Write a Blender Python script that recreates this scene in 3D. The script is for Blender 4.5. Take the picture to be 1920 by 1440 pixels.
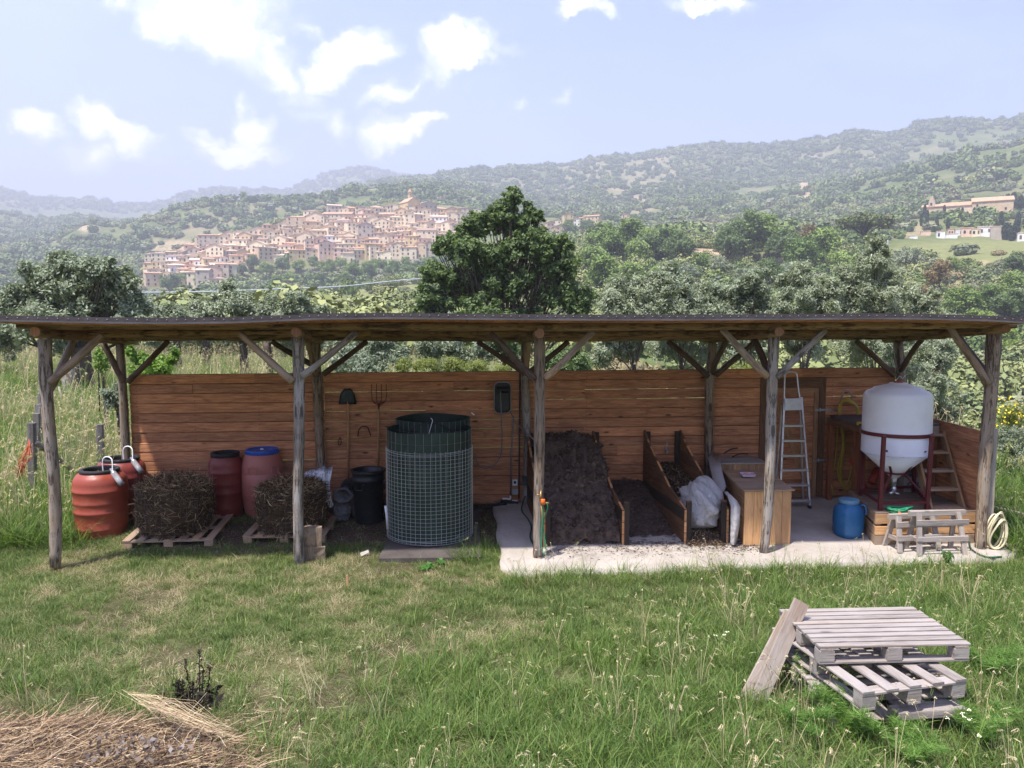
import bpy, math, random
import numpy as np
from mathutils import Vector, Matrix
for o in list(bpy.data.objects): bpy.data.objects.remove(o, do_unlink=True)
S = bpy.context.scene
R = math.radians
# ------------------------------------------------------------------ camera
CAMY, CAMZ, PITCH, YAW, FPX = -8.416, 2.7, .0863, -.0671, 1462.56
cd_ = bpy.data.cameras.new('camera'); cam = bpy.data.objects.new('camera', cd_); S.collection.objects.link(cam)
cam.location = (0, CAMY, CAMZ); cam.rotation_euler = (math.pi/2-PITCH, 0, YAW)
cd_.sensor_width = 36; cd_.lens = FPX/1920*36; cd_.clip_start = .05; cd_.clip_end = 30000
S.camera = cam
# ------------------------------------------------------------------ exposure, world, sun
S.view_settings.view_transform = 'Standard'; S.view_settings.look = 'None'
S.view_settings.exposure = 1.78; S.view_settings.gamma = 1
SUN = Vector((-.30, -.26, .92)).normalized()
sun_el = math.asin(SUN.z); sun_az = math.atan2(SUN.x, SUN.y)
sl = bpy.data.lights.new('sun', 'SUN'); sl.energy = 2.8; sl.angle = R(2.0); sl.color = (1, .955, .88)
so = bpy.data.objects.new('sun', sl); S.collection.objects.link(so); so.location = (0, 0, 30)
so.rotation_euler = SUN.to_track_quat('Z', 'Y').to_euler()

def ray(u, v):
    x = (u-960)/FPX; z = -(v-720)/FPX; y = 1.
    cp, sp = math.cos(PITCH), math.sin(PITCH); y, z = y*cp+z*sp, -y*sp+z*cp
    c, s = math.cos(YAW), math.sin(YAW); x, y = c*x-s*y, s*x+c*y
    return Vector((x, y, z))
def at(u, v, Y=None, Z=None, X=None):
    r = ray(u, v); o = Vector((0, CAMY, CAMZ))
    t = (Y-o.y)/r.y if Y is not None else (Z-o.z)/r.z if Z is not None else (X-o.x)/r.x
    return o+r*t

class NT:
    def __init__(s, nt): s.nt = nt; s.n = nt.nodes; s.l = nt.links
    def new(s, t, **k):
        nd = s.n.new(t)
        for a, b in k.items():
            if a.startswith('i_'):
                key = a[2:]; key = int(key) if key.isdigit() else key.replace('_', ' ')
                s.put(nd.inputs[key], b)
            else: setattr(nd, a, b)
        return nd
    def put(s, inp, b):
        if isinstance(b, bpy.types.NodeSocket): s.l.new(b, inp)
        elif isinstance(b, bpy.types.Node): s.l.new(b.outputs[0], inp)
        else:
            if isinstance(b, (tuple, list)) and len(b) == 3 and inp.type == 'RGBA': b = (*b, 1)
            inp.default_value = b
    def math(s, op, a, b=0., c=None, clamp=False):
        nd = s.n.new('ShaderNodeMath'); nd.operation = op; nd.use_clamp = clamp
        s.put(nd.inputs[0], a); s.put(nd.inputs[1], b)
        if c is not None: s.put(nd.inputs[2], c)
        return nd.outputs[0]
    def vmath(s, op, a, b=(0, 0, 0)):
        nd = s.n.new('ShaderNodeVectorMath'); nd.operation = op; s.put(nd.inputs[0], a); s.put(nd.inputs[1], b)
        return nd.outputs['Value'] if op in ('LENGTH', 'DOT_PRODUCT', 'DISTANCE') else nd.outputs[0]
    def mix(s, f, a, b, mode='MIX'):
        nd = s.n.new('ShaderNodeMix'); nd.data_type = 'RGBA'; nd.blend_type = mode
        s.put(nd.inputs[0], f); s.put(nd.inputs[6], a); s.put(nd.inputs[7], b)
        return nd.outputs[2]
    def rng(s, a, f0, f1, t0=0., t1=1., smooth=True):
        nd = s.n.new('ShaderNodeMapRange'); nd.interpolation_type = 'SMOOTHSTEP' if smooth else 'LINEAR'
        s.put(nd.inputs[0], a)
        for i, x in enumerate((f0, f1, t0, t1)): nd.inputs[i+1].default_value = x
        return nd.outputs[0]
    def noise(s, vec, scale, detail=4, rough=.55, out='Fac', dist=0.):
        nd = s.n.new('ShaderNodeTexNoise'); nd.inputs['Scale'].default_value = scale; nd.inputs['Detail'].default_value = detail
        nd.inputs['Roughness'].default_value = rough; nd.inputs['Distortion'].default_value = dist
        if vec is not None: s.put(nd.inputs['Vector'], vec)
        return nd.outputs[out]

def build_world():
    w = bpy.data.worlds.new('World'); S.world = w; w.use_nodes = True
    n = NT(w.node_tree); n.n.clear()
    out = n.new('ShaderNodeOutputWorld'); bg = n.new('ShaderNodeBackground'); n.l.new(bg.outputs[0], out.inputs[0])
    sky = n.new('ShaderNodeTexSky'); sky.sky_type = 'NISHITA'; sky.sun_disc = False
    sky.sun_elevation = sun_el; sky.sun_rotation = sun_az; sky.air_density = 1.0; sky.dust_density = 2.5; sky.ozone_density = 1.6
    sky.altitude = 300
    tc = n.new('ShaderNodeTexCoord'); d = tc.outputs['Generated']
    sep = n.new('ShaderNodeSeparateXYZ', i_0=d)
    yy = n.math('MAXIMUM', sep.outputs[1], .02)
    P = n.new('ShaderNodeCombineXYZ', i_0=n.math('DIVIDE', sep.outputs[0], yy), i_1=n.math('DIVIDE', sep.outputs[2], yy)).outputs[0]
    warp = n.noise(P, 11, 7, .66, 'Color')
    w2 = n.vmath('SCALE', n.vmath('SUBTRACT', warp, (.5, .5, .5))); w2.node.inputs['Scale'].default_value = .11
    Pw = n.vmath('MULTIPLY', n.vmath('ADD', P, w2), (1, 1, 0))
    blobs = [(330,20,110,42,-35,1.0),(420,68,110,50,-32,1.15),(505,112,80,38,-38,.9),(560,160,60,20,-30,.45),(600,60,90,16,-5,.3),
        (620,128,62,26,12,1.2),(670,88,66,36,22,1.4),(700,82,38,24,0,1.2),(855,92,58,38,0,1.4),(860,122,70,16,4,.9),(935,100,50,14,5,.4),(800,125,34,14,0,.6),
        (725,168,52,20,24,.85),(760,152,50,9,35,.6),(748,242,58,32,10,1.5),(785,222,40,20,20,1.2),(640,232,30,30,0,.6),(590,205,60,16,-10,.45),
        (64,226,44,26,0,1.1),(180,215,56,26,-25,1.4),(240,252,62,26,-28,1.3),(160,275,52,34,0,.75),
        (385,255,46,18,-15,.9),(450,275,80,22,0,1.3),(475,240,40,34,0,1.3),(505,282,30,12,0,.9),(1100,4,48,16,0,1.0),(1335,12,74,18,0,1.0),(1375,6,40,16,0,.8),
        (965,182,16,10,0,.7),(1075,170,28,11,0,.55),(300,-60,220,70,-20,1.1),(900,-90,200,40,10,.9)]
    acc = 0.
    for (u, v, rx, ry, rot, st) in blobs:
        r = ray(u, v)
        mp = n.new('ShaderNodeMapping'); mp.vector_type = 'TEXTURE'; n.put(mp.inputs[0], Pw)
        mp.inputs[1].default_value = (r.x/r.y, r.z/r.y, 0); mp.inputs[2].default_value = (0, 0, R(rot))
        mp.inputs[3].default_value = (rx/FPX*1.36, ry/FPX*1.36, 1)
        m = n.math('MULTIPLY', n.math('SUBTRACT', 1., n.vmath('LENGTH', mp.outputs[0]), clamp=True), st*1.35)
        acc = n.math('MAXIMUM', acc, m)
    fb = n.noise(n.vmath('ADD', P, n.vmath('MULTIPLY', warp, (.05, .05, 0))), 17, 11, .68)
    fine = n.math('MULTIPLY', n.math('SUBTRACT', fb, .5), 3.0)
    dens = n.math('MULTIPLY', n.rng(n.math('ADD', acc, fine), .10, 1.35), n.rng(acc, .02, .45))
    dens = n.math('MAXIMUM', dens, n.math('MULTIPLY', n.math('MULTIPLY', n.rng(n.math('ADD', acc, n.math('MULTIPLY', fine, .55)), -.05, 1.0), n.rng(acc, .0, .3)), .5))
    veil = n.math('MULTIPLY', n.rng(n.noise(n.vmath('MULTIPLY', P, (1, 3, 1)), 2.2, 4), .42, .8), .22)
    # the milky air low in the sky
    low = n.rng(sep.outputs[2], .0, .45, .62, .06, smooth=False)
    low = n.math('ADD', low, n.rng(n.math('DIVIDE', sep.outputs[0], yy), .75, -.55, -.10, .26, smooth=False), clamp=True)
    base = n.mix(low, n.mix(1., sky.outputs[0], (.57, .62, .98), 'MULTIPLY'), (2.65, 3.15, 5.3))
    base = n.mix(veil, base, (3.9, 4.4, 5.9))
    shade = n.rng(n.noise(P, 14, 3), .35, .75, .86, 1.)
    cloud = n.mix(shade, (4.0, 4.3, 5.4), (6.4, 6.4, 6.6))
    col = n.mix(n.math('MULTIPLY', dens, .96), base, cloud)
    n.l.new(col, bg.inputs[0]); bg.inputs[1].default_value = .10
build_world()

# ------------------------------------------------------------------ object helpers
C = S.collection
def tag(o, label=None, cat=None, group=None, kind=None):
    if label: o['label'] = label
    if cat: o['category'] = cat
    if group: o['group'] = group
    if kind: o['kind'] = kind
    return o
def thing(name, label, cat, loc=(0, 0, 0), rz=0., group=None):
    o = bpy.data.objects.new(name, None); C.objects.link(o); o.location = loc; o.rotation_euler = (0, 0, rz)
    o.empty_display_size = .1
    return tag(o, label, cat, group)
def vnorm(v):
    v = Vector(v); return v.normalized() if v.length > 1e-9 else Vector((0, 0, 1))
_rs = random.Random(7)
class MB:
    """collects shapes; every piece carries a random tint and grain coordinates (metres along the grain)"""
    def __init__(s, seed=None): s.v = []; s.f = []; s.t = []; s.g = []; s.sm = []; s.r = random.Random(seed) if seed is not None else _rs
    def add(s, vs, fs, gc=None, smooth=False, tint=None):
        b = len(s.v); t = s.r.random() if tint is None else tint
        off = Vector((s.r.uniform(0, 40), s.r.uniform(0, 40), s.r.uniform(0, 40)))
        for i, p in enumerate(vs):
            s.v.append(tuple(p)); s.t.append(t); s.g.append(tuple(Vector(gc[i] if gc else p)+off))
        for f in fs: s.f.append([b+i for i in f]); s.sm.append(smooth)
        return s
    def beam(s, p0, p1, w, h, up=(0, 0, 1), ch=.0, tint=None, w1=None, jit=0.):
        p0, p1 = Vector(p0), Vector(p1); d = vnorm(p1-p0); u = Vector(up)
        if abs(d.dot(vnorm(u))) > .98: u = Vector((0, 1, 0)) if abs(d.y) < .9 else Vector((1, 0, 0))
        sx = vnorm(d.cross(u)); uz = vnorm(sx.cross(d)); L = (p1-p0).length
        vs = []; gc = []
        for k, (pt, ww) in enumerate(((p0, w), (p1, w1 or w))):
            a, b = ww/2, h/2
            c = min(ch, a*.8, b*.8)
            sec = [(-a, -b), (a, -b), (a, b), (-a, b)] if c <= 0 else [(-a+c, -b), (a-c, -b), (a, -b+c), (a, b-c), (a-c, b), (-a+c, b), (-a, b-c), (-a, -b+c)]
            for (x, z) in sec:
                if jit: x += s.r.uniform(-jit, jit); z += s.r.uniform(-jit, jit)
                vs.append(pt+sx*x+uz*z); gc.append((L*k, x, z))
        n = len(vs)//2
        fs = [[i, (i+1) % n, n+(i+1) % n, n+i] for i in range(n)]+[list(range(n))[::-1], list(range(n, 2*n))]
        return s.add(vs, fs, gc, tint=tint)
    def box(s, c, size, rz=0., ch=0., tint=None):
        c = Vector(c); d = Vector((math.cos(rz), math.sin(rz), 0))*size[0]/2
        return s.beam(c-d, c+d, size[1], size[2], ch=ch, tint=tint)
    def tube(s, pts, r, n=8, cap=True, rough=0., tint=None, closed=False, flute=0., smooth=True):
        pts = [Vector(p) for p in pts]; m = len(pts)
        rr = r if isinstance(r, (list, tuple)) else [r]*m
        vs = []; gc = []; L = 0.; prev = None; ph = s.r.uniform(0, 6.28)
        d0 = vnorm(pts[1]-pts[0]); ref = Vector((0, 0, 1)) if abs(d0.z) < .9 else Vector((1, 0, 0))
        for i, p in enumerate(pts):
            if closed: d = vnorm(pts[(i+1) % m]-pts[i-1])
            else: d = vnorm(pts[min(i+1, m-1)]-pts[max(i-1, 0)])
            sx = vnorm(d.cross(ref)); ref = vnorm(sx.cross(d))
            if i: L += (p-prev).length
            prev = p
            for k in range(n):
                a = 2*math.pi*k/n; q = rr[i]*(1+s.r.uniform(-rough, rough)+flute*math.sin(3*a+ph+i*.6))
                vs.append(p+sx*math.cos(a)*q+ref*math.sin(a)*q); gc.append((L, (k if k <= n/2 else n-k)*rr[i]*.8, i*.0))
        fs = []
        for i in range(m-1 if not closed else m):
            j = (i+1) % m
            for k in range(n): fs.append([i*n+k, i*n+(k+1) % n, j*n+(k+1) % n, j*n+k])
        if cap and not closed: fs += [list(range(n))[::-1], [(m-1)*n+k for k in range(n)]]
        return s.add(vs, fs, gc, smooth=smooth, tint=tint)
    def log(s, p0, p1, r0, r1=None, seg=8, n=10, bend=.012, rough=.06, tint=None):
        p0, p1 = Vector(p0), Vector(p1); r1 = r1 or r0; pts = []; rs = []
        b1 = Vector((s.r.uniform(-1, 1), s.r.uniform(-1, 1), s.r.uniform(-.3, .3)))*bend*(p1-p0).length
        b2 = Vector((s.r.uniform(-1, 1), s.r.uniform(-1, 1), s.r.uniform(-.3, .3)))*bend*(p1-p0).length*.5
        for i in range(seg+1):
            t = i/seg; pts.append(p0.lerp(p1, t)+b1*math.sin(math.pi*t)+b2*math.sin(2*math.pi*t))
            rs.append((r0+(r1-r0)*t)*(1+s.r.uniform(-rough, rough)*.7))
        return s.tube(pts, rs, n=n, rough=rough*.6, tint=tint, flute=rough*.5)
    def lathe(s, prof, c=(0, 0, 0), n=32, smooth=True, tint=None, cap0=False, cap1=False, sq=0.):
        c = Vector(c); vs = []; gc = []
        for (r, z) in prof:
            for k in range(n):
                a = 2*math.pi*k/n; q = r
                if sq: q = r*(1+sq*(abs(math.cos(2*a))*0-abs(math.sin(2*a))*-1*1)*1)
                vs.append(c+Vector((q*math.cos(a), q*math.sin(a), z))); gc.append((z, r*math.cos(a), r*math.sin(a)))
        fs = []
        for i in range(len(prof)-1):
            for k in range(n): fs.append([i*n+k, i*n+(k+1) % n, (i+1)*n+(k+1) % n, (i+1)*n+k])
        if cap0: fs.append(list(range(n))[::-1])
        if cap1: fs.append([(len(prof)-1)*n+k for k in range(n)])
        return s.add(vs, fs, gc, smooth=smooth, tint=tint)
    def sheet(s, grid, smooth=True, tint=None, thick=0.):
        """grid of points [row][col]; thick adds a second side below"""
        R_, K = len(grid), len(grid[0]); vs = [Vector(p) for row in grid for p in row]; fs = []
        for i in range(R_-1):
            for j in range(K-1): fs.append([i*K+j, i*K+j+1, (i+1)*K+j+1, (i+1)*K+j])
        if thick:
            b = len(vs); vs += [p-Vector((0, 0, thick)) for p in vs]
            fs += [[b+q for q in f][::-1] for f in fs]
            edge = [(0, j) for j in range(K)]+[(i, K-1) for i in range(1, R_)]+[(R_-1, j) for j in range(K-2, -1, -1)]+[(i, 0) for i in range(R_-2, 0, -1)]
            ids = [i*K+j for i, j in edge]
            for a in range(len(ids)):
                q, w = ids[a], ids[(a+1) % len(ids)]; fs.append([w, q, b+q, b+w])
        return s.add(vs, fs, smooth=smooth, tint=tint)
    def build(s, name, mat, parent=None, label=None, cat=None, group=None, kind=None, w=1):
        me = bpy.data.meshes.new(name); me.from_pydata(s.v, [], s.f)
        me.polygons.foreach_set('use_smooth', s.sm)
        a = me.attributes.new('tint', 'FLOAT', 'POINT'); a.data.foreach_set('value', s.t)
        g = me.attributes.new('gc', 'FLOAT_VECTOR', 'POINT'); g.data.foreach_set('vector', np.array(s.g, np.float32).ravel())
        if parent is None or w:      # drawn in world coordinates: give it an origin at its own foot
            co = np.array(s.v, np.float32); c = (co.min(0)+co.max(0))/2; c[2] = co[:, 2].min(); co -= c
            me.vertices.foreach_set('co', np.ascontiguousarray(co).ravel())
        me.materials.append(mat); me.update()
        o = bpy.data.objects.new(name, me); C.objects.link(o)
        if parent is None or w:
            o.location = Vector([float(q) for q in c])
        if parent:
            o.parent = parent
            if w:
                q = parent; base = Vector((0, 0, 0))
                while q: base += q.location; q = q.parent
                o.location -= base
        return tag(o, label, cat, group, kind)
def npmesh(name, V, F, mat, tint=None, smooth=False, extra=None):
    V = np.ascontiguousarray(V, np.float32); F = np.ascontiguousarray(F, np.int32); k = F.shape[1]
    me = bpy.data.meshes.new(name); me.vertices.add(len(V)); me.loops.add(F.size); me.polygons.add(len(F))
    me.vertices.foreach_set('co', V.ravel()); me.loops.foreach_set('vertex_index', F.ravel())
    me.polygons.foreach_set('loop_start', np.arange(len(F), dtype=np.int32)*k)
    try: me.polygons.foreach_set('loop_total', np.full(len(F), k, np.int32))
    except Exception: pass
    if smooth: me.polygons.foreach_set('use_smooth', np.ones(len(F), bool))
    if tint is not None:
        a = me.attributes.new('tint', 'FLOAT', 'POINT'); a.data.foreach_set('value', np.ascontiguousarray(tint, np.float32))
    for kx, val in (extra or {}).items():
        a = me.attributes.new(kx, 'FLOAT', 'POINT'); a.data.foreach_set('value', np.ascontiguousarray(val, np.float32))
    if mat: me.materials.append(mat)
    me.update(calc_edges=True); me.validate()
    return me
def npobj(name, me, parent=None, link=True, **k):
    o = bpy.data.objects.new(name, me)
    if link: C.objects.link(o)
    if parent: o.parent = parent
    return tag(o, **k)
def kids(o): return [c for c in bpy.data.objects if c.parent == o]
def copy_tree(o, parent=None, label=None, ch=None):
    c = o.copy(); C.objects.link(c); c.parent = parent
    if label: c['label'] = label
    for k in (ch if ch is not None else kids(o)): copy_tree(k, c)
    return c
def sag(a, b, s_, n=12):
    a, b = Vector(a), Vector(b); return [a.lerp(b, i/n)-Vector((0, 0, s_*4*(i/n)*(1-i/n))) for i in range(n+1)]
def spline(pts, n=6):
    pts = [Vector(p) for p in pts]; out = []
    for i in range(len(pts)-1):
        p0, p1, p2, p3 = pts[max(i-1, 0)], pts[i], pts[i+1], pts[min(i+2, len(pts)-1)]
        for k in range(n):
            t = k/n; out.append(.5*((2*p1)+(p2-p0)*t+(2*p0-5*p1+4*p2-p3)*t*t+(-p0+3*p1-3*p2+p3)*t**3))
    return out+[pts[-1]]

# ------------------------------------------------------------------ materials
def newmat(name):
    m = bpy.data.materials.new(name); m.use_nodes = True; n = NT(m.node_tree)
    return m, n, n.n['Principled BSDF']
def plain(name, col, rough=.6, metal=0., var=.25, scale=6., bump=.15, bscale=60, spec=.4, dirt=None, dirtamt=.4, trans=0.):
    m, n, b = newmat(name); tc = n.new('ShaderNodeTexCoord').outputs['Object']
    tn = n.new('ShaderNodeAttribute', attribute_name='tint').outputs['Fac']
    f = n.noise(tc, scale, 6, .6)
    c1 = tuple(x*(1-var) for x in col); c2 = tuple(min(1, x*(1+var)) for x in col)
    c = n.mix(n.rng(f, .3, .7), c1, c2)
    c = n.mix(.35, c, n.mix(tn, c1, c2))
    if dirt: c = n.mix(n.math('MULTIPLY', n.rng(n.noise(tc, scale*2.3, 8, .7), .48, .75), dirtamt), c, dirt)
    n.l.new(c, b.inputs['Base Color']); b.inputs['Metallic'].default_value = metal
    n.put(b.inputs['Roughness'], n.rng(n.noise(tc, scale*3, 3), .3, .7, max(.02, rough-.1), min(1, rough+.12)))
    b.inputs['Specular IOR Level'].default_value = spec
    if trans: b.inputs['Transmission Weight'].default_value = trans
    if bump:
        bp = n.new('ShaderNodeBump', i_Strength=bump, i_Distance=.01, i_Height=n.noise(tc, bscale, 4)); n.l.new(bp.outputs[0], b.inputs['Normal'])
    return m
def wood(name, ca, cb, dark, knots=.5, rough=.75, grain=1., grey=None, greyamt=.5, bump=.4, bark=None, barkamt=.0, rings=.0):
    m, n, b = newmat(name)
    gc = n.new('ShaderNodeAttribute', attribute_name='gc').outputs['Vector']
    tn = n.new('ShaderNodeAttribute', attribute_name='tint').outputs['Fac']
    st = n.vmath('MULTIPLY', gc, (1.3, 22, 22))
    warp = n.noise(n.vmath('MULTIPLY', gc, (1.5, 5, 5)), 1., 3, .5)
    g1 = n.noise(n.vmath('ADD', st, n.new('ShaderNodeCombineXYZ', i_1=n.math('MULTIPLY', warp, 6.)).outputs[0]), 1.6*grain, 6, .65)
    g2 = n.noise(n.vmath('MULTIPLY', gc, (5, 130, 130)), 1., 3, .6)
    gs = n.new('ShaderNodeSeparateXYZ', i_0=gc)
    ringf = n.math('ADD', n.math('MULTIPLY', gs.outputs[1], 240.), n.math('MULTIPLY', n.noise(n.vmath('MULTIPLY', gc, (1.1, 5., 5.)), 1., 2, .5), 34.))
    ring = n.math('MULTIPLY_ADD', n.math('SINE', ringf), .5, .5)
    col = n.mix(n.rng(g1, .3, .7), ca, cb)
    col = n.mix(n.math('MULTIPLY', n.math('POWER', ring, 3.), rings), col, dark)
    col = n.mix(n.math('MULTIPLY', n.rng(tn, 0, 1), .75), col, n.mix(1., col, n.mix(n.rng(tn, .2, .9), (.52, .42, .38), (1.42, 1.36, 1.25)), 'MULTIPLY'))
    col = n.mix(n.math('MULTIPLY', n.rng(g2, .5, .75), .5), col, dark)
    if grey: col = n.mix(n.math('MULTIPLY', n.rng(n.noise(n.vmath('MULTIPLY', gc, (1, 4, 4)), 1.2, 6, .7), .40, .62), greyamt), col, grey)
    if bark: col = n.mix(n.math('MULTIPLY', n.rng(n.noise(n.vmath('MULTIPLY', gc, (3, 12, 12)), 1.3, 7, .75), .50, .58), barkamt), col, bark)
    if knots:
        vo = n.new('ShaderNodeTexVoronoi', feature='F1'); n.put(vo.inputs['Vector'], n.vmath('ADD', n.vmath('MULTIPLY', gc, (2.6, 7.5, 7.5)), n.new('ShaderNodeCombineXYZ', i_0=n.math('MULTIPLY', g1, .16), i_1=n.math('MULTIPLY', g1, .3)).outputs[0])); vo.inputs['Scale'].default_value = 1.
        k = n.math('MULTIPLY', n.rng(vo.outputs['Distance'], .05, .15, 1, 0), knots)
        col = n.mix(k, col, dark)
    n.l.new(col, b.inputs['Base Color']); b.inputs['Roughness'].default_value = rough; b.inputs['Specular IOR Level'].default_value = .25
    h = n.math('ADD', n.math('MULTIPLY', g2, .4), g1)
    bp = n.new('ShaderNodeBump', i_Strength=bump, i_Distance=.006, i_Height=h); n.l.new(bp.outputs[0], b.inputs['Normal'])
    return m
def leafmat(name, c0, c1, c2=None, trans=.3, rough=.6, use_obj=.12):
    """colour by each leaf's own tint"""
    m, n, b = newmat(name)
    tn = n.new('ShaderNodeAttribute', attribute_name='tint').outputs['Fac']
    oi = n.new('ShaderNodeObjectInfo').outputs['Random']
    col = n.mix(tn, c0, c1)
    if c2: col = n.mix(n.rng(tn, .86, 1.), col, c2)
    col = n.mix(use_obj, col, n.mix(1., col, n.mix(oi, (.35, .5, .3), (1.7, 1.5, 1.2)), 'MULTIPLY'))
    n.l.new(col, b.inputs['Base Color']); b.inputs['Roughness'].default_value = rough; b.inputs['Specular IOR Level'].default_value = .3
    if trans:
        tr = n.new('ShaderNodeBsdfTranslucent'); n.l.new(n.mix(.5, col, n.mix(1., col, (1.3, 1.5, .5), 'MULTIPLY')), tr.inputs[0])
        mx = n.new('ShaderNodeMixShader'); mx.inputs[0].default_value = trans
        n.l.new(b.outputs[0], mx.inputs[1]); n.l.new(tr.outputs[0], mx.inputs[2]); n.l.new(mx.outputs[0], n.n['Material Output'].inputs[0])
    return m

# ------------------------------------------------------------------ value noise and the lie of the land
def vnoise(x, y, seed=0):
    x = np.asarray(x, float); y = np.asarray(y, float); xi = np.floor(x).astype(np.int64); yi = np.floor(y).astype(np.int64)
    def h(a, b):
        k = (a*374761393+b*668265263+seed*974634777) & 0xffffffff; k = ((k ^ (k >> 13))*1274126177) & 0xffffffff
        return ((k ^ (k >> 16)) & 0xffff)/65535.
    fx, fy = x-xi, y-yi; fx = fx*fx*(3-2*fx); fy = fy*fy*(3-2*fy)
    return (h(xi, yi)*(1-fx)+h(xi+1, yi)*fx)*(1-fy)+(h(xi, yi+1)*(1-fx)+h(xi+1, yi+1)*fx)*fy
def fbm(x, y, oct=4, seed=0):
    t = 0.; a = .5
    for i in range(oct): t = t+a*vnoise(x*2**i, y*2**i, seed+i); a *= .5
    return t/(1-.5**oct)
ROWS = {
 20: [(-400,776),(0,776),(900,776),(1300,780),(1550,800),(1750,850),(1920,900),(2400,960)],
 45: [(-400,690),(0,690),(500,690),(800,700),(1100,730),(1400,770),(1700,820),(1920,880),(2400,900)],
 90: [(-400,655),(0,655),(400,650),(800,650),(1100,680),(1400,720),(1700,760),(1920,790),(2400,800)],
 150: [(-400,635),(0,630),(400,615),(700,600),(1000,610),(1300,630),(1600,660),(1750,680),(1920,690),(2400,690)],
 250: [(-400,640),(0,625),(300,600),(550,570),(700,555),(800,555),(1000,520),(1200,510),(1400,520),(1600,530),(1750,545),(1920,550)],
 330: [(-400,650),(0,630),(300,600),(550,560),(700,540),(800,535),(1000,480),(1200,455),(1400,455),(1600,470),(1700,490),(1800,482),(1920,470)],
 450: [(-400,640),(0,620),(280,590),(500,565),(800,540),(1000,470),(1200,445),(1400,440),(1600,440),(1750,452),(1920,450)],
 600: [(-400,610),(0,580),(280,550),(400,545),(600,515),(800,500),(1000,460),(1200,440),(1600,425),(1750,405),(1920,400)],
 720: [(-400,570),(0,530),(280,505),(400,465),(500,440),(600,425),(750,410),(860,415),(1000,430),(1200,430),(1500,410),(1750,392),(1920,380)],
 800: [(-400,560),(0,510),(280,488),(350,462),(500,420),(600,400),(740,380),(860,390),(1000,412),(1130,408),(1300,410),(1600,395),(1750,370),(1920,350)],
 900: [(-400,540),(0,500),(280,485),(500,435),(740,395),(860,400),(1050,415),(1200,405),(1400,400),(1600,380),(1750,345),(1920,300)],
 1100: [(-400,520),(0,475),(100,452),(162,426),(207,429),(250,414),(300,400),(350,393),(437,378),(520,374),(624,364),(707,354),(770,352),(900,372),(1031,405),(1100,395),(1400,375),(1600,345),(1754,304),(1920,266),(2300,200)],
 1400: [(-400,500),(0,455),(100,440),(300,420),(520,395),(700,365),(853,350),(1031,380),(1080,367),(1139,352),(1250,348),(1400,350),(1600,335),(1754,315),(1920,295)],
 2000: [(-400,440),(0,404),(100,414),(200,422),(400,412),(600,382),(707,350),(770,344),(812,344),(853,331),(920,323),(980,321),(1080,309),(1240,286),(1346,276),(1453,274),(1541,261),(1620,254),(1666,258),(1719,238),(1772,231),(1860,233),(1920,215),(2300,190)],
 2600: [(-400,430),(0,420),(300,415),(600,400),(800,362),(1000,345),(1400,300),(1920,250)],
 3300: [(-400,350),(0,362),(85,374),(170,385),(245,387),(300,381),(340,372),(430,358),(469,356),(494,351),(532,357),(580,340),(636,322),(690,320),(730,328),(770,340),(900,352),(1920,330)],
 4500: [(-400,430),(1920,430)]}
AZ = np.linspace(-1.6, 1.6, 1601)
_lr = []; _tab = []
for r_, row in ROWS.items():
    pts = []
    for (u, v) in row:
        q = ray(u, v); pts.append((math.atan2(q.x, q.y), q.z/math.hypot(q.x, q.y)))
    a, e = zip(*pts); t = np.interp(AZ, a, e)
    k = 7 if r_ < 1000 else 3
    t = np.convolve(np.pad(t, k, 'edge'), np.ones(2*k+1)/(2*k+1), 'valid')
    _lr.append(math.log(r_)); _tab.append(t*r_+CAMZ)
_lr = np.array(_lr); _tab = np.array(_tab)
def near_z(x, y): return np.clip(y, 0, 1.9)*.09
def height(x, y):
    x = np.asarray(x, float); y = np.asarray(y, float); dy = y-CAMY
    r = np.hypot(x, dy); az = np.arctan2(x, dy)
    azc = np.clip(az, -1.6, 1.6); fi = (azc+1.6)/3.2*1600; i0 = np.clip(fi.astype(int), 0, 1599); fa = fi-i0
    lr = np.log(np.clip(r, 20, 4500)); j = np.clip(np.searchsorted(_lr, lr, 'right')-1, 0, len(_lr)-2)
    t = np.clip((lr-_lr[j])/(_lr[j+1]-_lr[j]), 0, 1); t = t*t*(3-2*t)*.5+t*.5
    z0 = _tab[j, i0]*(1-fa)+_tab[j, i0+1]*fa; z1 = _tab[j+1, i0]*(1-fa)+_tab[j+1, i0+1]*fa
    zf = z0*(1-t)+z1*t
    zn = near_z(x, y)+(fbm(x*.9, y*.9, 4, 3)-.5)*.06
    w = np.clip((r-12.5)/9., 0, 1); w = w*w*(3-2*w)
    rough = (fbm(x/np.maximum(r, 40)*22., y/np.maximum(r, 40)*22., 4, 11)-.5)*r*.012*np.clip((r-60)/200., 0, 1)
    return zn*(1-w)+(zf+rough)*w
def H(x, y): return float(height(x, y))
def gnd(u, v, r0=3.):
    """where the line of sight through (u, v) meets the land"""
    d = ray(u, v); o = Vector((0, CAMY, CAMZ)); k = math.hypot(d.x, d.y); t0 = r0/k; t = t0
    while t < 4400/k:
        p = o+d*t
        if p.z <= H(p.x, p.y): break
        t0 = t; t *= 1.01
    for _ in range(14):
        m = (t0+t)/2; p = o+d*m
        if p.z <= H(p.x, p.y): t = m
        else: t0 = m
    p = o+d*t; p.z = H(p.x, p.y); return p
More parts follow.
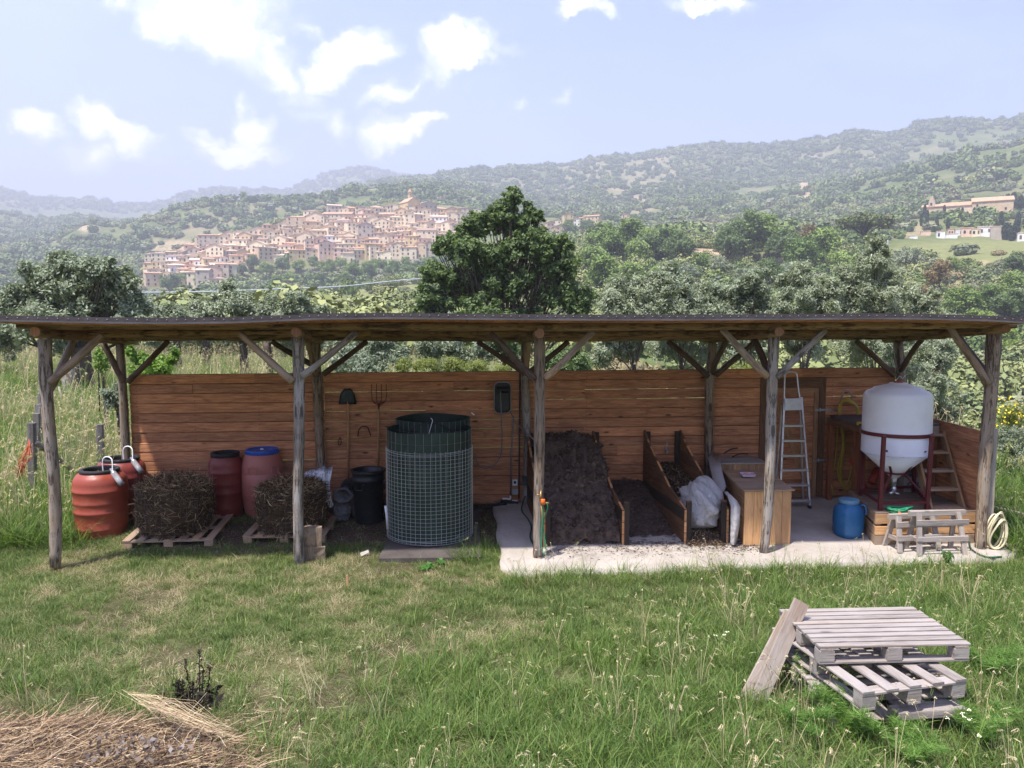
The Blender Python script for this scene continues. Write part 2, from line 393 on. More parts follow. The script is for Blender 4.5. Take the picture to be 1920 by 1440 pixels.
# ------------------------------------------------------------------ land
def uv_of(x, y, z):
    """vectorised pixel of a point, used to lay out fields and woods as on the map"""
    y = y-CAMY; z = z-CAMZ; c, s = math.cos(YAW), math.sin(YAW); X = c*x+s*y; Y = -s*x+c*y
    cp, sp = math.cos(PITCH), math.sin(PITCH); fw = np.maximum(cp*Y-sp*z, .01); up = sp*Y+cp*z
    return 960+FPX*X/fw, 720-FPX*up/fw
def blobmask(u, v, cu, cv, ru, rv): return np.clip(1.4-np.hypot((u-cu)/ru, (v-cv)/rv)*1.0, 0, 1)
def landmasks(x, y, z):
    r = np.hypot(x, y-CAMY); u, v = uv_of(x, y, z)
    meadow = np.zeros_like(r); bare = np.zeros_like(r)
    def add(A, r0, r1, cu, cv, ru, rv, k=1.):
        m = blobmask(u, v, cu, cv, ru, rv)*((r > r0) & (r < r1)); return np.maximum(A, np.clip(m*2, 0, 1)*k)
    for a in ((230,600,1830,476,150,24),(230,600,1960,470,120,28),(150,420,700,560,110,22),(200,420,790,545,60,14),(150,350,620,575,80,12),(300,600,1560,455,60,7)): meadow = add(meadow, *a)
    for a in ((600,700,680,518,70,7),(300,700,1760,492,80,5),(60,300,1330,490,35,14),(60,300,1450,490,30,14),(80,300,1770,560,70,30,.7),(80,300,1850,600,60,40,.6),(60,300,1900,640,40,60,.6),(900,1500,165,428,18,6),(700,1000,330,462,60,10,.8),(1000,2500,1510,360,14,22),(1000,1800,1190,385,40,18,.5),(1100,2500,1180,330,120,30,.35),(250,450,1330,478,40,12),(300,600,1680,430,60,14,.5)): bare = add(bare, *a)
    return meadow, bare
def ground_mat():
    m, n, b = newmat('meadow soil'); tc = n.new('ShaderNodeNewGeometry').outputs['Position']
    dirt = n.new('ShaderNodeAttribute', attribute_name='dirt').outputs['Fac']
    f1 = n.noise(tc, .9, 6, .6); f2 = n.noise(tc, 6, 8, .7); f3 = n.noise(tc, 40, 5, .7)
    c = n.mix(n.rng(f1, .35, .65), (.09, .11, .035), (.15, .15, .065))
    c = n.mix(n.rng(f2, .5, .72), c, (.20, .16, .09))
    c = n.mix(n.rng(f3, .45, .8), c, (.03, .03, .014))
    soil = n.mix(n.rng(f3, .35, .7), (.045, .03, .022), (.15, .105, .07))
    soil = n.mix(n.rng(n.noise(tc, 90, 3, .6), .6, .68), soil, (.36, .31, .24))
    c = n.mix(n.math('MULTIPLY', dirt, 1., clamp=True), c, soil)
    n.l.new(c, b.inputs['Base Color']); b.inputs['Roughness'].default_value = .95; b.inputs['Specular IOR Level'].default_value = .1
    bp = n.new('ShaderNodeBump', i_Strength=.7, i_Distance=.03, i_Height=n.math('ADD', f3, f2)); n.l.new(bp.outputs[0], b.inputs['Normal'])
    return m
def hill_mat():
    m, n, b = newmat('hillside'); tc = n.new('ShaderNodeNewGeometry').outputs['Position']
    me_ = n.new('ShaderNodeAttribute', attribute_name='meadow').outputs['Fac']; ba = n.new('ShaderNodeAttribute', attribute_name='bare').outputs['Fac']
    f0 = n.noise(tc, .006, 7, .6); f1 = n.noise(tc, .03, 8, .65); f2 = n.noise(tc, .25, 6, .7)
    c = n.mix(n.rng(f1, .35, .65), (.085, .115, .038), (.15, .165, .065))
    c = n.mix(n.rng(f0, .5, .66), c, (.24, .205, .12))
    c = n.mix(n.math('MULTIPLY', n.rng(f2, .55, .75), .6), c, (.27, .22, .14))
    c = n.mix(me_, c, n.mix(n.rng(f2, .35, .65), (.16, .175, .065), (.22, .22, .095)))
    c = n.mix(n.math('MULTIPLY', ba, n.rng(f2, .38, .5)), c, (.42, .31, .20))
    n.l.new(c, b.inputs['Base Color']); b.inputs['Roughness'].default_value = .95; b.inputs['Specular IOR Level'].default_value = .05
    return m
def dirtmask(x, y):
    d = np.clip((y-.35)/.3, 0, 1)*np.clip((2.2-y)/.3, 0, 1)*np.clip((x+3.9)/.5, 0, 1)*np.clip((.7-x)/.3, 0, 1)
    d = d*np.clip((fbm(x*2, y*2, 3, 5)-.28)*5+np.clip((x+1.9)*.8, 0, 1), 0, 1)
    d2 = np.clip(1.5-np.hypot((x+4.1)/2.0, (y+4.2)/1.15), 0, 1)
    d3 = np.clip(1.3-np.hypot((x+.75)/.55, (y+.15)/.6), 0, 1)*.7; d3 = np.maximum(d3, np.clip((fbm(x*1.3+5, y*1.3, 4, 61)-.56)*9, 0, .55)*np.clip((-.2-y)/.3, 0, 1)*np.clip((1.4-x)/1.2, 0, 1))
    return np.clip(np.maximum(np.maximum(d, d2), d3), 0, 1)
def build_land():
    # one fine sheet round the shed and one polar sheet of hills that starts on its rim
    az = np.concatenate([np.linspace(-math.pi, -.95, 40)[:-1], np.linspace(-.95, .95, 700), np.linspace(.95, math.pi, 40)[1:]])
    def polar(rs, name, mat, kindname):
        A, RR = np.meshgrid(az, rs); X = np.sin(A)*RR; Y = np.cos(A)*RR+CAMY; Z = height(X, Y)
        nr, na = A.shape; V = np.stack([X, Y, Z], -1).reshape(-1, 3)
        i = np.arange(nr-1)[:, None]*na+np.arange(na-1)[None]
        F = np.stack([i, i+1, i+na+1, i+na], -1).reshape(-1, 4)[:, ::-1]
        x, y, z = V.T
        if kindname == 'hills': me_, ba = landmasks(x, y, z); ex = dict(meadow=me_, bare=ba)
        else: ex = dict(dirt=dirtmask(x, y))
        o = npobj(name, npmesh(name, V, F, mat, smooth=True, extra=ex), kind='structure'); return o
    polar(np.concatenate([[.05], np.geomspace(1.5, 60, 170)]), 'ground', ground_mat(), 'ground')
    polar(np.geomspace(60, 4500, 320), 'hills', hill_mat(), 'hills')
build_land()
# concrete slab
def slab():
    m, n, b = newmat('concrete'); tc = n.new('ShaderNodeNewGeometry').outputs['Position']
    f = n.noise(tc, 1.7, 8, .65); f2 = n.noise(tc, 14, 8, .7); f3 = n.noise(tc, 70, 4, .6)
    c = n.mix(n.rng(f, .3, .7), (.34, .30, .26), (.47, .42, .37)); c = n.mix(n.math('MULTIPLY', n.rng(f2, .5, .75), .5), c, (.27, .22, .18))
    sp = n.new('ShaderNodeSeparateXYZ', i_0=tc)
    spill = n.math('MULTIPLY', n.rng(sp.outputs[0], .9, 1.3), n.rng(sp.outputs[0], 3.3, 3.9, 1, 0)); spill = n.math('MULTIPLY', spill, n.rng(sp.outputs[1], -.25, .35))
    c = n.mix(n.math('MULTIPLY', spill, n.rng(n.noise(tc, 9, 8, .75), .46, .64)), c, (.06, .038, .024))
    n.l.new(c, b.inputs['Base Color']); b.inputs['Roughness'].default_value = .9; b.inputs['Specular IOR Level'].default_value = .15
    bp = n.new('ShaderNodeBump', i_Strength=.35, i_Distance=.01, i_Height=n.math('ADD', f2, f3)); n.l.new(bp.outputs[0], b.inputs['Normal'])
    fr = [(.44, .0), (.46, -.30), (.52, -.50), (.62, -.57), (1.2, -.54), (2.0, -.56), (3.0, -.50), (4.0, -.50), (5.0, -.44), (5.8, -.42), (6.3, -.36), (6.55, -.1), (6.35, .2), (6.2, .4)]
    g = []
    xs = np.linspace(.44, 6.25, 60)
    rows = []
    fy = [(.44, -.3), (.5, -.48), (.62, -.57), (1.2, -.54), (2.0, -.57), (3.0, -.51), (4.0, -.50), (5.0, -.44), (5.8, -.42), (6.05, -.38), (6.25, -.2)]
    for k in range(14):
        t = k/13; row = []
        for x in xs:
            y0 = float(np.interp(x, *zip(*fy)))+.015*math.sin(x*9)+.01*math.sin(x*23)
            y = y0+(2.0-y0)*t; xx = x+ (0 if x > .6 else .02*math.sin(y*7))
            row.append((xx, y, .045+float(near_z(0, y))*.97+.004*math.sin(x*5+y*3)))
        rows.append(row)
    mb = MB(1); mb.sheet(rows, thick=.16); mb.build('concrete_slab', m, kind='structure')
slab()
def slab_z(x, y): return .045+max(0, min(y, 1.9))*.0873 if x > .44 and y > -.6 else H(x, y)

# ------------------------------------------------------------------ scattering of stuff
def gn_scatter(name, pts, rot, scl, idx, protos, kind='stuff', **k):
    me = bpy.data.meshes.new(name+'_points'); me.vertices.add(len(pts)); me.vertices.foreach_set('co', np.ascontiguousarray(pts, np.float32).ravel())
    a = me.attributes.new('rot', 'FLOAT_VECTOR', 'POINT'); a.data.foreach_set('vector', np.ascontiguousarray(rot, np.float32).ravel())
    a = me.attributes.new('scl', 'FLOAT_VECTOR', 'POINT'); a.data.foreach_set('vector', np.ascontiguousarray(scl, np.float32).ravel())
    a = me.attributes.new('idx', 'INT', 'POINT'); a.data.foreach_set('value', np.ascontiguousarray(idx, np.int32))
    o = bpy.data.objects.new(name, me); C.objects.link(o)
    col = bpy.data.collections.new(name+'_kinds')
    for i, pm in enumerate(protos): col.objects.link(bpy.data.objects.new('%s_kind_%02d' % (name, i), pm))
    ng = bpy.data.node_groups.new(name, 'GeometryNodeTree')
    ng.interface.new_socket('Geometry', in_out='INPUT', socket_type='NodeSocketGeometry'); ng.interface.new_socket('Geometry', in_out='OUTPUT', socket_type='NodeSocketGeometry')
    N = ng.nodes; L = ng.links; gi = N.new('NodeGroupInput'); go = N.new('NodeGroupOutput')
    ci = N.new('GeometryNodeCollectionInfo'); ci.inputs['Collection'].default_value = col; ci.inputs['Separate Children'].default_value = True; ci.inputs['Reset Children'].default_value = True
    ip = N.new('GeometryNodeInstanceOnPoints'); ip.inputs['Pick Instance'].default_value = True
    def attr(nm, t):
        q = N.new('GeometryNodeInputNamedAttribute'); q.data_type = t; q.inputs['Name'].default_value = nm; return q.outputs[0]
    L.new(gi.outputs[0], ip.inputs['Points']); L.new(ci.outputs[0], ip.inputs['Instance']); L.new(attr('idx', 'INT'), ip.inputs['Instance Index'])
    L.new(attr('rot', 'FLOAT_VECTOR'), ip.inputs['Rotation']); L.new(attr('scl', 'FLOAT_VECTOR'), ip.inputs['Scale']); L.new(ip.outputs[0], go.inputs[0])
    md = o.modifiers.new('scatter', 'NODES'); md.node_group = ng
    return tag(o, kind=kind, **k)

def quads(P, A, B):
    """leaf quads centred at P with half axes A, B"""
    n = len(P); V = np.stack([P-A-B*.35, P+A*.15-B, P+A+B*.2, P-A*.1+B], 1).reshape(-1, 3)
    return V, np.arange(4*n).reshape(-1, 4)
def rvec(rg, n):
    v = rg.normal(size=(n, 3)); return v/np.linalg.norm(v, axis=1)[:, None]
def leafcloud(rg, centers, radii, n, size, squash=.8, up=.35, aspect=.5, shell=.55, var=.35, shoots=0):
    """n leaves spread through clumps; tint is random per clump and per leaf"""
    w = radii**2; k = rg.choice(len(centers), n, p=w/w.sum())
    if shoots:      # leaves sit along short shoots that leave each clump outwards and upwards
        K = shoots; sd = rvec(rg, len(centers)*K).reshape(-1, K, 3)+np.array([0, 0, .45]); sd /= np.linalg.norm(sd, axis=2)[..., None]; sl = rg.uniform(.5, 1.45, (len(centers), K))
        j = rg.integers(0, K, n); d = sd[k, j]; rad = radii[k]*sl[k, j]*rg.random(n)**.65; P = centers[k]+d*rad[:, None]*np.array([1, 1, squash])+rg.normal(size=(n, 3))*(radii[k]*.27)[:, None]
    else: d = rvec(rg, n); rad = radii[k]*(shell+(1-shell)*rg.random(n)**.6)*(.75+.5*rg.random(n)); P = centers[k]+d*rad[:, None]*np.array([1, 1, squash])
    nr = d+rvec(rg, n)*.8+np.array([0, 0, up]); nr /= np.linalg.norm(nr, axis=1)[:, None]
    a = np.cross(nr, rvec(rg, n)); a /= np.linalg.norm(a, axis=1)[:, None]; b = np.cross(nr, a)
    s = size*(.6+.8*rg.random(n))[:, None]
    V, F = quads(P, a*s, b*s*aspect)
    ct = rg.random(len(centers)); t = np.clip(ct[k]*var+rg.random(n)*(1-var), 0, 1)
    return V, F, np.repeat(t, 4)
def bush_proto(seed, n, mat, tall=1., lobes=6, size=.16):
    rg = np.random.default_rng(seed); d = rvec(rg, lobes); d[:, 2] = np.abs(d[:, 2])*.7
    cen = d*.45+np.array([0, 0, .45]); cen[:, 2] *= tall; rad = rg.uniform(.32, .5, lobes)
    V, F, t = leafcloud(rg, cen, rad, n, size, squash=.85*tall, up=.5, aspect=.7, shell=.7)
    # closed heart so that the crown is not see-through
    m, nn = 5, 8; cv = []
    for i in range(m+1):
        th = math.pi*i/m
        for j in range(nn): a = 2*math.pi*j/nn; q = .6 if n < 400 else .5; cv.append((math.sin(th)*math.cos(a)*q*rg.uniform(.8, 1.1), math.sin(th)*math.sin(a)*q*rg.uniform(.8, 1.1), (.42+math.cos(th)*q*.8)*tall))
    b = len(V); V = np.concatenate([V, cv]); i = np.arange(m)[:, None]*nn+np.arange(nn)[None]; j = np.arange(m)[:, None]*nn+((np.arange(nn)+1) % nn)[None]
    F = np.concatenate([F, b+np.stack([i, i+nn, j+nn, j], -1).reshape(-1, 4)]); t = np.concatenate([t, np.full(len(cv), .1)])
    return npmesh('bush_kind', V, F, mat, t)
def build_woods():
    rg = np.random.default_rng(5)
    dk = leafmat('far oak leaves', (.075, .12, .030), (.165, .22, .066), trans=.0, use_obj=.6)
    gy = leafmat('far olive leaves', (.13, .15, .085), (.22, .24, .15), trans=.0, use_obj=.5)
    lt = leafmat('far scrub leaves', (.15, .18, .065), (.25, .28, .12), trans=.0, use_obj=.5)
    tn_ = leafmat('dry scrub leaves', (.16, .14, .07), (.26, .22, .12), trans=.0, use_obj=.4)
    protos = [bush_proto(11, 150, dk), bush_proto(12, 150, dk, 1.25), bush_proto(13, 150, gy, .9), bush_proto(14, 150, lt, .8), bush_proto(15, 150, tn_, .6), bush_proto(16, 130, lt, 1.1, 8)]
    pts = []; sc = []; ix = []
    def layer(r0, r1, n, size, thr, mixp, a0=-.82, a1=.86):
        r = np.sqrt(rg.random(n)*(r1*r1-r0*r0)+r0*r0); a = rg.uniform(a0, a1, n); x = np.sin(a)*r; y = np.cos(a)*r+CAMY; z = height(x, y)
        m, ba = landmasks(x, y, z); dn = fbm(x/60+9, y/60, 4, 21)
        u, v = uv_of(x, y, z)
        cem = (np.abs(u-1815) < 115) & (np.abs(v-452) < 13) & (r > 250) & (r < 620); village = ((u > 300) & (u < 1130) & (v > 385) & (v < 540) & (r > 620) & (r < 860))*1.
        keep = (dn > thr+rg.uniform(-.06, .06, n)) & (rg.random(n) > m*.94) & (rg.random(n) > ba*.75) & ((rg.random(n) > village*.93)) & ~cem
        x, y, z = x[keep], y[keep], z[keep]; k = len(x); s = size*(.45+.9*rg.random(k)**1.5)
        pts.append(np.stack([x, y, z-.12*s], 1)); sc.append(np.stack([s*rg.uniform(.8, 1.2, k), s*rg.uniform(.8, 1.2, k), s*rg.uniform(.75, 1.15, k)], 1))
        sel = fbm(x/90, y/90, 3, 31)*1.1+rg.random(k)*.6; q = np.array(mixp); cs = np.cumsum(q)/q.sum()
        sel = (sel-sel.min())/(sel.max()-sel.min()+1e-9); sel = np.argsort(np.argsort(sel))/k
        ix.append(np.searchsorted(cs, sel).clip(0, 5))
    layer(1500, 2250, 17000, 9.0, .39, (5, 3, 1, 2, .6, 1)); layer(840, 1500, 15000, 7.5, .39, (5, 3, 1.5, 2, .6, 1)); layer(330, 840, 9000, 5.2, .40, (3, 2, 3, 3, 1, 2))
    layer(62, 330, 6500, 3.8, .34, (1, 1, 2.5, 5, 1.8, 5)); layer(1500, 2250, 2600, 7, .0, (5, 3, 1, 1, .3, 1)); layer(2900, 3600, 5000, 16, .3, (5, 3, 1, 1, .1, 1))
    r_all = [np.hypot(q[:, 0], q[:, 1]-CAMY) for q in pts]
    P = np.concatenate(pts); k = len(P); RR = np.concatenate(r_all)
    rot = np.zeros((k, 3)); rot[:, 2] = rg.uniform(0, 6.28, k)
    SC = np.concatenate(sc); IX = np.concatenate(ix); nr = RR < 340
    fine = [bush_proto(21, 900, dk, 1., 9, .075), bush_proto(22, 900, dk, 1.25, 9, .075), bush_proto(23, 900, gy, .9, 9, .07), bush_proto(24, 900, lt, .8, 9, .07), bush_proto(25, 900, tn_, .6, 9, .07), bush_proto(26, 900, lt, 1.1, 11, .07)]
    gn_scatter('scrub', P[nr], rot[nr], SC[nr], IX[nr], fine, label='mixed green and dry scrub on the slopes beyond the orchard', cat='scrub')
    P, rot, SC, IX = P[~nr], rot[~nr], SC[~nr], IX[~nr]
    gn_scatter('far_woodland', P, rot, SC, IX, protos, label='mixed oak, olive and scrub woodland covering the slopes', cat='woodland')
build_woods()
def haze():
    m = bpy.data.materials.new('air'); m.use_nodes = True; n = NT(m.node_tree); n.n.clear()
    o = n.new('ShaderNodeOutputMaterial'); v = n.new('ShaderNodeVolumePrincipled'); v.inputs['Color'].default_value = (.90, .93, 1, 1); v.inputs['Density'].default_value = HAZE
    v.inputs['Anisotropy'].default_value = .1
    n.l.new(v.outputs[0], o.inputs['Volume'])
    mb = MB(3); X, Y0, Y1, Z0, Z1 = 4700, -4700, 4700, -90, HTOP
    vs = [(x, y, z) for z in (Z0, Z1) for x, y in ((-X, Y0), (X, Y0), (X, Y1), (-X, Y1))]
    mb.add(vs, [[3, 2, 1, 0], [4, 5, 6, 7], [0, 1, 5, 4], [1, 2, 6, 5], [2, 3, 7, 6], [3, 0, 4, 7]])
    ob = mb.build('haze', m, kind='stuff', label='thin pale haze over the valley', cat='haze')
HAZE = .00048; HTOP = float(_tab.max())+45
haze()
# ------------------------------------------------------------------ the open timber shelter
M = {}
M['post'] = wood('peeled log', (.30, .225, .155), (.17, .125, .09), (.04, .028, .02), knots=.6, grey=(.34, .30, .27), greyamt=.7, bark=(.05, .034, .024), barkamt=.85, bump=1.)
M['postg'] = wood('weathered log', (.30, .25, .205), (.16, .13, .105), (.03, .025, .02), knots=.5, grey=(.38, .36, .345), greyamt=.8, bark=(.045, .035, .028), barkamt=.85, bump=.9)
M['beam'] = wood('yellow log', (.30, .20, .10), (.17, .11, .06), (.03, .02, .012), knots=.6, bark=(.035, .022, .014), barkamt=.85, bump=.7)
M['brace'] = wood('brace log', (.36, .25, .16), (.24, .17, .11), (.05, .03, .02), knots=.6, grey=(.26, .24, .22), greyamt=.7, bark=(.06, .04, .03), barkamt=.5, bump=.5)
M['braced'] = wood('dark brace log', (.15, .10, .075), (.09, .065, .05), (.02, .015, .01), knots=.4, bark=(.03, .02, .015), barkamt=.6, bump=.5)
M['board'] = wood('larch board', (.57, .275, .145), (.36, .155, .078), (.08, .03, .016), knots=.9, bump=.4, rough=.65, rings=.25)
M['trim'] = wood('door trim board', (.40, .24, .13), (.26, .15, .08), (.06, .03, .02), knots=.5, bump=.3)
M['oldw'] = wood('grey weathered board', (.34, .295, .265), (.22, .19, .165), (.05, .04, .032), knots=.5, grey=(.37, .33, .30), greyamt=.8, bump=.6, rough=.9)
M['pale'] = wood('fresh pine board', (.56, .34, .175), (.42, .24, .115), (.14, .06, .03), knots=.6, bump=.25)
M['bin'] = wood('stained bin board', (.20, .105, .055), (.10, .055, .034), (.02, .012, .01), knots=.4, bump=.4)
M['cut'] = wood('end grain', (.55, .30, .14), (.42, .20, .09), (.12, .05, .03), knots=0, bump=.3)
M['endgrain'] = wood('dull end grain', (.34, .18, .10), (.22, .115, .065), (.06, .03, .02), knots=0, bump=.3)
M['darkpost'] = wood('tarred post', (.05, .035, .028), (.03, .024, .02), (.01, .01, .01), knots=.3)
M['crate'] = wood('crate board', (.40, .27, .17), (.27, .18, .11), (.08, .05, .03), knots=.5, grey=(.33, .27, .22), greyamt=.6, bump=.4)
M['felt'] = plain('roofing felt', (.062, .050, .055), rough=.85, var=.35, scale=9)
M['rim'] = plain('grey metal drip edge', (.26, .23, .23), rough=.5, var=.2, metal=.2)
M['steel'] = plain('galvanised steel', (.42, .43, .44), rough=.4, metal=.8, var=.15, scale=30)
M['alu'] = plain('aluminium', (.62, .62, .63), rough=.38, metal=.75, var=.12, scale=20, dirt=(.25, .22, .2), dirtamt=.4)
M['black'] = plain('black plastic', (.022, .023, .026), rough=.42, var=.2, scale=9, dirt=(.10, .09, .08), dirtamt=.25)
M['blackr'] = plain('black rubber', (.018, .018, .02), rough=.7, var=.2)
M['iron'] = plain('rusty iron', (.06, .035, .028), rough=.7, metal=.3, var=.4, scale=40)

def build_shelter():
    sh = thing('timber_shelter', 'long open log-post shelter with larch board back wall and dark felt roof', 'shelter', (.85, .95, 0))
    def part(mb, name, m, **k): return mb.build(name, m, sh, **k)
    def px(u, v, Y): return at(u, v, Y=Y)
    FY, BY, WY = 0., 1.88, 1.975
    # posts: foot pixel, head pixel, radii
    fp = [((104, 1062), (84, 636), .056, .066, 'post'), ((562, 1068), (558, 632), .052, .062, 'postg'), ((1008, 1044), (1012, 630), .056, .060, 'post'),
          ((1432, 1041), (1451, 630), .052, .060, 'postg'), ((1838, 1034), (1863, 626), .060, .078, 'post')]
    bp = [((240, 935), (225, 643), .058, .052, 'post'), ((610, 935), (592, 643), .054, .062, 'post'), ((986, 944), (984, 643), .056, .056, 'postg'),
          ((1328, 935), (1336, 643), .058, .060, 'post'), ((1690, 935), (1684, 640), .06, .06, 'post')]
    F = []; B = []
    for row, Y, out in ((fp, FY, F), (bp, BY, B)):
        for (u0, v0), (u1, v1), r0, r1, mm in row:
            a, b = px(u0, v0, Y), px(u1, v1, Y); a.z = max(a.z, -.02) if Y == FY else .1
            m = MB(len(F)*7+len(B)*3+5); m.log(a, b, r0, r1, seg=16, n=14, bend=.012, rough=.07)
            part(m, 'post', M[mm]); out.append((a, b))
    # braces
    def brace(a, b, r, mm, bend=.02):
        m = MB(int(abs(a.x*100)+abs(b.x*10))); m.log(a, b, r*1.08, r*.92, seg=8, n=10, bend=bend); part(m, 'brace', M[mm])
    for a, b, Y, r, mm in [((94, 716), (192, 628), -.03, .041, 'brace'), ((549, 716), (450, 625), -.03, .038, 'brace'), ((566, 705), (668, 624), -.03, .036, 'postg'),
            ((1003, 712), (918, 624), -.03, .036, 'braced'), ((1021, 710), (1112, 622), -.03, .036, 'brace'), ((1439, 706), (1354, 618), -.03, .038, 'brace'), ((1456, 708), (1548, 618), -.03, .036, 'postg'), ((1852, 720), (1782, 615), -.03, .042, 'brace'),
            ((234, 716), (192, 640), BY-.03, .040, 'braced'), ((239, 716), (315, 640), BY-.03, .036, 'braced'), ((598, 692), (510, 640), BY-.03, .036, 'braced'), ((606, 702), (688, 640), BY-.03, .036, 'braced'),
            ((984, 700), (895, 640), BY-.03, .036, 'braced'), ((990, 700), (1066, 640), BY-.03, .036, 'braced'), ((1328, 706), (1252, 640), BY-.03, .038, 'braced'), ((1342, 704), (1416, 640), BY-.03, .036, 'braced'), ((1678, 704), (1606, 640), BY-.03, .036, 'braced')]:
        brace(px(*a, Y), px(*b, Y), r, mm)
    for i, (a, b) in enumerate(F):
        if i in (0, 3, 4):
            t = a.lerp(b, .80 if i else .78); brace(t+Vector((0, .04, 0)), Vector((b.x, .62, 2.47)), .04, 'brace' if i == 0 else 'braced')
    for i, (a, b) in enumerate(B):
        if i in (1, 2, 3, 4):
            t = a.lerp(b, .82); brace(t-Vector((0, .03, 0)), Vector((b.x, 1.33, 2.40)), .036, 'brace' if i < 3 else 'braced')
    # cross beams, their sawn ends to the front
    ce = [(66, 622), (555, 623), (1012, 625), (1461, 622), (1886, 616)]
    for i, (u, v) in enumerate(ce):
        f = px(u, v, -.26); bx = B[i][1].x
        m = MB(40+i); m.log(f, (bx, 2.2, 2.385), .056, .06, seg=8, n=14, bend=.006, rough=.04); o = part(m, 'cross_beam', M['beam'])
        m = MB(60+i); m.tube([f+Vector((0, -.004, 0)), f+Vector((0, .004, 0))], .050, n=16, smooth=False); m.build('sawn_end', M['endgrain'], o)
    # long beams
    zt = lambda u, v, Y: px(u, v, Y)
    for Y, spans, r in ((-.06, [((34, 608), (610, 611)), ((606, 611), (1060, 613)), ((1056, 613), (1500, 610)), ((1496, 610), (1902, 608))], .050), (.9, [((60, 626), (700, 624)), ((696, 624), (1300, 625)), ((1296, 625), (1790, 622))], .05), (BY, [((150, 631), (600, 631)), ((596, 631), (1000, 633)), ((996, 633), (1345, 631)), ((1340, 631), (1770, 629))], .056)):
        for k, (a, b) in enumerate(spans):
            m = MB(80+k+int(Y*10)); m.log(px(*a, Y), px(*b, Y), r, r*.95, seg=22, n=12, bend=.002, rough=.09); part(m, 'long_beam', M['beam'])
    # roof: boards running front to back, felt over them, drip strip along the front
    eu = [-12, 100, 200, 300, 420, 500, 600, 700, 800, 900, 1100, 1280, 1500, 1650, 1740, 1850, 1925]; ev = [602, 604, 606, 607, 606, 603, 599, 597.5, 598, 599, 600.5, 600.5, 599, 598, 599, 602, 606]
    xs = [at(u, v, Y=-.45).x for u, v in zip(eu, ev)]; zs = [at(u, v, Y=-.45).z for u, v in zip(eu, ev)]
    x0, x1 = xs[0], xs[-1]
    ez = lambda x: float(np.interp(x, xs, zs))
    bz = lambda x: 2.492+.006*math.sin(x*1.7)
    m = MB(100); x = x0+.02
    while x < x1-.1:
        w_ = m.r.uniform(.12, .15); w_ = min(w_, x1-x); c = x+w_/2
        m.beam((c, -.44, ez(c)-.002), (c, 2.34, bz(c)), w_-.006, .022, up=(0, 0, 1)); x += w_
    part(m, 'roof_boards', M['board'])
    m = MB(101); g = []
    for t in np.linspace(0, 1, 6):
        g.append([(x_, -.465+2.83*t, ez(x_)*(1-t)+bz(x_)*t+.016+.004*math.sin(x_*6+t*9)) for x_ in np.linspace(x0-.03, x1+.03, 120)])
    m.sheet(g, thick=.006); part(m, 'roofing_felt', M['felt'])
    m = MB(102); xx = np.linspace(x0-.03, x1+.03, 160)
    m.sheet([[(a, -.472, ez(a)+.058) for a in xx], [(a, -.473, ez(a)+.012) for a in xx]], smooth=False)
    m.sheet([[(a, -.30, ez(a)+.053) for a in xx], [(a, -.472, ez(a)+.058) for a in xx]], smooth=False)
    st = part(m, 'roof_edge_strip', M['felt'])
    m = MB(103); m.sheet([[(a, -.475, ez(a)+.014+.002*math.sin(a*7)) for a in xx], [(a, -.470, ez(a)-.004) for a in xx]], smooth=False); m.build('drip_edge', M['rim'], st)
    m = MB(104); a = x0+.05
    while a < x1:
        m.lathe([(.0065, 0), (.005, .003), (0, .004)], (0, 0, 0), n=6); k = 18
        for q in range(len(m.v)-k, len(m.v)):
            p = m.v[q]; m.v[q] = (a+p[0], -.474-p[2], ez(a)+.036+p[1])
        a += m.r.uniform(.085, .10)
    m.build('roofing_nails', M['rim'], st, kind='stuff')
    # board wall, one panel per bay
    rnd = random.Random(4); ztop = lambda x: 1.948+(x+4.28)/10.1*.05
    xb = [at(242, 700, Y=WY).x, B[1][0].x, B[2][0].x, B[3][0].x, at(1662, 700, Y=WY).x+.12]
    N = 14
    for i in range(4):
        m = MB(200+i); a, b = xb[i], xb[i+1]
        wide = {0: (5,), 1: (12, 10, 9, 8, 7, 6), 2: (12, 11, 6), 3: (11,)}[i]
        z = .17; 
        for k in range(N):
            h = (ztop((a+b)/2)-.17)/N; gap = .005 if k not in wide else .0036; ti = 0 if k not in wide else rnd.choice((-1, 1))*.0022
            cuts = [a+.002, b-.002] if rnd.random() < .6 else [a+.002, a+(b-a)*rnd.choice((.32, .5, .64)), b-.002]
            zt_a, zt_b = (ztop(a)-.17)/N, (ztop(b)-.17)/N
            for c0, c1 in zip(cuts[:-1], cuts[1:]):
                za = .17+(k+.5)*((ztop(c0)-.17)/N); zb_ = .17+(k+.5)*((ztop(c1)-.17)/N)
                m.beam((c0, WY+rnd.uniform(-.006, .006), za-ti), (c1-.002, WY+rnd.uniform(-.006, .006), zb_+ti), .026, h-gap, up=(0, 0, 1), ch=.0075)
        wp = part(m, 'wall_panel', M['board'])
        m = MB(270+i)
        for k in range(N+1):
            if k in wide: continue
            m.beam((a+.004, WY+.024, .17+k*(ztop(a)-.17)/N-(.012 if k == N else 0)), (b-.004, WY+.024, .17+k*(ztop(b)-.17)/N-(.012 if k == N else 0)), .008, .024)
        m.build('seam_shade_strips', M['darkpost'], wp)  # dark strips added behind the seams, standing in for shade between the boards
        m = MB(240+i)
        for k in range(N):
            for xx_ in (a+.09, a+(b-a)*.33, a+(b-a)*.66, b-.09):
                for q in (.28, .72):
                    zz = .17+(k+q)*(ztop(xx_)-.17)/N; m.beam((xx_-.004, WY-.0205, zz), (xx_+.004, WY-.0205, zz), .003, .008)
        m.build('nail_heads', M['iron'], wp, kind='stuff')
    # door in the last bay
    dx0, dx1 = at(1437, 800, Y=1.95).x, at(1532, 800, Y=1.95).x; dz1 = at(1450, 728, Y=1.95).z
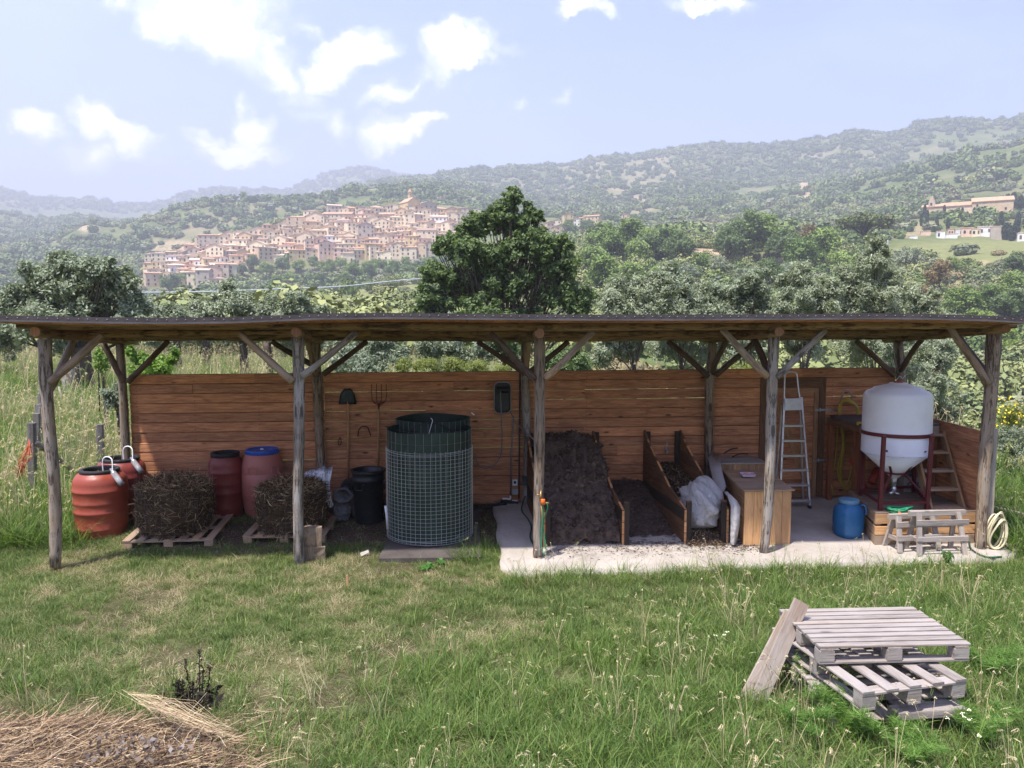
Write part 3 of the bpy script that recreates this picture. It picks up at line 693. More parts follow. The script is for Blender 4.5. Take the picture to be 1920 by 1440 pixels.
    fr = thing('door', None, None); fr.parent = sh; fr.location = Vector((dx0, 1.95, .17))-sh.location
    del_ = [k for k in fr.keys() if k in ('label', 'category')]
    for k in del_: del fr[k]
    m = MB(220)
    for k in range(12):
        h = (dz1-.2)/12; z = .2+(k+.5)*h; m.beam((dx0, 1.952, z), (dx1, 1.952, z), .016, h-.003, ch=.002)
    m.build('door_leaf', M['board'], fr)
    m = MB(221); m.beam((dx0+.03, 1.935, .2), (dx0+.03, 1.935, dz1), .016, .06, up=(1, 0, 0)); m.beam((dx1-.03, 1.935, .2), (dx1-.03, 1.935, dz1), .016, .06, up=(1, 0, 0))
    m.beam((dx0+.06, 1.935, dz1-.03), (dx1-.06, 1.935, dz1-.03), .016, .06); m.beam((dx0+.06, 1.935, .25), (dx1-.06, 1.935, .25), .016, .08)
    m.build('door_frame', M['trim'], fr)
    m = MB(222); m.beam((dx0+.10, 1.936, dz1-.12), (dx1-.10, 1.936, .34), .014, .09); m.build('door_brace', M['trim'], fr)
    for zz in (1.42, .72):
        m = MB(223); m.beam((dx1-.05, 1.922, zz), (dx1+.26, 1.93, zz+.005), .008, .028); m.tube([(dx1+.02, 1.918, zz-.03), (dx1+.02, 1.918, zz+.03)], .01); m.tube([(dx1+.10, 1.918, zz), (dx1+.10, 1.908, zz)], .012, n=6); m.build('hinge', M['steel'], fr)
    m = MB(224); m.beam((dx0-.05, 1.951, .17), (dx0-.05, 1.951, dz1+.15), .02, .09, up=(1, 0, 0)); m.beam((dx1+.06, 1.951, .17), (dx1+.06, 1.951, dz1+.15), .02, .09, up=(1, 0, 0))
    m.beam((dx0-.005, 1.951, dz1+.075), (dx1+.015, 1.951, dz1+.075), .02, .12)
    m.build('door_surround', M['bin'], fr)
    # low board wall on the right end
    m = MB(230); X = 6.06
    for k in range(9):
        h = (1.37-.05)/9; m.beam((X, .05, .05+(k+.5)*h), (X, 1.86, .1+(k+.5)*h*1.0), .022, h-.003, up=(0, 0, 1), ch=.002)
    part(m, 'end_wall', M['board'])
    m = MB(231); m.beam((X+.045, .06, .02), (X+.045, .06, 1.42), .07, .05, up=(0, 1, 0)); part(m, 'end_wall_batten', M['oldw'])
    return sh, F, B
SH, FRONT, BACK = build_shelter()
# ------------------------------------------------------------------ things in the shelter
M['terra'] = plain('orange-red plastic', (.28, .056, .034), rough=.42, var=.12, scale=4, dirt=(.30, .12, .07), dirtamt=.5, bump=.05)
M['darkred'] = plain('dark red plastic', (.20, .036, .030), rough=.42, var=.15, scale=4, dirt=(.22, .08, .05), dirtamt=.4, bump=.05)
M['pink'] = plain('faded pink-red plastic', (.38, .135, .11), rough=.5, var=.12, scale=4, dirt=(.36, .13, .10), dirtamt=.5, bump=.05)
M['bluelid'] = plain('blue plastic lid', (.02, .09, .42), rough=.4, var=.15, scale=6, bump=.05)
M['blue'] = plain('blue plastic', (.015, .11, .27), rough=.38, var=.12, scale=5, dirt=(.10, .20, .30), dirtamt=.35, bump=.04)
M['white'] = plain('white plastic', (.78, .78, .80), rough=.4, var=.05)
M['paper'] = plain('white label', (.75, .74, .72), rough=.7, var=.1)
M['greenhose'] = plain('green hose', (.02, .22, .10), rough=.45, var=.15)
M['darkgreenhose'] = plain('dark green hose', (.01, .06, .04), rough=.45, var=.15)
M['yellowhose'] = plain('yellow hose', (.42, .32, .04), rough=.5, var=.2)
M['creamhose'] = plain('cream hose', (.62, .55, .36), rough=.5, var=.12)
M['orange'] = plain('orange plastic', (.75, .14, .02), rough=.4, var=.1)
M['liner'] = plain('dark green liner', (.017, .036, .027), rough=.5, var=.35, scale=5, spec=.4, dirt=(.05, .075, .055), dirtamt=.4)
M['wire'] = plain('galvanised wire', (.50, .52, .52), rough=.4, metal=.5, var=.15, bump=0)
M['dwire'] = plain('dull wire', (.20, .19, .18), rough=.6, metal=.3, var=.2, bump=0)
M['redsteel'] = plain('dark red painted steel', (.10, .014, .018), rough=.45, var=.2, scale=12, dirt=(.10, .03, .02), dirtamt=.5)
M['ply'] = plain('dark wet board', (.075, .062, .055), rough=.85, var=.4, scale=5)
M['bagpoly'] = None
def strawmat(name, stops):
    m, n, b = newmat(name); tn = n.new('ShaderNodeAttribute', attribute_name='tint').outputs['Fac']
    cr = n.new('ShaderNodeValToRGB', i_0=tn); el = cr.color_ramp.elements; el[0].position = stops[0][0]; el[0].color = (*stops[0][1], 1); el[1].position = stops[-1][0]; el[1].color = (*stops[-1][1], 1)
    for p, c in stops[1:-1]: e = el.new(p); e.color = (*c, 1)
    n.l.new(cr.outputs[0], b.inputs['Base Color']); b.inputs['Roughness'].default_value = .85; b.inputs['Specular IOR Level'].default_value = .15
    return m
M['twig'] = strawmat('compost twigs', [(0, (.035, .022, .014)), (.4, (.12, .075, .042)), (.7, (.28, .185, .105)), (1, (.54, .39, .22))])
M['straw'] = strawmat('dry straw', [(0, (.10, .065, .04)), (.3, (.26, .17, .10)), (.7, (.50, .37, .22)), (1, (.72, .58, .40))])
M['manure'] = strawmat('manure crumbs', [(0, (.05, .034, .026)), (.6, (.125, .088, .066)), (.9, (.21, .155, .115)), (1, (.38, .30, .22))])
M['chips'] = strawmat('wood chips', [(0, (.03, .02, .012)), (.5, (.11, .07, .04)), (.8, (.24, .16, .09)), (1, (.50, .38, .24))])
M['leaflitter'] = strawmat('grey dead leaves', [(0, (.07, .05, .04)), (.6, (.16, .125, .10)), (1, (.27, .23, .20))])
M['peat'] = plain('dark compost', (.088, .060, .046), rough=.95, var=.5, scale=14, bump=1., bscale=25, dirt=(.17, .125, .095), dirtamt=.6)

def sticks(rg, P, D, L, wd, tint):
    """thin bent blades: P start, D direction, L length"""
    n = len(P); D = D/np.linalg.norm(D, axis=1)[:, None]; s = np.cross(D, rvec(rg, n)); s /= np.linalg.norm(s, axis=1)[:, None]; s *= wd[:, None]
    mid = P+D*(L*.5)[:, None]+rvec(rg, n)*(L*.10)[:, None]; end = P+D*L[:, None]
    V = np.stack([P-s, P+s, mid+s, mid-s, end+s*.5, end-s*.5], 1).reshape(-1, 3)
    b = np.arange(n)[:, None]*6; F = np.concatenate([b+np.array([[0, 1, 2, 3]]), b+np.array([[3, 2, 4, 5]])])
    return V, F, np.repeat(tint, 6)
def join(parts):
    V = []; F = []; T = []; b = 0
    for v, f, t in parts: V.append(v); F.append(f+b); T.append(t); b += len(v)
    return np.concatenate(V), np.concatenate(F), np.concatenate(T)
def hull(rg, rad_f, nz, na, base_t=.12):
    """closed lumpy body from a profile function rad_f(i/nz, angle)->(r, z)"""
    V = []
    for i in range(nz+1):
        for k in range(na): a = 2*math.pi*k/na; r, z = rad_f(i/nz, a); V.append((r*math.cos(a), r*math.sin(a), z))
    i = np.arange(nz)[:, None]*na+np.arange(na)[None]; j = np.arange(nz)[:, None]*na+((np.arange(na)+1) % na)[None]
    return np.array(V), np.stack([i, j, j+na, i+na], -1).reshape(-1, 4), np.full(len(V), base_t)+rg.uniform(-.1, .1, len(V))
def foot(u, v, r=0.):
    p = gnd(u, v) if at(u, v, Z=.05).x < .44 or at(u, v, Z=.05).y < -.6 else None
    if p is None:
        p = at(u, v, Z=.05)
        for _ in range(6): p = at(u, v, Z=.045+max(0, min(p.y, 1.9))*.0873)
    d = Vector((p.x, p.y-CAMY, 0)).normalized(); return p+d*r
# ---- drums
def drum(u, v, r, h, lab, mat, lidmat, group=None, open_=True, style=0, ring_r=None, rz=0., cat='drum'):
    p = foot(u, v, r); t = thing('plastic_drum', lab, cat, p, rz, group); rr = ring_r or r*.70
    if style == 0: prof = [(r*.55, 0), (r*.88, .0), (r*.93, .03), (r*.94, h*.12), (r*.97, h*.14), (r*.97, h*.16), (r*.95, h*.18), (r*.97, h*.36), (r*1.0, h*.375), (r*1.0, h*.40), (r*.97, h*.415), (r*.98, h*.50), (r*1.0, h*.515), (r*1.0, h*.54), (r*.985, h*.555), (r, h*.68), (r*1.02, h*.69), (r*1.02, h*.715), (r*.985, h*.73), (r*.985, h*.80), (r*.94, h*.87), (r*.82, h*.93), (rr, h*.955), (rr*.97, h*.99), (rr*.90, h*.99), (rr*.88, h*.9), (rr*.9, h*.5)]
    else: prof = [(r*.55, 0), (r*.80, .0), (r*.86, .03), (r*.93, h*.14), (r*.985, h*.33), (r*.99, h*.335), (r*.985, h*.345), (r*1., h*.5), (r*.99, h*.655), (r*.975, h*.66), (r*.985, h*.67), (r*.97, h*.76), (r*.90, h*.86), (r*.80, h*.93), (rr, h*.955), (rr, h*.99), (rr*.9, h*.99)]
    m = MB(int(u)); m.lathe(prof, n=40, cap0=True); m.build('body', mat, t, w=0)
    m = MB(int(u)+1)
    if open_: m.lathe([(rr*.93, h*.93), (rr*1.07, h*.935), (rr*1.09, h*.985), (rr*1.05, h*1.0), (rr*.88, h*1.0), (rr*.86, h*.98), (rr*.87, h*.93)], n=40); m.build('rim_ring', lidmat, t, w=0)
    else:
        m.lathe([(rr*1.0, h*.935), (rr*1.10, h*.94), (rr*1.12, h*.99), (rr*1.08, h*1.005), (rr*.99, h*1.005), (rr*.97, h*.992), (rr*.2, h*.995), (0, h*.995)], n=40)
        for k in range(30):
            a = k*math.pi*2/30; m.beam((rr*1.115*math.cos(a), rr*1.115*math.sin(a), h*.945), (rr*1.115*math.cos(a), rr*1.115*math.sin(a), h*.985), .008, .012, up=(math.cos(a), math.sin(a), 0))
        m.build('lid', lidmat, t, w=0)
        m = MB(5); m.lathe([(.022, h*.995), (.018, h*1.01), (0, h*1.012)], n=10); m.build('bung', M['white'], t, w=0)
    return t
d2 = drum(231, 982, .30, .79, 'dull red drum with black rim tucked behind the leftmost orange-red drum', M['darkred'], M['blackr'], 'large plastic drums in the shelter', ring_r=.205)
d1 = drum(193, 1014, .305, .81, 'orange-red ribbed drum with black rim, leftmost and nearest of the drums', M['terra'], M['blackr'], 'large plastic drums in the shelter', ring_r=.205)
m = MB(9); m.sheet([[( .302*math.cos(a), .302*math.sin(a), z) for a in np.linspace(R(190), R(212), 5)] for z in (.45, .55)]); m.build('torn_label', M['paper'], d1, w=0)
d3 = drum(426, 974, .215, .83, 'dark red drum with black rim standing left of the blue-lidded drum', M['darkred'], M['blackr'], 'large plastic drums in the shelter', ring_r=.165)
d4 = drum(495, 974, .265, .86, 'faded pink-red drum closed with a blue lid, against the board wall', M['pink'], M['bluelid'], 'large plastic drums in the shelter', open_=False, style=1, ring_r=.185)
for a in (-105, -40):      # moulded grips
    m = MB(3); c = Vector((.252*math.cos(R(a)), .252*math.sin(R(a)), .66)); s = Vector((-math.sin(R(a)), math.cos(R(a)), 0))
    m.beam(c-s*.055, c+s*.055, .03, .012); m.beam(c-s*.05-Vector((0, 0, .1)), c-s*.05, .012, .02); m.beam(c+s*.05-Vector((0, 0, .1)), c+s*.05, .012, .02); m.build('grip', M['pink'], d4, w=0)
# clear bottle and bent tube hung over each rim
def glassmat():
    m, n, b = newmat('clear plastic'); b.inputs['Base Color'].default_value = (.55, .56, .6, 1); b.inputs['Roughness'].default_value = .12; b.inputs['Alpha'].default_value = .38; b.inputs['Specular IOR Level'].default_value = .8; return m
M['clear'] = glassmat()
def airlock(dr, h, rr, lab):
    t = thing('hanging_bottle', lab, 'bottle', dr.location+Vector((rr*.8, -rr*.55, h)), 0, 'clear bottles hung on the drum rims')
    m = MB(2); a = Vector((-.10, .07, -.10)); m.tube(spline([a, a+Vector((-.005, 0, .20)), a+Vector((.05, -.01, .25)), a+Vector((.12, -.04, .22)), a+Vector((.135, -.07, .10)), (.05, -.03, -.01)], 6), .0075, n=8); m.build('tube', M['white'], t, w=0)
    m = MB(3); d = Vector((.62, -.25, -.75)).normalized(); q = Vector((.02, -.02, .02))
    m.tube([q, q+d*.03, q+d*.06, q+d*.19, q+d*.24], [.013, .014, .033, .036, .034], n=12, smooth=True); m.build('bottle', M['clear'], t, w=0)
    m = MB(4); m.tube([q+d*.13, q+d*.235], [.031, .030], n=12); m.build('water', plain('murky water', (.30, .30, .30), rough=.2, var=.2, bump=0), t, w=0)
airlock(d1, .81, .205, 'clear bottle with curved white tube on the leftmost orange-red drum')
airlock(d2, .79, .205, 'clear bottle with curved white tube on the drum tucked behind')

# ---- pallets
def pallet(lab, loc, rz, w=1.0, d=.68, slats=9, gap=None, mat=None, group='wooden pallets in the shelter', top='x', tilt=(0, 0), h=.125, seed=1, missing=()):
    mat = mat or M['oldw']; t = thing('wooden_pallet', lab, 'pallet', loc, rz, group); t.rotation_euler = (tilt[0], tilt[1], rz); rn = random.Random(seed)
    bt, bh = .016, h-.016*3
    def part(n, f): m = MB(seed*50+len(kids_) ); f(m); m.build(n, mat, t, w=0); kids_.append(1)
    kids_ = []
    # blocks
    for x in (-w/2+.05, 0, w/2-.05):
        for y in (-d/2+.045, 0, d/2-.045):
            part('block', lambda m: m.beam((x-.05, y, bt+bh/2), (x+.05, y, bt+bh/2), .085, bh, ch=.003))
    if top == 'x':
        for x in (-w/2+.05, 0, w/2-.05): part('stringer', lambda m: m.beam((x, -d/2+.002, bt+bh+bt/2), (x, d/2-.002, bt+bh+bt/2), .09, bt-.001, ch=.002))
        for y in (-d/2+.045, 0, d/2-.045): part('bottom_board', lambda m: m.beam((-w/2, y, bt/2), (w/2, y, bt/2), .08, bt-.001, ch=.002))
        p = d/slats
        for k in range(slats):
            if k in missing: continue
            y = -d/2+(k+.5)*p; part('slat', lambda m: m.beam((-w/2-rn.uniform(0, .012), y+rn.uniform(-.002, .002), h-bt/2+rn.uniform(-.001, .002)), (w/2+rn.uniform(0, .012), y+rn.uniform(-.003, .003), h-bt/2+rn.uniform(-.001, .002)), p-(gap if gap else .008), bt-.002, ch=.002))
    else:
        for y in (-d/2+.045, 0, d/2-.045):
            part('stringer', lambda m: m.beam((-w/2, y, bt+bh+bt/2), (w/2, y, bt+bh+bt/2), .09, bt-.001, ch=.002)); 
        for x in (-w/2+.05, 0, w/2-.05): part('bottom_board', lambda m: m.beam((x, -d/2, bt/2), (x, d/2, bt/2), .09, bt-.001, ch=.002))
        p = w/slats
        for k in range(slats):
            if k in missing: continue
            x = -w/2+.04+(w-.08)*k/(slats-1); part('slat', lambda m: m.beam((x, -d/2-rn.uniform(0, .01), h-bt/2), (x+rn.uniform(-.006, .006), d/2+rn.uniform(0, .01), h-bt/2), gap or .08, bt-.002, ch=.002))
    return t
pallet('low grey pallet under the compost bale beside the leftmost drums', (-3.37, 1.07, .065), R(2), 1.0, .95, 7, top='y', gap=.09, h=.11, mat=M['crate'], seed=3, tilt=(R(3), 0))
pallet('low grey pallet under the second bale, behind the split log', (-2.03, 1.10, .075), R(-3), .95, .92, 7, top='y', gap=.09, h=.11, mat=M['crate'], seed=4, tilt=(R(3), 0))
# ---- wire-caged compost bales
def bale(u, r, h, y, z, lab, seed):
    x = at(u, 950, Y=y).x; rg = np.random.default_rng(seed)
    def rf(s, a):
        n = float(fbm(a*3+seed*9, s*4, 3, seed)-.5)
        if s < .02: return 0., 0.
        if s < .62: q = s/.62; return r*(.80+.19*math.sin(.35+q*2.0))*(1+n*.35), q*h*.72
        q = (s-.62)/.38; return r*.94*math.cos(q*math.pi/2)**.75*(1+n*.2), h*.72+h*.31*math.sin(q*math.pi/2)*(1+n*.5)
    parts = [hull(rg, rf, 26, 48)]
    n = 13000; a = rg.uniform(0, 6.283, n); zz = rg.random(n)*h*.97; rr = r*(.88+.1*rg.random(n))*(.83+.19*np.sin(.35+zz/h*2.3))*(1+(fbm(a*3+seed*9, zz*6, 3, seed)-.5)*.35); rr = rr*np.sqrt(np.clip(1-np.clip((zz/h-.70)/.34, 0, 1)**2, .02, 1)); top = rg.random(n) < .28
    rr[top] = r*np.sqrt(rg.random(top.sum()))*.95; zz[top] = h*.74+h*.30*np.sqrt(np.clip(1-(rr[top]/r)**2, 0, 1))+.02*rg.random(top.sum())
    P = np.stack([rr*np.cos(a), rr*np.sin(a), zz], 1); tg = np.stack([-np.sin(a), np.cos(a), np.zeros(n)], 1)
    D = tg*rg.normal(size=(n, 1))+np.array([0, 0, 1])*rg.normal(size=(n, 1))*.7+np.stack([np.cos(a), np.sin(a), 0*a], 1)*rg.uniform(-.1, .35, (n, 1)); D[top] = rvec(rg, top.sum())*np.array([1, 1, .35])+np.array([0, 0, .15])
    t = rg.random(n)**1.5; t[(~top) & (rg.random(n) < .4)] *= .5; t[top] = np.clip(t[top]+.1, 0, 1)
    parts.append(sticks(rg, P, D, rg.uniform(.03, .13, n), rg.uniform(.0012, .0048, n), t))
    V, F, T = join(parts); o = npobj('compost_bale', npmesh('compost_bale', V, F, M['twig'], T), label=lab[0], cat='compost bale', group='round compost bales in wire cages'); o.location = (x, y, z)
    # welded mesh drawn round it, standing above the bale at the back
    m = MB(seed); R2 = r*1.015
    for k in range(40):
        a = 2*math.pi*k/40; top_ = h*1.28 if math.sin(a) > -.2 else h*1.02
        m.tube([(R2*math.cos(a), R2*math.sin(a), .0), (R2*math.cos(a), R2*math.sin(a), top_)], .0007, n=3, cap=False, smooth=False)
    for k in range(15):
        zq = .02+k*h*1.26/14; a0, a1 = (0, 2*math.pi) if zq < h else (R(-12), R(192))
        m.tube([(R2*math.cos(q), R2*math.sin(q), zq) for q in np.linspace(a0, a1, 40)], .0007, n=3, cap=False, smooth=False)
    c = m.build('wire_cage', M['dwire'], None, label=lab[1], cat='wire cage', group='wire cages round the compost bales'); c.location = (x, y, z)
bale(328, .425, .60, .99, .165, ('brown twiggy compost bale on the left pallet, between the drums', 'wire mesh cage round the left compost bale'), 5)
bale(549, .41, .55, .98, .16, ('dark compost bale behind the second front post, on its pallet', 'wire mesh cage round the compost bale behind the second front post'), 8)
# ---- split log pieces at the foot of the second post
def stump():
    rn = random.Random(3); x, y = at(588, 1050, Y=.06).x, .10
    def half(z0, h, dx, lab, sd, sc):
        m = MB(sd); vs = []; gc = []; N = 14; rows = 5
        for i in range(rows):
            for k in range(N):
                a = math.pi*1.0*k/(N-3) if k < N-2 else None
                if a is not None: px_, py_ = math.cos(a)*.105*sc, -.02+math.sin(a)*.10*sc
                else: px_, py_ = (-.05 if k == N-2 else .05)*sc, -.03
                j = rn.uniform(-.006, .006); vs.append((px_+j+dx+.012*i/rows, py_+j, z0+h*i/(rows-1)+rn.uniform(-.008, .008)*(i in (0, rows-1)))); gc.append((h*i/rows, k*.03, 0))
        fs = [[i*N+k, i*N+(k+1) % N, (i+1)*N+(k+1) % N, (i+1)*N+k] for i in range(rows-1) for k in range(N)]+[[(rows-1)*N+k for k in range(N)], [k for k in range(N)][::-1]]
        m.add(vs, fs, gc); o = m.build('split_log', M['splitlog'], None, label=lab, cat='log', group='split log pieces by the second post'); o.location += Vector((x, y, 0))
    M['splitlog'] = wood('split log', (.30, .22, .145), (.17, .12, .08), (.05, .03, .02), knots=.2, grey=(.36, .33, .30), greyamt=.25, bark=(.06, .04, .03), barkamt=.6, bump=1.)
    half(-.02, .205, 0, 'lower piece of split log beside the foot of the second post', 1, 1.1); half(.19, .215, -.02, 'upper piece of split log stacked beside the second post', 2, 1.0)
stump()
# ---- black dustbin
def dustbin():
    p = foot(692, 985, .175); t = thing('dustbin', 'tall black plastic dustbin standing open without a lid', 'dustbin', p)
    m = MB(1); r0, r1, h = .165, .205, .68
    m.lathe([(0, 0), (r0, 0), (r0+.008, .02), (r1-.012, h*.80), (r1+.004, h*.805), (r1+.004, h*.825), (r1-.006, h*.83), (r1+.0, h*.95), (r1+.018, h*.955), (r1+.018, h*.98), (r1-.004, h), (r1-.014, h*.98), (r1-.03, h*.7), (r0-.01, .03), (0, .03)], n=44); m.build('body', M['black'], t, w=0)
    for a in (-112, -20, 70, 160):
        c = Vector((math.cos(R(a))*(r1+.0), math.sin(R(a))*(r1+.0), h*.76)); s = Vector((-math.sin(R(a)), math.cos(R(a)), 0)); u = Vector((math.cos(R(a)), math.sin(R(a)), 0))*.035
        m = MB(2); m.tube([c-s*.045, c-s*.045+u, c-s*.04+u-Vector((0, 0, .065)), c+s*.04+u-Vector((0, 0, .065)), c+s*.045+u, c+s*.045], .009, n=6, smooth=False); m.build('handle', M['black'], t, w=0)
dustbin()
# ---- crumpled bags
def crumple(name, lab, cat, c, rad, mat, seed, amp=.25, fr=3., n=3, flat=.0, group=None, open_=None, sub=None):
    bm_n = 40; V = []; rg = np.random.default_rng(seed); rings = 40
    for i in range(rings+1):
        th = math.pi*i/rings
        for k in range(bm_n):
            a = 2*math.pi*k/bm_n; d = np.array([math.sin(th)*math.cos(a), math.sin(th)*math.sin(a), math.cos(th)])
            q = d*fr+seed*7; s = 0
            for o_ in range(3):
                f = 2**o_; s += (abs(float(vnoise(q[0]*f+q[2]*f*.7, q[1]*f-q[2]*f*.6, seed+o_))*2-1))*.5**o_
            s = 1+amp*(s-.7); p = d*s*np.array(rad)
            if p[2] < -rad[2]*.75: p[2] = -rad[2]*.75+(p[2]+rad[2]*.75)*.1
            V.append(p)
    V = np.array(V); i = np.arange(rings)[:, None]*bm_n+np.arange(bm_n)[None]; j = np.arange(rings)[:, None]*bm_n+((np.arange(bm_n)+1) % bm_n)[None]
    F = np.stack([i, i+bm_n, j+bm_n, j], -1).reshape(-1, 4); me = npmesh(name, V, F, mat, np.full(len(V), .5), smooth=True)
    o = npobj(name, me, label=lab, cat=cat, group=group); o.location = Vector(c); return o
def polybag(name, col, alpha=.9, rough=.3, tr=.35):
    m, n, b = newmat(name); tc = n.new('ShaderNodeTexCoord').outputs['Object']
    n.l.new(n.mix(n.noise(tc, 5, 5), tuple(x*.8 for x in col), col), b.inputs['Base Color']); b.inputs['Roughness'].default_value = rough; b.inputs['Specular IOR Level'].default_value = .6
    vo = n.new('ShaderNodeTexVoronoi', feature='DISTANCE_TO_EDGE', i_Scale=9.); n.put(vo.inputs['Vector'], n.vmath('ADD', tc, n.vmath('MULTIPLY', n.noise(tc, 6, 4, out='Color'), (.35, .35, .35))))
    wr = n.noise(n.vmath('ADD', tc, n.vmath('MULTIPLY', n.noise(tc, 4, 3, out='Color'), (.5, .5, .5))), 7, 6, .7)
    bp = n.new('ShaderNodeBump', i_Strength=.9, i_Distance=.03, i_Height=n.math('ADD', wr, n.math('MULTIPLY', n.rng(vo.outputs['Distance'], 0, .18), .35))); n.l.new(bp.outputs[0], b.inputs['Normal'])
    t = n.new('ShaderNodeBsdfTranslucent'); t.inputs[0].default_value = (*col, 1); mx = n.new('ShaderNodeMixShader'); mx.inputs[0].default_value = tr
    n.l.new(b.outputs[0], mx.inputs[1]); n.l.new(t.outputs[0], mx.inputs[2]); n.l.new(mx.outputs[0], n.n['Material Output'].inputs[0]); b.inputs['Alpha'].default_value = alpha
    return m
M['poly'] = polybag('translucent white polythene', (.82, .80, .80), .93)
M['greypoly'] = polybag('grey polythene', (.30, .29, .31), .95)
M['blackpoly'] = polybag('black polythene', (.03, .03, .033), 1., tr=0)
def sacks():
    p = at(643, 955, Y=1.45); zg = .14
    crumple('plastic_bag', 'crumpled silvery grey bag slumped on the soil left of the black dustbin', 'bag', (at(640, 955, Y=1.42).x, 1.42, zg+.11), (.125, .11, .15), M['greypoly'], 3, .3)
    m = MB(4); c = Vector((at(642, 930, Y=1.28).x, 1.30, .47)); 
    # open mouth of the upper bag
    def ring(rx, rz_, y, j): return [c+Vector((math.cos(a)*rx*(1+.1*math.sin(a*5+j)), y+.02*math.sin(a*3+j), math.sin(a)*rz_*(1+.08*math.cos(a*4+j)))) for a in np.linspace(0, 2*math.pi, 28)]
    m.sheet([ring(.02, .02, .16, 0), ring(.09, .08, .14, 1), ring(.125, .10, .02, 2), ring(.118, .092, -.03, 1), ring(.10, .075, -.02, 2), ring(.07, .05, .08, 0), ring(.01, .01, .10, 0)])
    m.build('plastic_bag', M['greypoly'], None, label='open grey plastic bag, its mouth facing out, on top of the silvery bag', cat='bag')
    crumple('plastic_bag', 'small grey bag pressed against the foot of the dustbin', 'bag', (at(668, 955, Y=1.5).x, 1.55, zg+.13), (.08, .09, .17), M['greypoly'], 9, .25)
    crumple('refuse_bag', 'black refuse bag poking out behind the dustbin', 'bag', (at(655, 905, Y=1.72).x, 1.74, .50), (.10, .08, .09), M['blackpoly'], 6, .35)
    # printed white sack hung over the bale
    m, n, b = newmat('printed woven sack'); tc = n.new('ShaderNodeTexCoord').outputs['Object']
    wv = n.noise(n.vmath('MULTIPLY', tc, (60, 60, 9)), 1., 3, .6); rows_ = n.noise(n.vmath('MULTIPLY', tc, (4, 4, 40)), 1., 2)
    c1 = n.mix(n.math('MULTIPLY', n.rng(wv, .50, .56), n.rng(rows_, .42, .5)), (.66, .67, .72), (.20, .21, .26))
    n.l.new(c1, b.inputs['Base Color']); b.inputs['Roughness'].default_value = .6
    mb = MB(5); Yk = 1.22
    def P(u, v, dy=0): return at(u, v, Y=Yk+dy)
    g = [[P(572, 884, .1), P(585, 880, .06), P(598, 878, .02), P(608, 874, -.02), P(616, 876, .03), P(624, 872, 0)],
         [P(570, 892, .05), P(584, 892, .0), P(598, 890, -.03), P(607, 892, -.07), P(614, 890, -.01), P(622, 886, -.04)],
         [P(574, 905, 0), P(588, 908, -.05), P(598, 910, -.03), P(606, 912, -.1), P(612, 912, -.05), P(618, 905, -.06)],
         [P(585, 915, 0), P(597, 925, -.05), P(602, 930, -.03), P(608, 932, -.1), P(614, 930, -.06), P(620, 925, -.06)],
         [P(606, 935, 0), P(608, 940, -.05), P(610, 942, -.04), P(613, 944, -.1), P(617, 944, -.06), P(622, 940, -.06)],
         [P(611, 948, 0), P(612, 949, -.05), P(614, 950, -.04), P(618, 951, -.1), P(622, 950, -.06), P(626, 947, -.06)]]
    mb.sheet([spline(r_, 4) for r_ in g], thick=.004); mb.build('woven_sack', m, None, label='white woven sack with dark print, draped between the bale and the wall', cat='sack')
    mb = MB(6); mb.beam(P(618, 908, -.11), P(621, 925, -.11), .03, .004, up=(0, -1, 0)); 
sacks()
# ---- tools hung on the wall
def tools():
    Y = 1.93
    t = thing('shovel', 'long-handled shovel hung blade upwards on the board wall', 'shovel', at(652, 760, Y=Y)); o = Vector(t.location)
    m = MB(1); g = []
    for i in range(9):
        s = i/8; z = at(652, 728+s*28, Y=Y).z; w_ = .105*math.sin(min(1, .18+s*1.1)*math.pi/2)**.8 if s < .85 else .115
        g.append([(o.x+w_*k/4, Y-.02-.025*(1-(k/4)**2)+.01, z-(.012*(abs(k)/4) if s > .9 else 0)) for k in range(-4, 5)])
    m.sheet(g, thick=.003); m.build('blade', plain('worn shovel steel', (.035, .045, .045), rough=.5, metal=.5, var=.3, dirt=(.10, .13, .11), dirtamt=.5), t)
    m = MB(2); m.tube([at(652, 752, Y=Y-.02), at(653, 790, Y=Y-.01), at(653, 900, Y=Y-.03)], [.017, .015, .015], n=8); m.build('handle', M['trim'], t)
    t = thing('pitchfork', 'four-tined red pitchfork hung tines upwards on the board wall', 'pitchfork', at(710, 760, Y=Y)); m = MB(3)
    for k, u in enumerate((697, 706, 715, 724)):
        m.tube(spline([at(u, 720, Y=Y-.03), at(u+.3, 745, Y=Y-.04), at(u+(710.5-u)*.25, 754, Y=Y-.04), at(u+(710.5-u)*.9, 760, Y=Y-.02)], 4), .005, n=5)
    m.tube([at(699, 753, Y=Y-.04), at(710, 757, Y=Y-.04), at(722, 753, Y=Y-.04)], .006, n=5); m.tube([at(710, 757, Y=Y-.03), at(710, 770, Y=Y-.02)], .012, n=7)
    m.build('tines', plain('red brown iron', (.09, .02, .018), rough=.6, metal=.2), t); m = MB(4); m.tube([at(710, 765, Y=Y-.02), at(709, 880, Y=Y-.03)], .014, n=8); m.build('handle', M['trim'], t)
    m = MB(5); m.tube(spline([at(671, 818, Y=Y), at(673, 806, Y=Y-.03), at(679, 800, Y=Y-.03), at(688, 800, Y=Y-.03), at(692, 808, Y=Y-.03), at(695, 817, Y=Y)], 5), .008, n=6)
    m.build('wall_bracket', M['iron'], None, label='bent dark iron bracket on the wall between shovel and pitchfork', cat='bracket')
    m = MB(6); m.tube(spline([at(637, 820, Y=Y), at(634, 831, Y=Y-.01), at(637, 835, Y=Y-.01), at(640, 829, Y=Y-.01), at(638, 820, Y=Y)], 4), .006, n=6); m.build('wall_hook', M['iron'], None, label='small rusty iron loop on the wall left of the shovel', cat='hook')
tools()
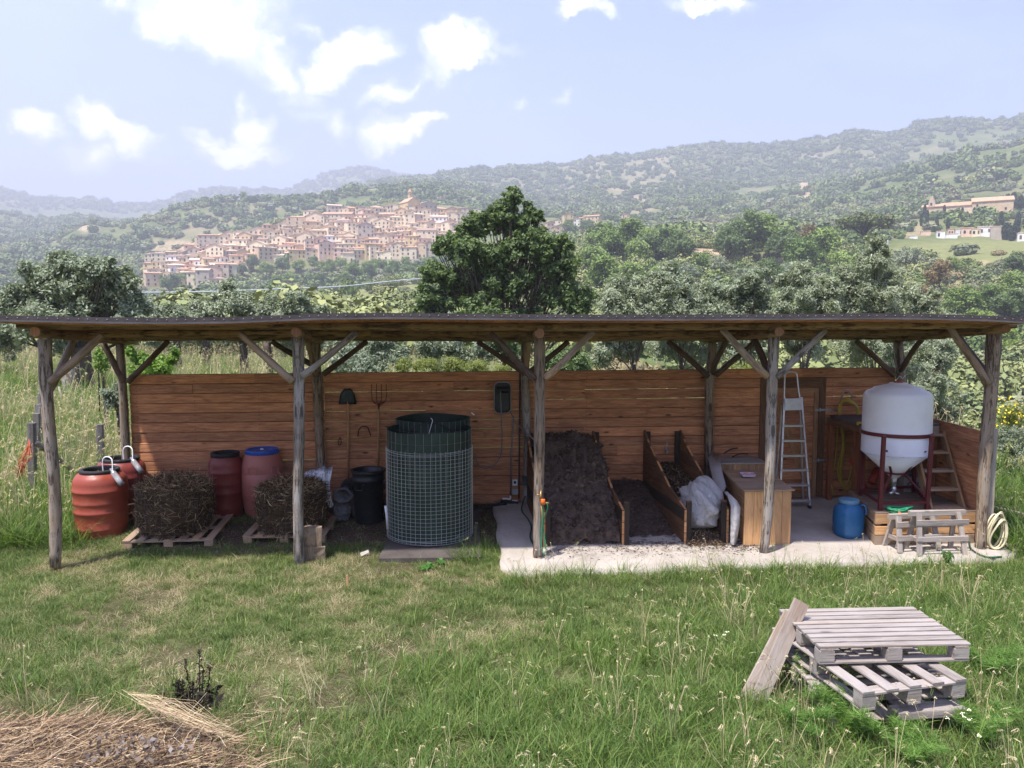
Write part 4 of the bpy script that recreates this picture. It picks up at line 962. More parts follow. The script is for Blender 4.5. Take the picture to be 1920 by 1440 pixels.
# ---- big mesh composters
def composter(u, v, r, h, lab, seed, zsink=0):
    p = foot(u, v, r); p.z = H(p.x, p.y)+.05; t = thing('mesh_composter', lab, 'composter', p, 0, 'tall green composters'); m = MB(seed)
    for (ra, z0, z1) in ((r*.985, .0, h*.995), (r*.965, .02, h*.995)):
        m.sheet([[(ra*math.cos(a)*(1+.004*math.sin(a*7)), ra*math.sin(a), z+.006*math.sin(a*3+seed)) for a in np.linspace(0, 2*math.pi, 73)] for z in np.linspace(z0, z1, 8)])
    m.build('liner', M['liner'], t, w=0)
    m = MB(seed+1); m.tube([(r*.98*math.cos(a), r*.98*math.sin(a), h*.996+.006*math.sin(a*3+seed)) for a in np.linspace(0, 2*math.pi, 73)], .004, n=5); m.build('liner_hem', M['liner'], t, w=0)
    m = MB(seed+2); q = r*1.012; rn = random.Random(seed); hh = h*.825; nv = 54
    for k in range(nv):
        a = 2*math.pi*k/nv; w_ = rn.uniform(-.002, .002)
        m.tube([(q*math.cos(a+w_), q*math.sin(a+w_), .0), (q*math.cos(a), q*math.sin(a), hh+rn.uniform(0, .02))], .0019, n=3, cap=False, smooth=False)
    zc = [hh*i/24 for i in range(25)]+[.02, .035, .05, .012]+[hh-.01, hh-.02]
    for i, z in enumerate(zc):
        ph = rn.uniform(0, 6); am = .003 if i < 25 else .012
        m.tube([(q*1.004*math.cos(a), q*1.004*math.sin(a), z+am*math.sin(a*2+ph)) for a in np.linspace(0, 2*math.pi, 65)], .0021, n=3, cap=False, smooth=False)
    m.build('wire_mesh', M['wire'], t, w=0)
    m = MB(seed+3)       # darker inner fence wires showing on the upper band
    for k in range(34):
        a = 2*math.pi*k/34; m.tube([(r*.992*math.cos(a), r*.992*math.sin(a), h*.5), (r*.992*math.cos(a), r*.992*math.sin(a), h*1.0)], .0024, n=3, cap=False, smooth=False)
    m.tube([(r*.994*math.cos(a), r*.994*math.sin(a), h*.90) for a in np.linspace(0, 2*math.pi, 65)], .0022, n=3, cap=False, smooth=False)
    m.build('fence_wire', M['dwire'], t, w=0)
    return t
b = MB(70); zb = .03
b.add([(-.90, .02, .0), (.22, .0, .0), (.24, 1.75, .12), (-.78, 1.78, .12), (-.90, .02, .055), (.22, .0, .055), (.24, 1.75, .185), (-.78, 1.78, .185)], [[3, 2, 1, 0], [4, 5, 6, 7], [0, 1, 5, 4], [1, 2, 6, 5], [2, 3, 7, 6], [3, 0, 4, 7]])
b.build('base_board', M['ply'], None, label='dark flat board lying on the grass under the two composters', cat='board')
c2 = composter(811, 1000, .47, 1.27, 'rear green composter, half hidden behind the front one', 21); c2.location = (at(812, 800, Y=1.35).x, 1.32, .17)
c1 = composter(807, 1035, .505, 1.28, 'front green composter of silver wire mesh round a dark liner', 31); c1.location.z = .105
m = MB(80); L = [(-.36, -.05, 1.10), (-.2, -.03, 1.28), (0, 0, 1.335), (.2, .03, 1.28), (.36, .05, 1.10)]; m.tube(spline(L, 6), .006, n=6); m.build('hoop', M['blackr'], c1, w=0)
m = MB(81); m.tube(spline([(0.02, -.02, 1.40), (.04, -.02, 1.37), (.03, -.02, 1.33), (-.02, -.03, 1.15), (-.04, -.04, 1.0)], 5), .0035, n=5); m.build('cord', M['white'], c1, w=0)
m = MB(82); xq = at(724, 950, Y=.75).x; m.tube([at(723, 948, Y=.72), at(725, 962, Y=.70), at(727, 992, Y=.70)], [.018, .016, .015], n=10); m.build('downpipe', M['white'], None, label='short white plastic pipe standing at the left of the front composter', cat='pipe')
m = MB(83); m.tube([at(884, 774, Y=1.32), at(889, 778, Y=1.30)], .008); m.build('knot', M['white'], c2)
# ---- hose reel and services on the wall
def services():
    Y = 1.90; t = thing('hose_reel', 'black wall-mounted box reel with grey hose hanging in a loop', 'hose reel', at(942, 773, Y=Y)); o = t.location
    w_, h_, d_ = .105, .385, .14; top = at(942, 717, Y=Y).z; bot = at(942, 773, Y=Y).z; h_ = top-bot; cx = o.x; rows = []
    def outline(s, y): 
        pts = []; rc = .06*s
        for (qx, qz, a0) in ((w_*s-rc, bot+h_-rc-(h_*(1-s)/2), 0), (-w_*s+rc, bot+h_-rc-(h_*(1-s)/2), 90), (-w_*s+rc, bot+rc+(h_*(1-s)/2), 180), (w_*s-rc, bot+rc+(h_*(1-s)/2), 270)):
            for k in range(5): a = R(a0+k*22.5); pts.append((cx+qx+rc*math.cos(a), y, qz+rc*math.sin(a)))
        return pts+[pts[0]]
    m = MB(1); m.sheet([outline(1, Y+.05), outline(1.0, Y-.06), outline(.97, Y-.075), outline(.93, Y-.075), outline(.9, Y-.02), outline(.4, Y-.02), outline(.02, Y-.02)], smooth=False); m.build('case', M['black'], t)
    m = MB(2); m.tube(outline(1.03, Y-.03), .007, n=6); m.build('trim', plain('grey trim', (.33, .34, .36), rough=.4), t)
    m = MB(3); m.sheet([[(cx-.075+.15*k/6, Y-.04-.05*math.sin(math.pi*i/6), top-.05-.09*i/6) for k in range(7)] for i in range(7)]); m.build('spool', M['blackr'], t)
    m = MB(4); m.tube(spline([at(938, 733, Y=Y-.09), at(940, 775, Y=Y-.09), at(941, 840, Y=Y-.04), at(935, 862, Y=Y-.05), at(922, 875, Y=Y-.06), at(907, 878, Y=Y-.06), at(896, 870, Y=Y-.05), at(891, 852, Y=Y-.03)], 5), .008, n=7); m.tube(spline([at(957, 772, Y=Y-.02), at(966, 790, Y=1.7), at(985, 810, Y=1.1), at(1003, 826, Y=.1)], 5), .008, n=7)
    m.build('hose', plain('grey hose', (.14, .14, .15), rough=.5), t)
    m = MB(5); m.tube([at(963, 780, Y=1.94), at(959, 850, Y=1.94), at(957, 932, Y=1.94)], .011, n=8); m.build('conduit', plain('grey conduit', (.20, .17, .16), rough=.6), None, label='thin grey pipe running down the wall beside the hose reel', cat='pipe')
    m = MB(6); m.beam(at(975, 700, Y=1.93), at(973, 935, Y=1.93), .02, .02); m.build('conduit', M['iron'], None, label='thin rust-brown pipe running down beside the third back post', cat='pipe')
    def bx(u0, v0, u1, v1, y, dep, mat, name, lab, cat, sc=None):
        a, b2 = at(u0, v0, Y=y), at(u1, v1, Y=y); m = MB(7); m.beam((a.x, y, (a.z+b2.z)/2), (b2.x, y, (a.z+b2.z)/2), dep, abs(a.z-b2.z), ch=.006); o = m.build(name, mat, None, label=lab, cat=cat); return o
    o = bx(961, 899, 970, 910, 1.93, .05, M['white'], 'socket_box', 'small white socket box on the wall under the hose reel', 'socket')
    m = MB(8); m.beam(at(963.3, 904.5, Y=1.90), at(967.7, 904.5, Y=1.90), .006, .035); m.build('socket', M['black'], o)
    bx(960, 916, 971, 927, 1.92, .05, plain('grey box', (.38, .38, .36), rough=.5), 'junction_box', 'grey junction box just below the white socket box', 'junction box')
    bx(978, 893, 988, 908, 1.80, .07, plain('dark grey box', (.05, .055, .065), rough=.5), 'switch_box', 'dark switch box on the third back post', 'switch box')
    m = MB(9); m.beam(at(938, 940, Y=1.85), at(972, 942, Y=1.85), .08, .035, ch=.006); m.build('power_strip', M['black'], None, label='black strip with plugs on the slab at the wall foot', cat='power strip')
    m = MB(10); m.tube(spline([at(942, 935, Y=1.80), at(950, 935, Y=1.80), at(956, 936, Y=1.8), at(957, 930, Y=1.85)], 3), .012); m.tube(spline([at(960, 938, Y=1.78), at(971, 939, Y=1.78)], 3), .009, n=6); m.build('pipe_elbow', M['white'], None, label='white plastic elbow pipe lying on the black power strip', cat='pipe')
    m = MB(11); m.tube(spline([foot(890, 957)+Vector((0, 0, .03)), foot(915, 955)+Vector((0, 0, .03)), foot(935, 948)+Vector((0, 0, .02)), at(950, 944, Y=1.75)], 5), .022, n=8); m.build('drain_pipe', M['blackr'], None, label='black corrugated pipe running from the wall foot to the grass', cat='pipe')
    m = MB(12); m.tube(spline([at(985, 930, Y=1.7), foot(978, 958)+Vector((0, 0, .02)), foot(990, 975)+Vector((0, 0, .012)), foot(996, 990)+Vector((0, 0, .012)), foot(994, 1008)+Vector((0, 0, .012)), foot(1000, 1022)+Vector((0, 0, .012))], 6), .010, n=6); m.build('cable', M['darkgreenhose'], None, label='dark green hose trailing over the slab beside the first bin wall', cat='hose')
services()
def standpipe():
    Y = -.08; t = thing('standpipe', 'tap on a grey standpipe fixed to the middle front post', 'tap', at(1013, 1040, Y=Y)); 
    m = MB(1); m.tube([at(1011, 1041, Y=Y), at(1011, 1000, Y=Y), at(1013, 945, Y=Y), at(1013, 930, Y=Y)], .0115, n=8); m.build('pipe', M['steel'], t)
    m = MB(2); brass = plain('brass', (.35, .22, .10), rough=.35, metal=.8); m.tube([at(1004, 928, Y=Y), at(1016, 928, Y=Y)], .007, n=6); m.tube([at(1014, 922, Y=Y-.01), at(1014, 940, Y=Y-.02)], [.012, .016], n=8); m.tube([at(1012, 922, Y=Y), at(1017, 921, Y=Y)], .01, n=6); m.build('tap', brass, t)
    m = MB(3); m.lathe([(.012, -.03), (.024, -.028), (.026, 0), (.024, .03), (.012, .035)], at(1018, 941, Y=Y-.03), n=12); m.build('hose_connector', M['orange'], t)
    m = MB(4); m.tube([at(1015, 948, Y=Y-.02), at(1016, 962, Y=Y-.02), at(1016, 978, Y=Y-.02)], .006, n=6); m.tube([at(1022, 943, Y=Y), at(1029, 943, Y=Y+.02)], .008); m.build('lance', plain('ochre pipe', (.45, .25, .06), rough=.5), t)
    m = MB(5); zf = Vector((0, 0, .02))
    m.tube(spline([at(1018, 945, Y=Y-.02), at(1017, 980, Y=Y-.02), at(1015, 1015, Y=Y-.02), at(1018, 1036, Y=Y-.02), at(1023, 1036, Y=Y-.03), at(1023, 1020, Y=Y-.02), at(1018, 985, Y=Y), at(1023, 965, Y=Y), at(1027, 950, Y=Y), at(1024, 943, Y=Y)], 6), .0075, n=7)
    m.build('hose', M['greenhose'], None, label='green hose looped down from the tap on the middle front post', cat='hose')
standpipe()
# ---- compost bays
def profile_z(y):  # top edge of a bin wall
    return float(np.interp(y, [.30, .84, 1.62, 1.92], [.565, .615, .985, 1.16]))
def bin_wall(x, lab, x_back=None, seed=1, y0=.30, side=1):
    t = thing('bin_wall', lab, 'bin wall', (x, 1.1, .06), 0, 'stepped board walls of the compost bays'); xb = x_back if x_back is not None else x-.02
    X = lambda y: x+(xb-x)*(y-y0)/(1.9-y0); nrow = 8; zs = np.linspace(.06, 1.17, nrow+1); rn = random.Random(seed)
    for k in range(nrow):
        m = MB(seed*20+k); za, zb_ = zs[k]+.004, zs[k+1]-.003
        def front(z):      # where the sloping edge is at this height
            if z <= .565: return y0
            return float(np.interp(z, [.565, .615, .985, 1.16], [.30, .84, 1.62, 1.90])) if z > .565 else y0
        ya, yb = front(za)+(0 if za <= .565 else 0), front(zb_); yb = max(yb, ya)
        zoff = lambda y: .0
        if za > 1.1: continue
        w = .013; pts = []
        for (y, z) in ((ya, za), (1.90, za), (1.90, zb_), (min(yb, 1.89), zb_)):
            for s in (-w, w): pts.append((X(y)+s, y, z))
        gc = [(p[1], p[2], p[0]) for p in pts]
        m.add(pts, [[0, 2, 4, 6], [7, 5, 3, 1], [0, 1, 3, 2], [2, 3, 5, 4], [4, 5, 7, 6], [6, 7, 1, 0]], gc); m.build('plank', M['bin'] if k != 2 else M['darkpost'], t)
        m = MB(seed*20+k+9)     # pale sawn edge facing out
        m.add([(X(ya)-w, ya-.003, za), (X(ya)+w, ya-.003, za), (X(yb)+w, yb-.003, zb_-.002), (X(yb)-w, yb-.003, zb_-.002)], [[0, 1, 2, 3]]); m.build('sawn_edge', M['cut'], t)
    m = MB(seed+500); m.beam((x+side*.043, y0+.022, .05), (x+side*.043, y0+.022, .56), .058, .05, up=(0, 1, 0)); m.build('end_post', M['darkpost'], t)
    m = MB(seed+501); m.beam((x+side*.043, y0+.022, .562), (x+side*.043, y0+.022, .570), .060, .052, up=(0, 1, 0)); m.build('end_post_top', M['bin'], t)
    m = MB(seed+502); m.beam((xb+side*.043, 1.88, .1), (xb+side*.043, 1.88, 1.15), .06, .05, up=(0, 1, 0)); m.build('back_post', M['darkpost'], t)
bin_wall(.955, 'leftmost bay wall, half hidden behind the middle front post', .90, 1)
bin_wall(1.87, 'bay wall between the manure heap and the dark compost', 1.79, 2)
bin_wall(2.60, 'bay wall between the dark compost and the white bag', 2.49, 3)
bin_wall(3.10, 'bay wall beside the wooden chest, right of the white bag', 2.98, 4, side=-1)
def pile(name, x0, x1, yprof, zprof, mat, cmat, lab, cat, seed, n, L, Wd, bump=.06, tb=.0, floor=.05):
    rg = np.random.default_rng(seed); nx, ny = 46, 70; xs = np.linspace(x0, x1, nx); ys = np.linspace(yprof[0], yprof[-1], ny); X, Y = np.meshgrid(xs, ys)
    Z = np.interp(Y, yprof, zprof); mid = 1-.22*np.abs((X-(x0+x1)/2)/((x1-x0)/2))**3
    Z = .0+floor+np.clip(Y, 0, 1.9)*.0873*1+(Z)*mid+(fbm(X*7+seed, Y*7, 4, seed)-.5)*bump*2+(np.abs(fbm(X*16, Y*16, 3, seed+3)-.5))*bump*1.2*(Z > .04)
    V = np.stack([X, Y, Z], -1).reshape(-1, 3); i = np.arange(ny-1)[:, None]*nx+np.arange(nx-1)[None]; F = np.stack([i, i+1, i+nx+1, i+nx], -1).reshape(-1, 4)
    # skirt so that the heap is a closed body
    core = (V, F, np.full(len(V), .2)); 
    me = npmesh(name+'_core', V, F, cmat, np.full(len(V), .3), smooth=True); t = npobj(name, me, label=lab, cat=cat)
    k = rg.integers(0, len(V), n); P = V[k]+rg.normal(size=(n, 3))*.008; D = rvec(rg, n)*np.array([1, 1, .4])+np.array([0, -.1, .12])
    Vs, Fs, T = sticks(rg, P, D, rg.uniform(*L, n), rg.uniform(*Wd, n), np.clip(rg.random(n)**1.6+tb, 0, 1)); npobj('loose_litter', npmesh('litter', Vs, Fs, cmat if False else mat, T), parent=t, kind='stuff')
    # clods
    nc = n//12; k = rg.integers(0, len(V), nc); s = rg.uniform(.006, .028, nc)*(.6+bump*8); d = rvec(rg, 6); Q = []; FF = []
    oc = np.array([[1, 0, 0], [-1, 0, 0], [0, 1, 0], [0, -1, 0], [0, 0, 1], [0, 0, -1]]); tri = np.array([[0, 2, 4], [2, 1, 4], [1, 3, 4], [3, 0, 4], [2, 0, 5], [1, 2, 5], [3, 1, 5], [0, 3, 5]])
    Q = V[k][:, None]+oc[None]*s[:, None, None]*rg.uniform(.6, 1.3, (nc, 6, 1)); FF = (np.arange(nc)[:, None, None]*6+tri[None]).reshape(-1, 3)
    npobj('clods', npmesh('clods', Q.reshape(-1, 3), FF, mat, np.repeat(rg.random(nc)**1.5*.8, 6)), parent=t, kind='stuff')
    return t
pile('manure_heap', .98, 1.84, [.32, .40, .60, .85, 1.2, 1.5, 1.9], [.02, .13, .36, .55, .80, .90, .93], M['manure'], M['peat'], 'tall brown manure heap filling the leftmost bay', 'manure heap', 11, 5200, (.02, .10), (.001, .003), bump=.14)
pile('compost_heap', 1.90, 2.57, [.55, .75, 1.0, 1.3, 1.6, 1.9], [.0, .03, .08, .15, .22, .26], M['manure'], M['peat'], 'dark low compost heap in the bay left of the white bag', 'compost heap', 12, 3500, (.01, .05), (.001, .003), bump=.03, tb=-.1)
pile('wood_chip_heap', 2.62, 3.05, [.22, .32, .55, 1.0, 1.4, 1.9], [.0, .04, .07, .25, .42, .5], M['chips'], M['peat'], 'brown wood chip heap under the white bag', 'wood chip heap', 13, 9000, (.012, .045), (.002, .005), bump=.02, tb=.1)
def spill():
    rg = np.random.default_rng(6); n = 1500; x = rg.normal(1.9, .75, n); x[n//2:] = rg.uniform(2.6, 3.4, n-n//2); y = .38-np.abs(rg.normal(0, .22, n)); k = (x > .95) & (x < 3.7) & (y > -.4); x, y = x[k], y[k]; n = len(x)
    P = np.stack([x, y, .047+np.clip(y, 0, 2)*.0873+rg.uniform(.001, .006, n)], 1); D = rvec(rg, n)*np.array([1, 1, .12]); V, F, T = sticks(rg, P, D, rg.uniform(.006, .04, n), rg.uniform(.0015, .006, n), rg.random(n)**2*.9)
    npobj('spilled_compost', npmesh('spill', V, F, M['manure'], T), kind='stuff', label='dark crumbs and chips spilled on the slab before the bays', cat='spilled compost')
spill()
# ---- big white bag and plastic sheeting
o = crumple('polythene_bag', 'big crumpled white polythene bag stuffed into the narrow bay', 'bag', (at(1312, 930, Y=.68).x, .70, .40), (.22, .34, .34), M['poly'], 4, .26, fr=1.5)
o.rotation_euler = (R(-22), R(8), R(15))
def sheeting():
    def strip(rows, lab, mat=M['poly']):
        m = MB(1); m.sheet([spline(r_, 3) for r_ in rows], thick=.004); m.build('polythene_sheet', mat, None, label=lab, cat='plastic sheet', group='plastic sheets beside the chest')
    strip([[at(1328, 858, Y=1.6), at(1336, 850, Y=1.7), at(1350, 852, Y=1.7)], [at(1332, 880, Y=1.3), at(1342, 880, Y=1.2), at(1352, 874, Y=1.25)], [at(1338, 905, Y=.95), at(1350, 905, Y=.85), at(1357, 895, Y=.95)], [at(1350, 925, Y=.7), at(1356, 922, Y=.66), at(1362, 912, Y=.75)]], 'clear sheet trailing from the back wall over the bay wall')
    strip([[at(1357, 922, Y=.5), at(1363, 921, Y=.42), at(1368, 926, Y=.42)], [at(1364, 930, Y=.3), at(1374, 932, Y=.22), at(1383, 940, Y=.25)], [at(1370, 948, Y=.2), at(1380, 950, Y=.15), at(1389, 952, Y=.2)], [at(1370, 985, Y=.2), at(1379, 985, Y=.14), at(1387, 985, Y=.2)], [at(1369, 1018, Y=.2), at(1376, 1022, Y=.15), at(1381, 1018, Y=.2)]], 'white folded sheet hanging down between bay wall and chest')
sheeting()
# ---- chests
def chest(lab, x0, x1, y0, y1, h, z0, fm, lidm, seed, lids=7, shear=.12):
    t = thing('wooden_chest', lab, 'chest', ((x0+x1)/2, (y0+y1)/2, z0)); nb = max(4, int((x1-x0)/.095)); w_ = (x1-x0)/nb
    m = MB(seed)
    for k in range(nb): m.beam((x0+(k+.5)*w_, y0, z0), (x0+(k+.5)*w_, y0, z0+h), w_-.003, .018, up=(0, 1, 0), ch=.002)
    m.build('front', fm, t)
    m = MB(seed+1); nr = 6
    for k in range(nr): 
        z = z0+(k+.5)*h/nr
        for X, s in ((x0+.01, 1), (x1-.01, 1)): m.beam((X, y0+.012, z), (X+shear, y1, z), .018, h/nr-.003, up=(0, 0, 1), ch=.002)
    m.build('side_boards', M['trim'], t)
    m = MB(seed+2); m.beam((x0+shear, y1, z0+h/2), (x1+shear, y1, z0+h/2), .018, h); m.build('back_board', M['trim'], t)
    m = MB(seed+3); zl = z0+h+.012; d = (y1-y0+.06)/lids
    for k in range(lids):
        y = y0-.03+(k+.5)*d; q = shear*(y-y0)/(y1-y0); m.beam((x0-.02+q, y, zl), (x1+.02+q, y, zl), d-.004, .02, ch=.002)
    m.build('lid', lidm, t); return t
chest('small old chest with greyish lid standing behind the pale chest', 3.36, 3.98, 1.42, 1.86, .62, .16, M['trim'], M['oldw'], 60, 3, .02)
zc = .72-.075
ch = chest('pale new pine chest with plank lid right of the compost bays', 3.262, 3.815, .215, 1.32, .63, .065, M['pale'], M['crate'], 70, 9, .14)
def tray():
    c = at(1402, 893, Z=.735); t = thing('tray', 'small pale lilac tray lying on the chest lid', 'tray', c, R(-8)); m = MB(1)
    m.sheet([[(x*sx, y*sy, z) for x, y in ((-1, -1), (1, -1), (1, 1), (-1, 1), (-1, -1))] for sx, sy, z in ((.085, .075, .035), (.07, .06, .004), (.0, .0, .004))], smooth=False); m.build('dish', plain('lilac plastic', (.55, .5, .66), rough=.4), t, w=0)
    for k, (x, y, s) in enumerate(((-.02, 0, .04), (.045, -.01, .03))):
        o = crumple('fruit_peel', 'larger pink scrap in the lilac tray' if k == 0 else 'smaller pink scrap at the right end of the lilac tray', 'scrap', c+Vector((x, y, .025)), (s, s*.7, s*.5), plain('pink scrap', (.62, .22, .18), rough=.6), 5+k, .25)
tray()
for k, (a, b, c, lab) in enumerate((((1357, 850), (1372, 842), (1383, 840), 'upper short piece of black pipe behind the chests'), ((1373, 857), (1387, 851), (1402, 851), 'lower short piece of black pipe on the old chest'))):
    m = MB(k); m.tube(spline([at(*a, Y=1.7), at(*b, Y=1.75), at(*c, Y=1.8)], 5), .009, n=7); m.build('pipe_offcut', M['blackr'], None, label=lab, cat='pipe')
m = MB(5); m.tube(spline([at(1252, 830, Y=1.9), at(1249, 838, Y=1.88), at(1251, 845, Y=1.86), at(1247, 848, Y=1.88)], 4), [.006]*13, n=6); m.sheet([[at(1250, 838, Y=1.88), at(1254, 840, Y=1.88)], [at(1246, 848, Y=1.87), at(1252, 849, Y=1.87)]], thick=.01); m.build('wall_tap', M['steel'], None, label='small metal tap on the wall above the narrow bay', cat='tap')
# ---- stepladder
def stepladder():
    t = thing('stepladder', 'aluminium stepladder with six treads leaning before the door', 'stepladder', foot(1490, 950)); g = lambda u, v, y: at(u, v, Y=y)
    ft = foot(1463, 944); yl0, yl1 = 1.45, 1.78
    def L(u, v): t_ = (944-v)/(944-700); return g(u, v, yl0+(yl1-yl0)*t_)
    lb, lt = L(1461, 945), L(1470, 745); rb, rt = L(1518, 950), L(1502, 745); hl, hr = L(1471, 705), L(1495, 705)
    m = MB(1); m.beam(lb, lt, .022, .045, up=(0, -1, .2)); m.beam(rb, rt, .022, .045, up=(0, -1, .2)); m.build('side_rail', M['alu'], t)
    m = MB(2); m.tube(spline([L(1470, 760), L(1471, 715), L(1473, 701), L(1480, 698), L(1489, 698), L(1494, 703), L(1497, 730), L(1502, 760)], 5), .0115, n=8); m.build('hand_hoop', M['alu'], t)
    for v in (798, 826, 854, 881, 909, 938):
        tt = (v-700)/(944-700); a = L(1471-10*tt+0, v); b_ = L(1498+21*tt, v); m = MB(v); m.beam(a, b_, .085, .028, up=(0, 0, 1), ch=.003); m.build('tread', M['alu'], t)
    m = MB(3); m.sheet([[L(1470.5, 744), L(1499.5, 743)], [L(1469, 772), L(1501, 771)]], thick=.0, smooth=False); g_ = L(1485, 757); 
    m2 = MB(4); a, b_ = L(1469.5, 758), L(1500.5, 757); m2.beam(a-Vector((0, .035, 0)), b_-Vector((0, .035, 0)), .018, .16, up=(0, .1, 1), ch=.003)
    for k in range(7): z = Vector((0, -.047, -.07+k*.022)); m2.beam(a+z, b_+z, .004, .005)
    m2.build('platform', M['alu'], t)
    m = MB(6); m.beam(g(1455, 893, 1.86), g(1466, 760, 1.84), .018, .03, up=(0, 1, 0)); m.build('rear_leg', M['alu'], t)
    m = MB(7); m.beam(g(1506, 946, 1.84), g(1500, 770, 1.84), .018, .03, up=(0, 1, 0)); m.build('rear_leg', M['alu'], t)
    for p in (lb, rb): m = MB(8); m.beam(p-Vector((0, 0, .03)), p+Vector((0, 0, .02)), .03, .05, up=(0, 1, 0)); m.build('foot_cap', M['blackr'], t)
stepladder()
# ---- yellow hose on a hook
def yhose():
    Y = 1.90; m = MB(1); m.tube(spline([at(1576, 752, Y=Y), at(1581, 737, Y=Y-.04), at(1587, 731, Y=Y-.05), at(1594, 734, Y=Y-.05), at(1597, 748, Y=Y-.03)], 5), .008, n=7); m.build('wall_hanger', M['steel'], None, label='bent metal hanger on the wall holding the yellow hose', cat='hanger')
    m = MB(2); rn = random.Random(2)
    for k in range(6):
        w = rn.uniform(-2, 2); d = rn.uniform(-.03, .0)
        m.tube(spline([at(1574+w, 775, Y=Y+d), at(1576+w, 758, Y=Y+d), at(1585+w*.4, 748+k*1.0, Y=Y-.05), at(1594+w*.4, 750+k, Y=Y-.05), at(1606+w, 762, Y=Y+d), at(1609+w*.8, 785, Y=Y+d), at(1604+w*2, 850, Y=Y+d), at(1594+w*2, 905+w*2, Y=Y+d), at(1580+w, 912+w*2, Y=Y+d), at(1574+w*2, 880, Y=Y+d), at(1582+w, 830, Y=Y+d), at(1574+w, 775, Y=Y+d)], 5), .0085, n=6)
    m.tube(spline([at(1574, 770, Y=Y-.02), at(1566, 860, Y=Y-.03), at(1559, 900, Y=Y-.1), at(1562, 925, Y=Y-.2)], 5), .0085, n=6)
    m.build('hose', M['yellowhose'], None, label='coiled yellow garden hose hanging on the wall beside the door', cat='hose')
yhose()
# ---- working platform with ladder behind the tank
def platform():
    t = thing('timber_platform', 'high dark timber platform on posts behind the white tank', 'platform', (5.55, 1.4, .16)); zt_ = 1.345
    m = MB(1)
    y = .93
    for k in range(8): m.beam((4.99+(.06 if k > 5 else 0), y+.058, zt_), (6.03, y+.058, zt_), .112, .025, ch=.002); y += .116
    m.build('deck', M['ply'] if False else wood('dark deck board', (.12, .10, .095), (.075, .06, .055), (.03, .02, .02), knots=.2, bump=.5), t)
    for (x, y) in ((5.04, 1.80), (5.05, .98), (5.98, .98), (5.98, 1.80), (5.14, 1.30)):
        m = MB(int(x*10+y*100)); m.beam((x, y, .14), (x, y, zt_-.014), .065, .065, up=(0, 1, 0), ch=.003); m.build('leg', wood('red brown post', (.26, .10, .05), (.16, .06, .03), (.04, .02, .01), knots=.4), t)
    m = MB(3); m.beam((5.0, .95, zt_-.06), (6.02, .95, zt_-.06), .03, .085); m.build('front_rail', M['crate'], t)
    m = MB(4); m.beam((5.02, .96, zt_-.06), (5.02, 1.84, zt_-.06), .03, .085); m.build('side_rail', M['bin'], t)
platform()
def wladder():
    t = thing('wooden_ladder', 'open wooden step ladder leaning on the platform right of the tank', 'ladder', (5.85, .55, .45)); 
    a0, a1 = at(1766, 812, Y=.90), at(1806, 958, Y=.28); b0 = a0+Vector((-.40, 0, 0)); b1 = a1+Vector((-.40, 0, .0))
    for i, (p, q) in enumerate(((a0, a1), (b0, b1))):
        m = MB(i+3); m.beam(p, q, .03, .10, up=(0, -.6, 1), ch=.002); m.build('stringer', M['trim'], t)
    for k in range(5):
        s = .02+k*.235; p = a0.lerp(a1, s); q = b0.lerp(b1, s); m = MB(k+9); m.beam(p+Vector((-.018, 0, 0)), q+Vector((.018, 0, 0)), .13, .028, up=(0, 0, 1), ch=.003); m.build('tread', M['crate'], t)
wladder()
# ---- crate plinth
def crate():
    z0, z1 = .055, .43; x0, x1 = 4.80, 6.0; y0 = .155; y1 = 1.18; sh_ = .20
    t = thing('crate_plinth', 'low slatted timber crate under the white tank', 'crate', ((x0+x1)/2, .6, z0))
    fr = [(z1-.125, z1-.012), (z1-.255, z1-.155), (z0+.0, z0+.11)]
    for i, (a, b_) in enumerate(fr):
        m = MB(i+1); m.beam((x0, y0, (a+b_)/2), (x1, y0+.0, (a+b_)/2), .022, b_-a, ch=.003); m.build('front_board', M['pale'] if i < 2 else M['crate'], t)
        m = MB(i+11); m.beam((x0+.008, y0+.014, (a+b_)/2), (x0+sh_+.02, y1, (a+b_)/2+.05), .02, b_-a, ch=.003); m.build('side_board', M['crate'], t)
    m = MB(20); 
    for k in range(9):
        f = k/9; y = y0-.01+(k+.5)*(y1-y0)/9; m.beam((x0+sh_*f, y, z1+f*.02), (x1+.02, y, z1+f*.02), (y1-y0)/9-.004, .022, ch=.002)
    m.build('top', wood('worn crate top', (.26, .19, .14), (.18, .13, .10), (.06, .04, .03), knots=.3, bump=.5), t)
    for (x, y) in ((x0+.05, y0+.05), (x0+.65, y0+.05), (x1-.04, y0+.05), (x0+sh_+.05, y1-.04), (x1-.04, y1-.04)): m = MB(int(x*30)); m.beam((x, y, z0), (x, y, z1-.012), .06, .06, up=(0, 1, 0)); m.build('corner_post', M['crate'], t)
crate()
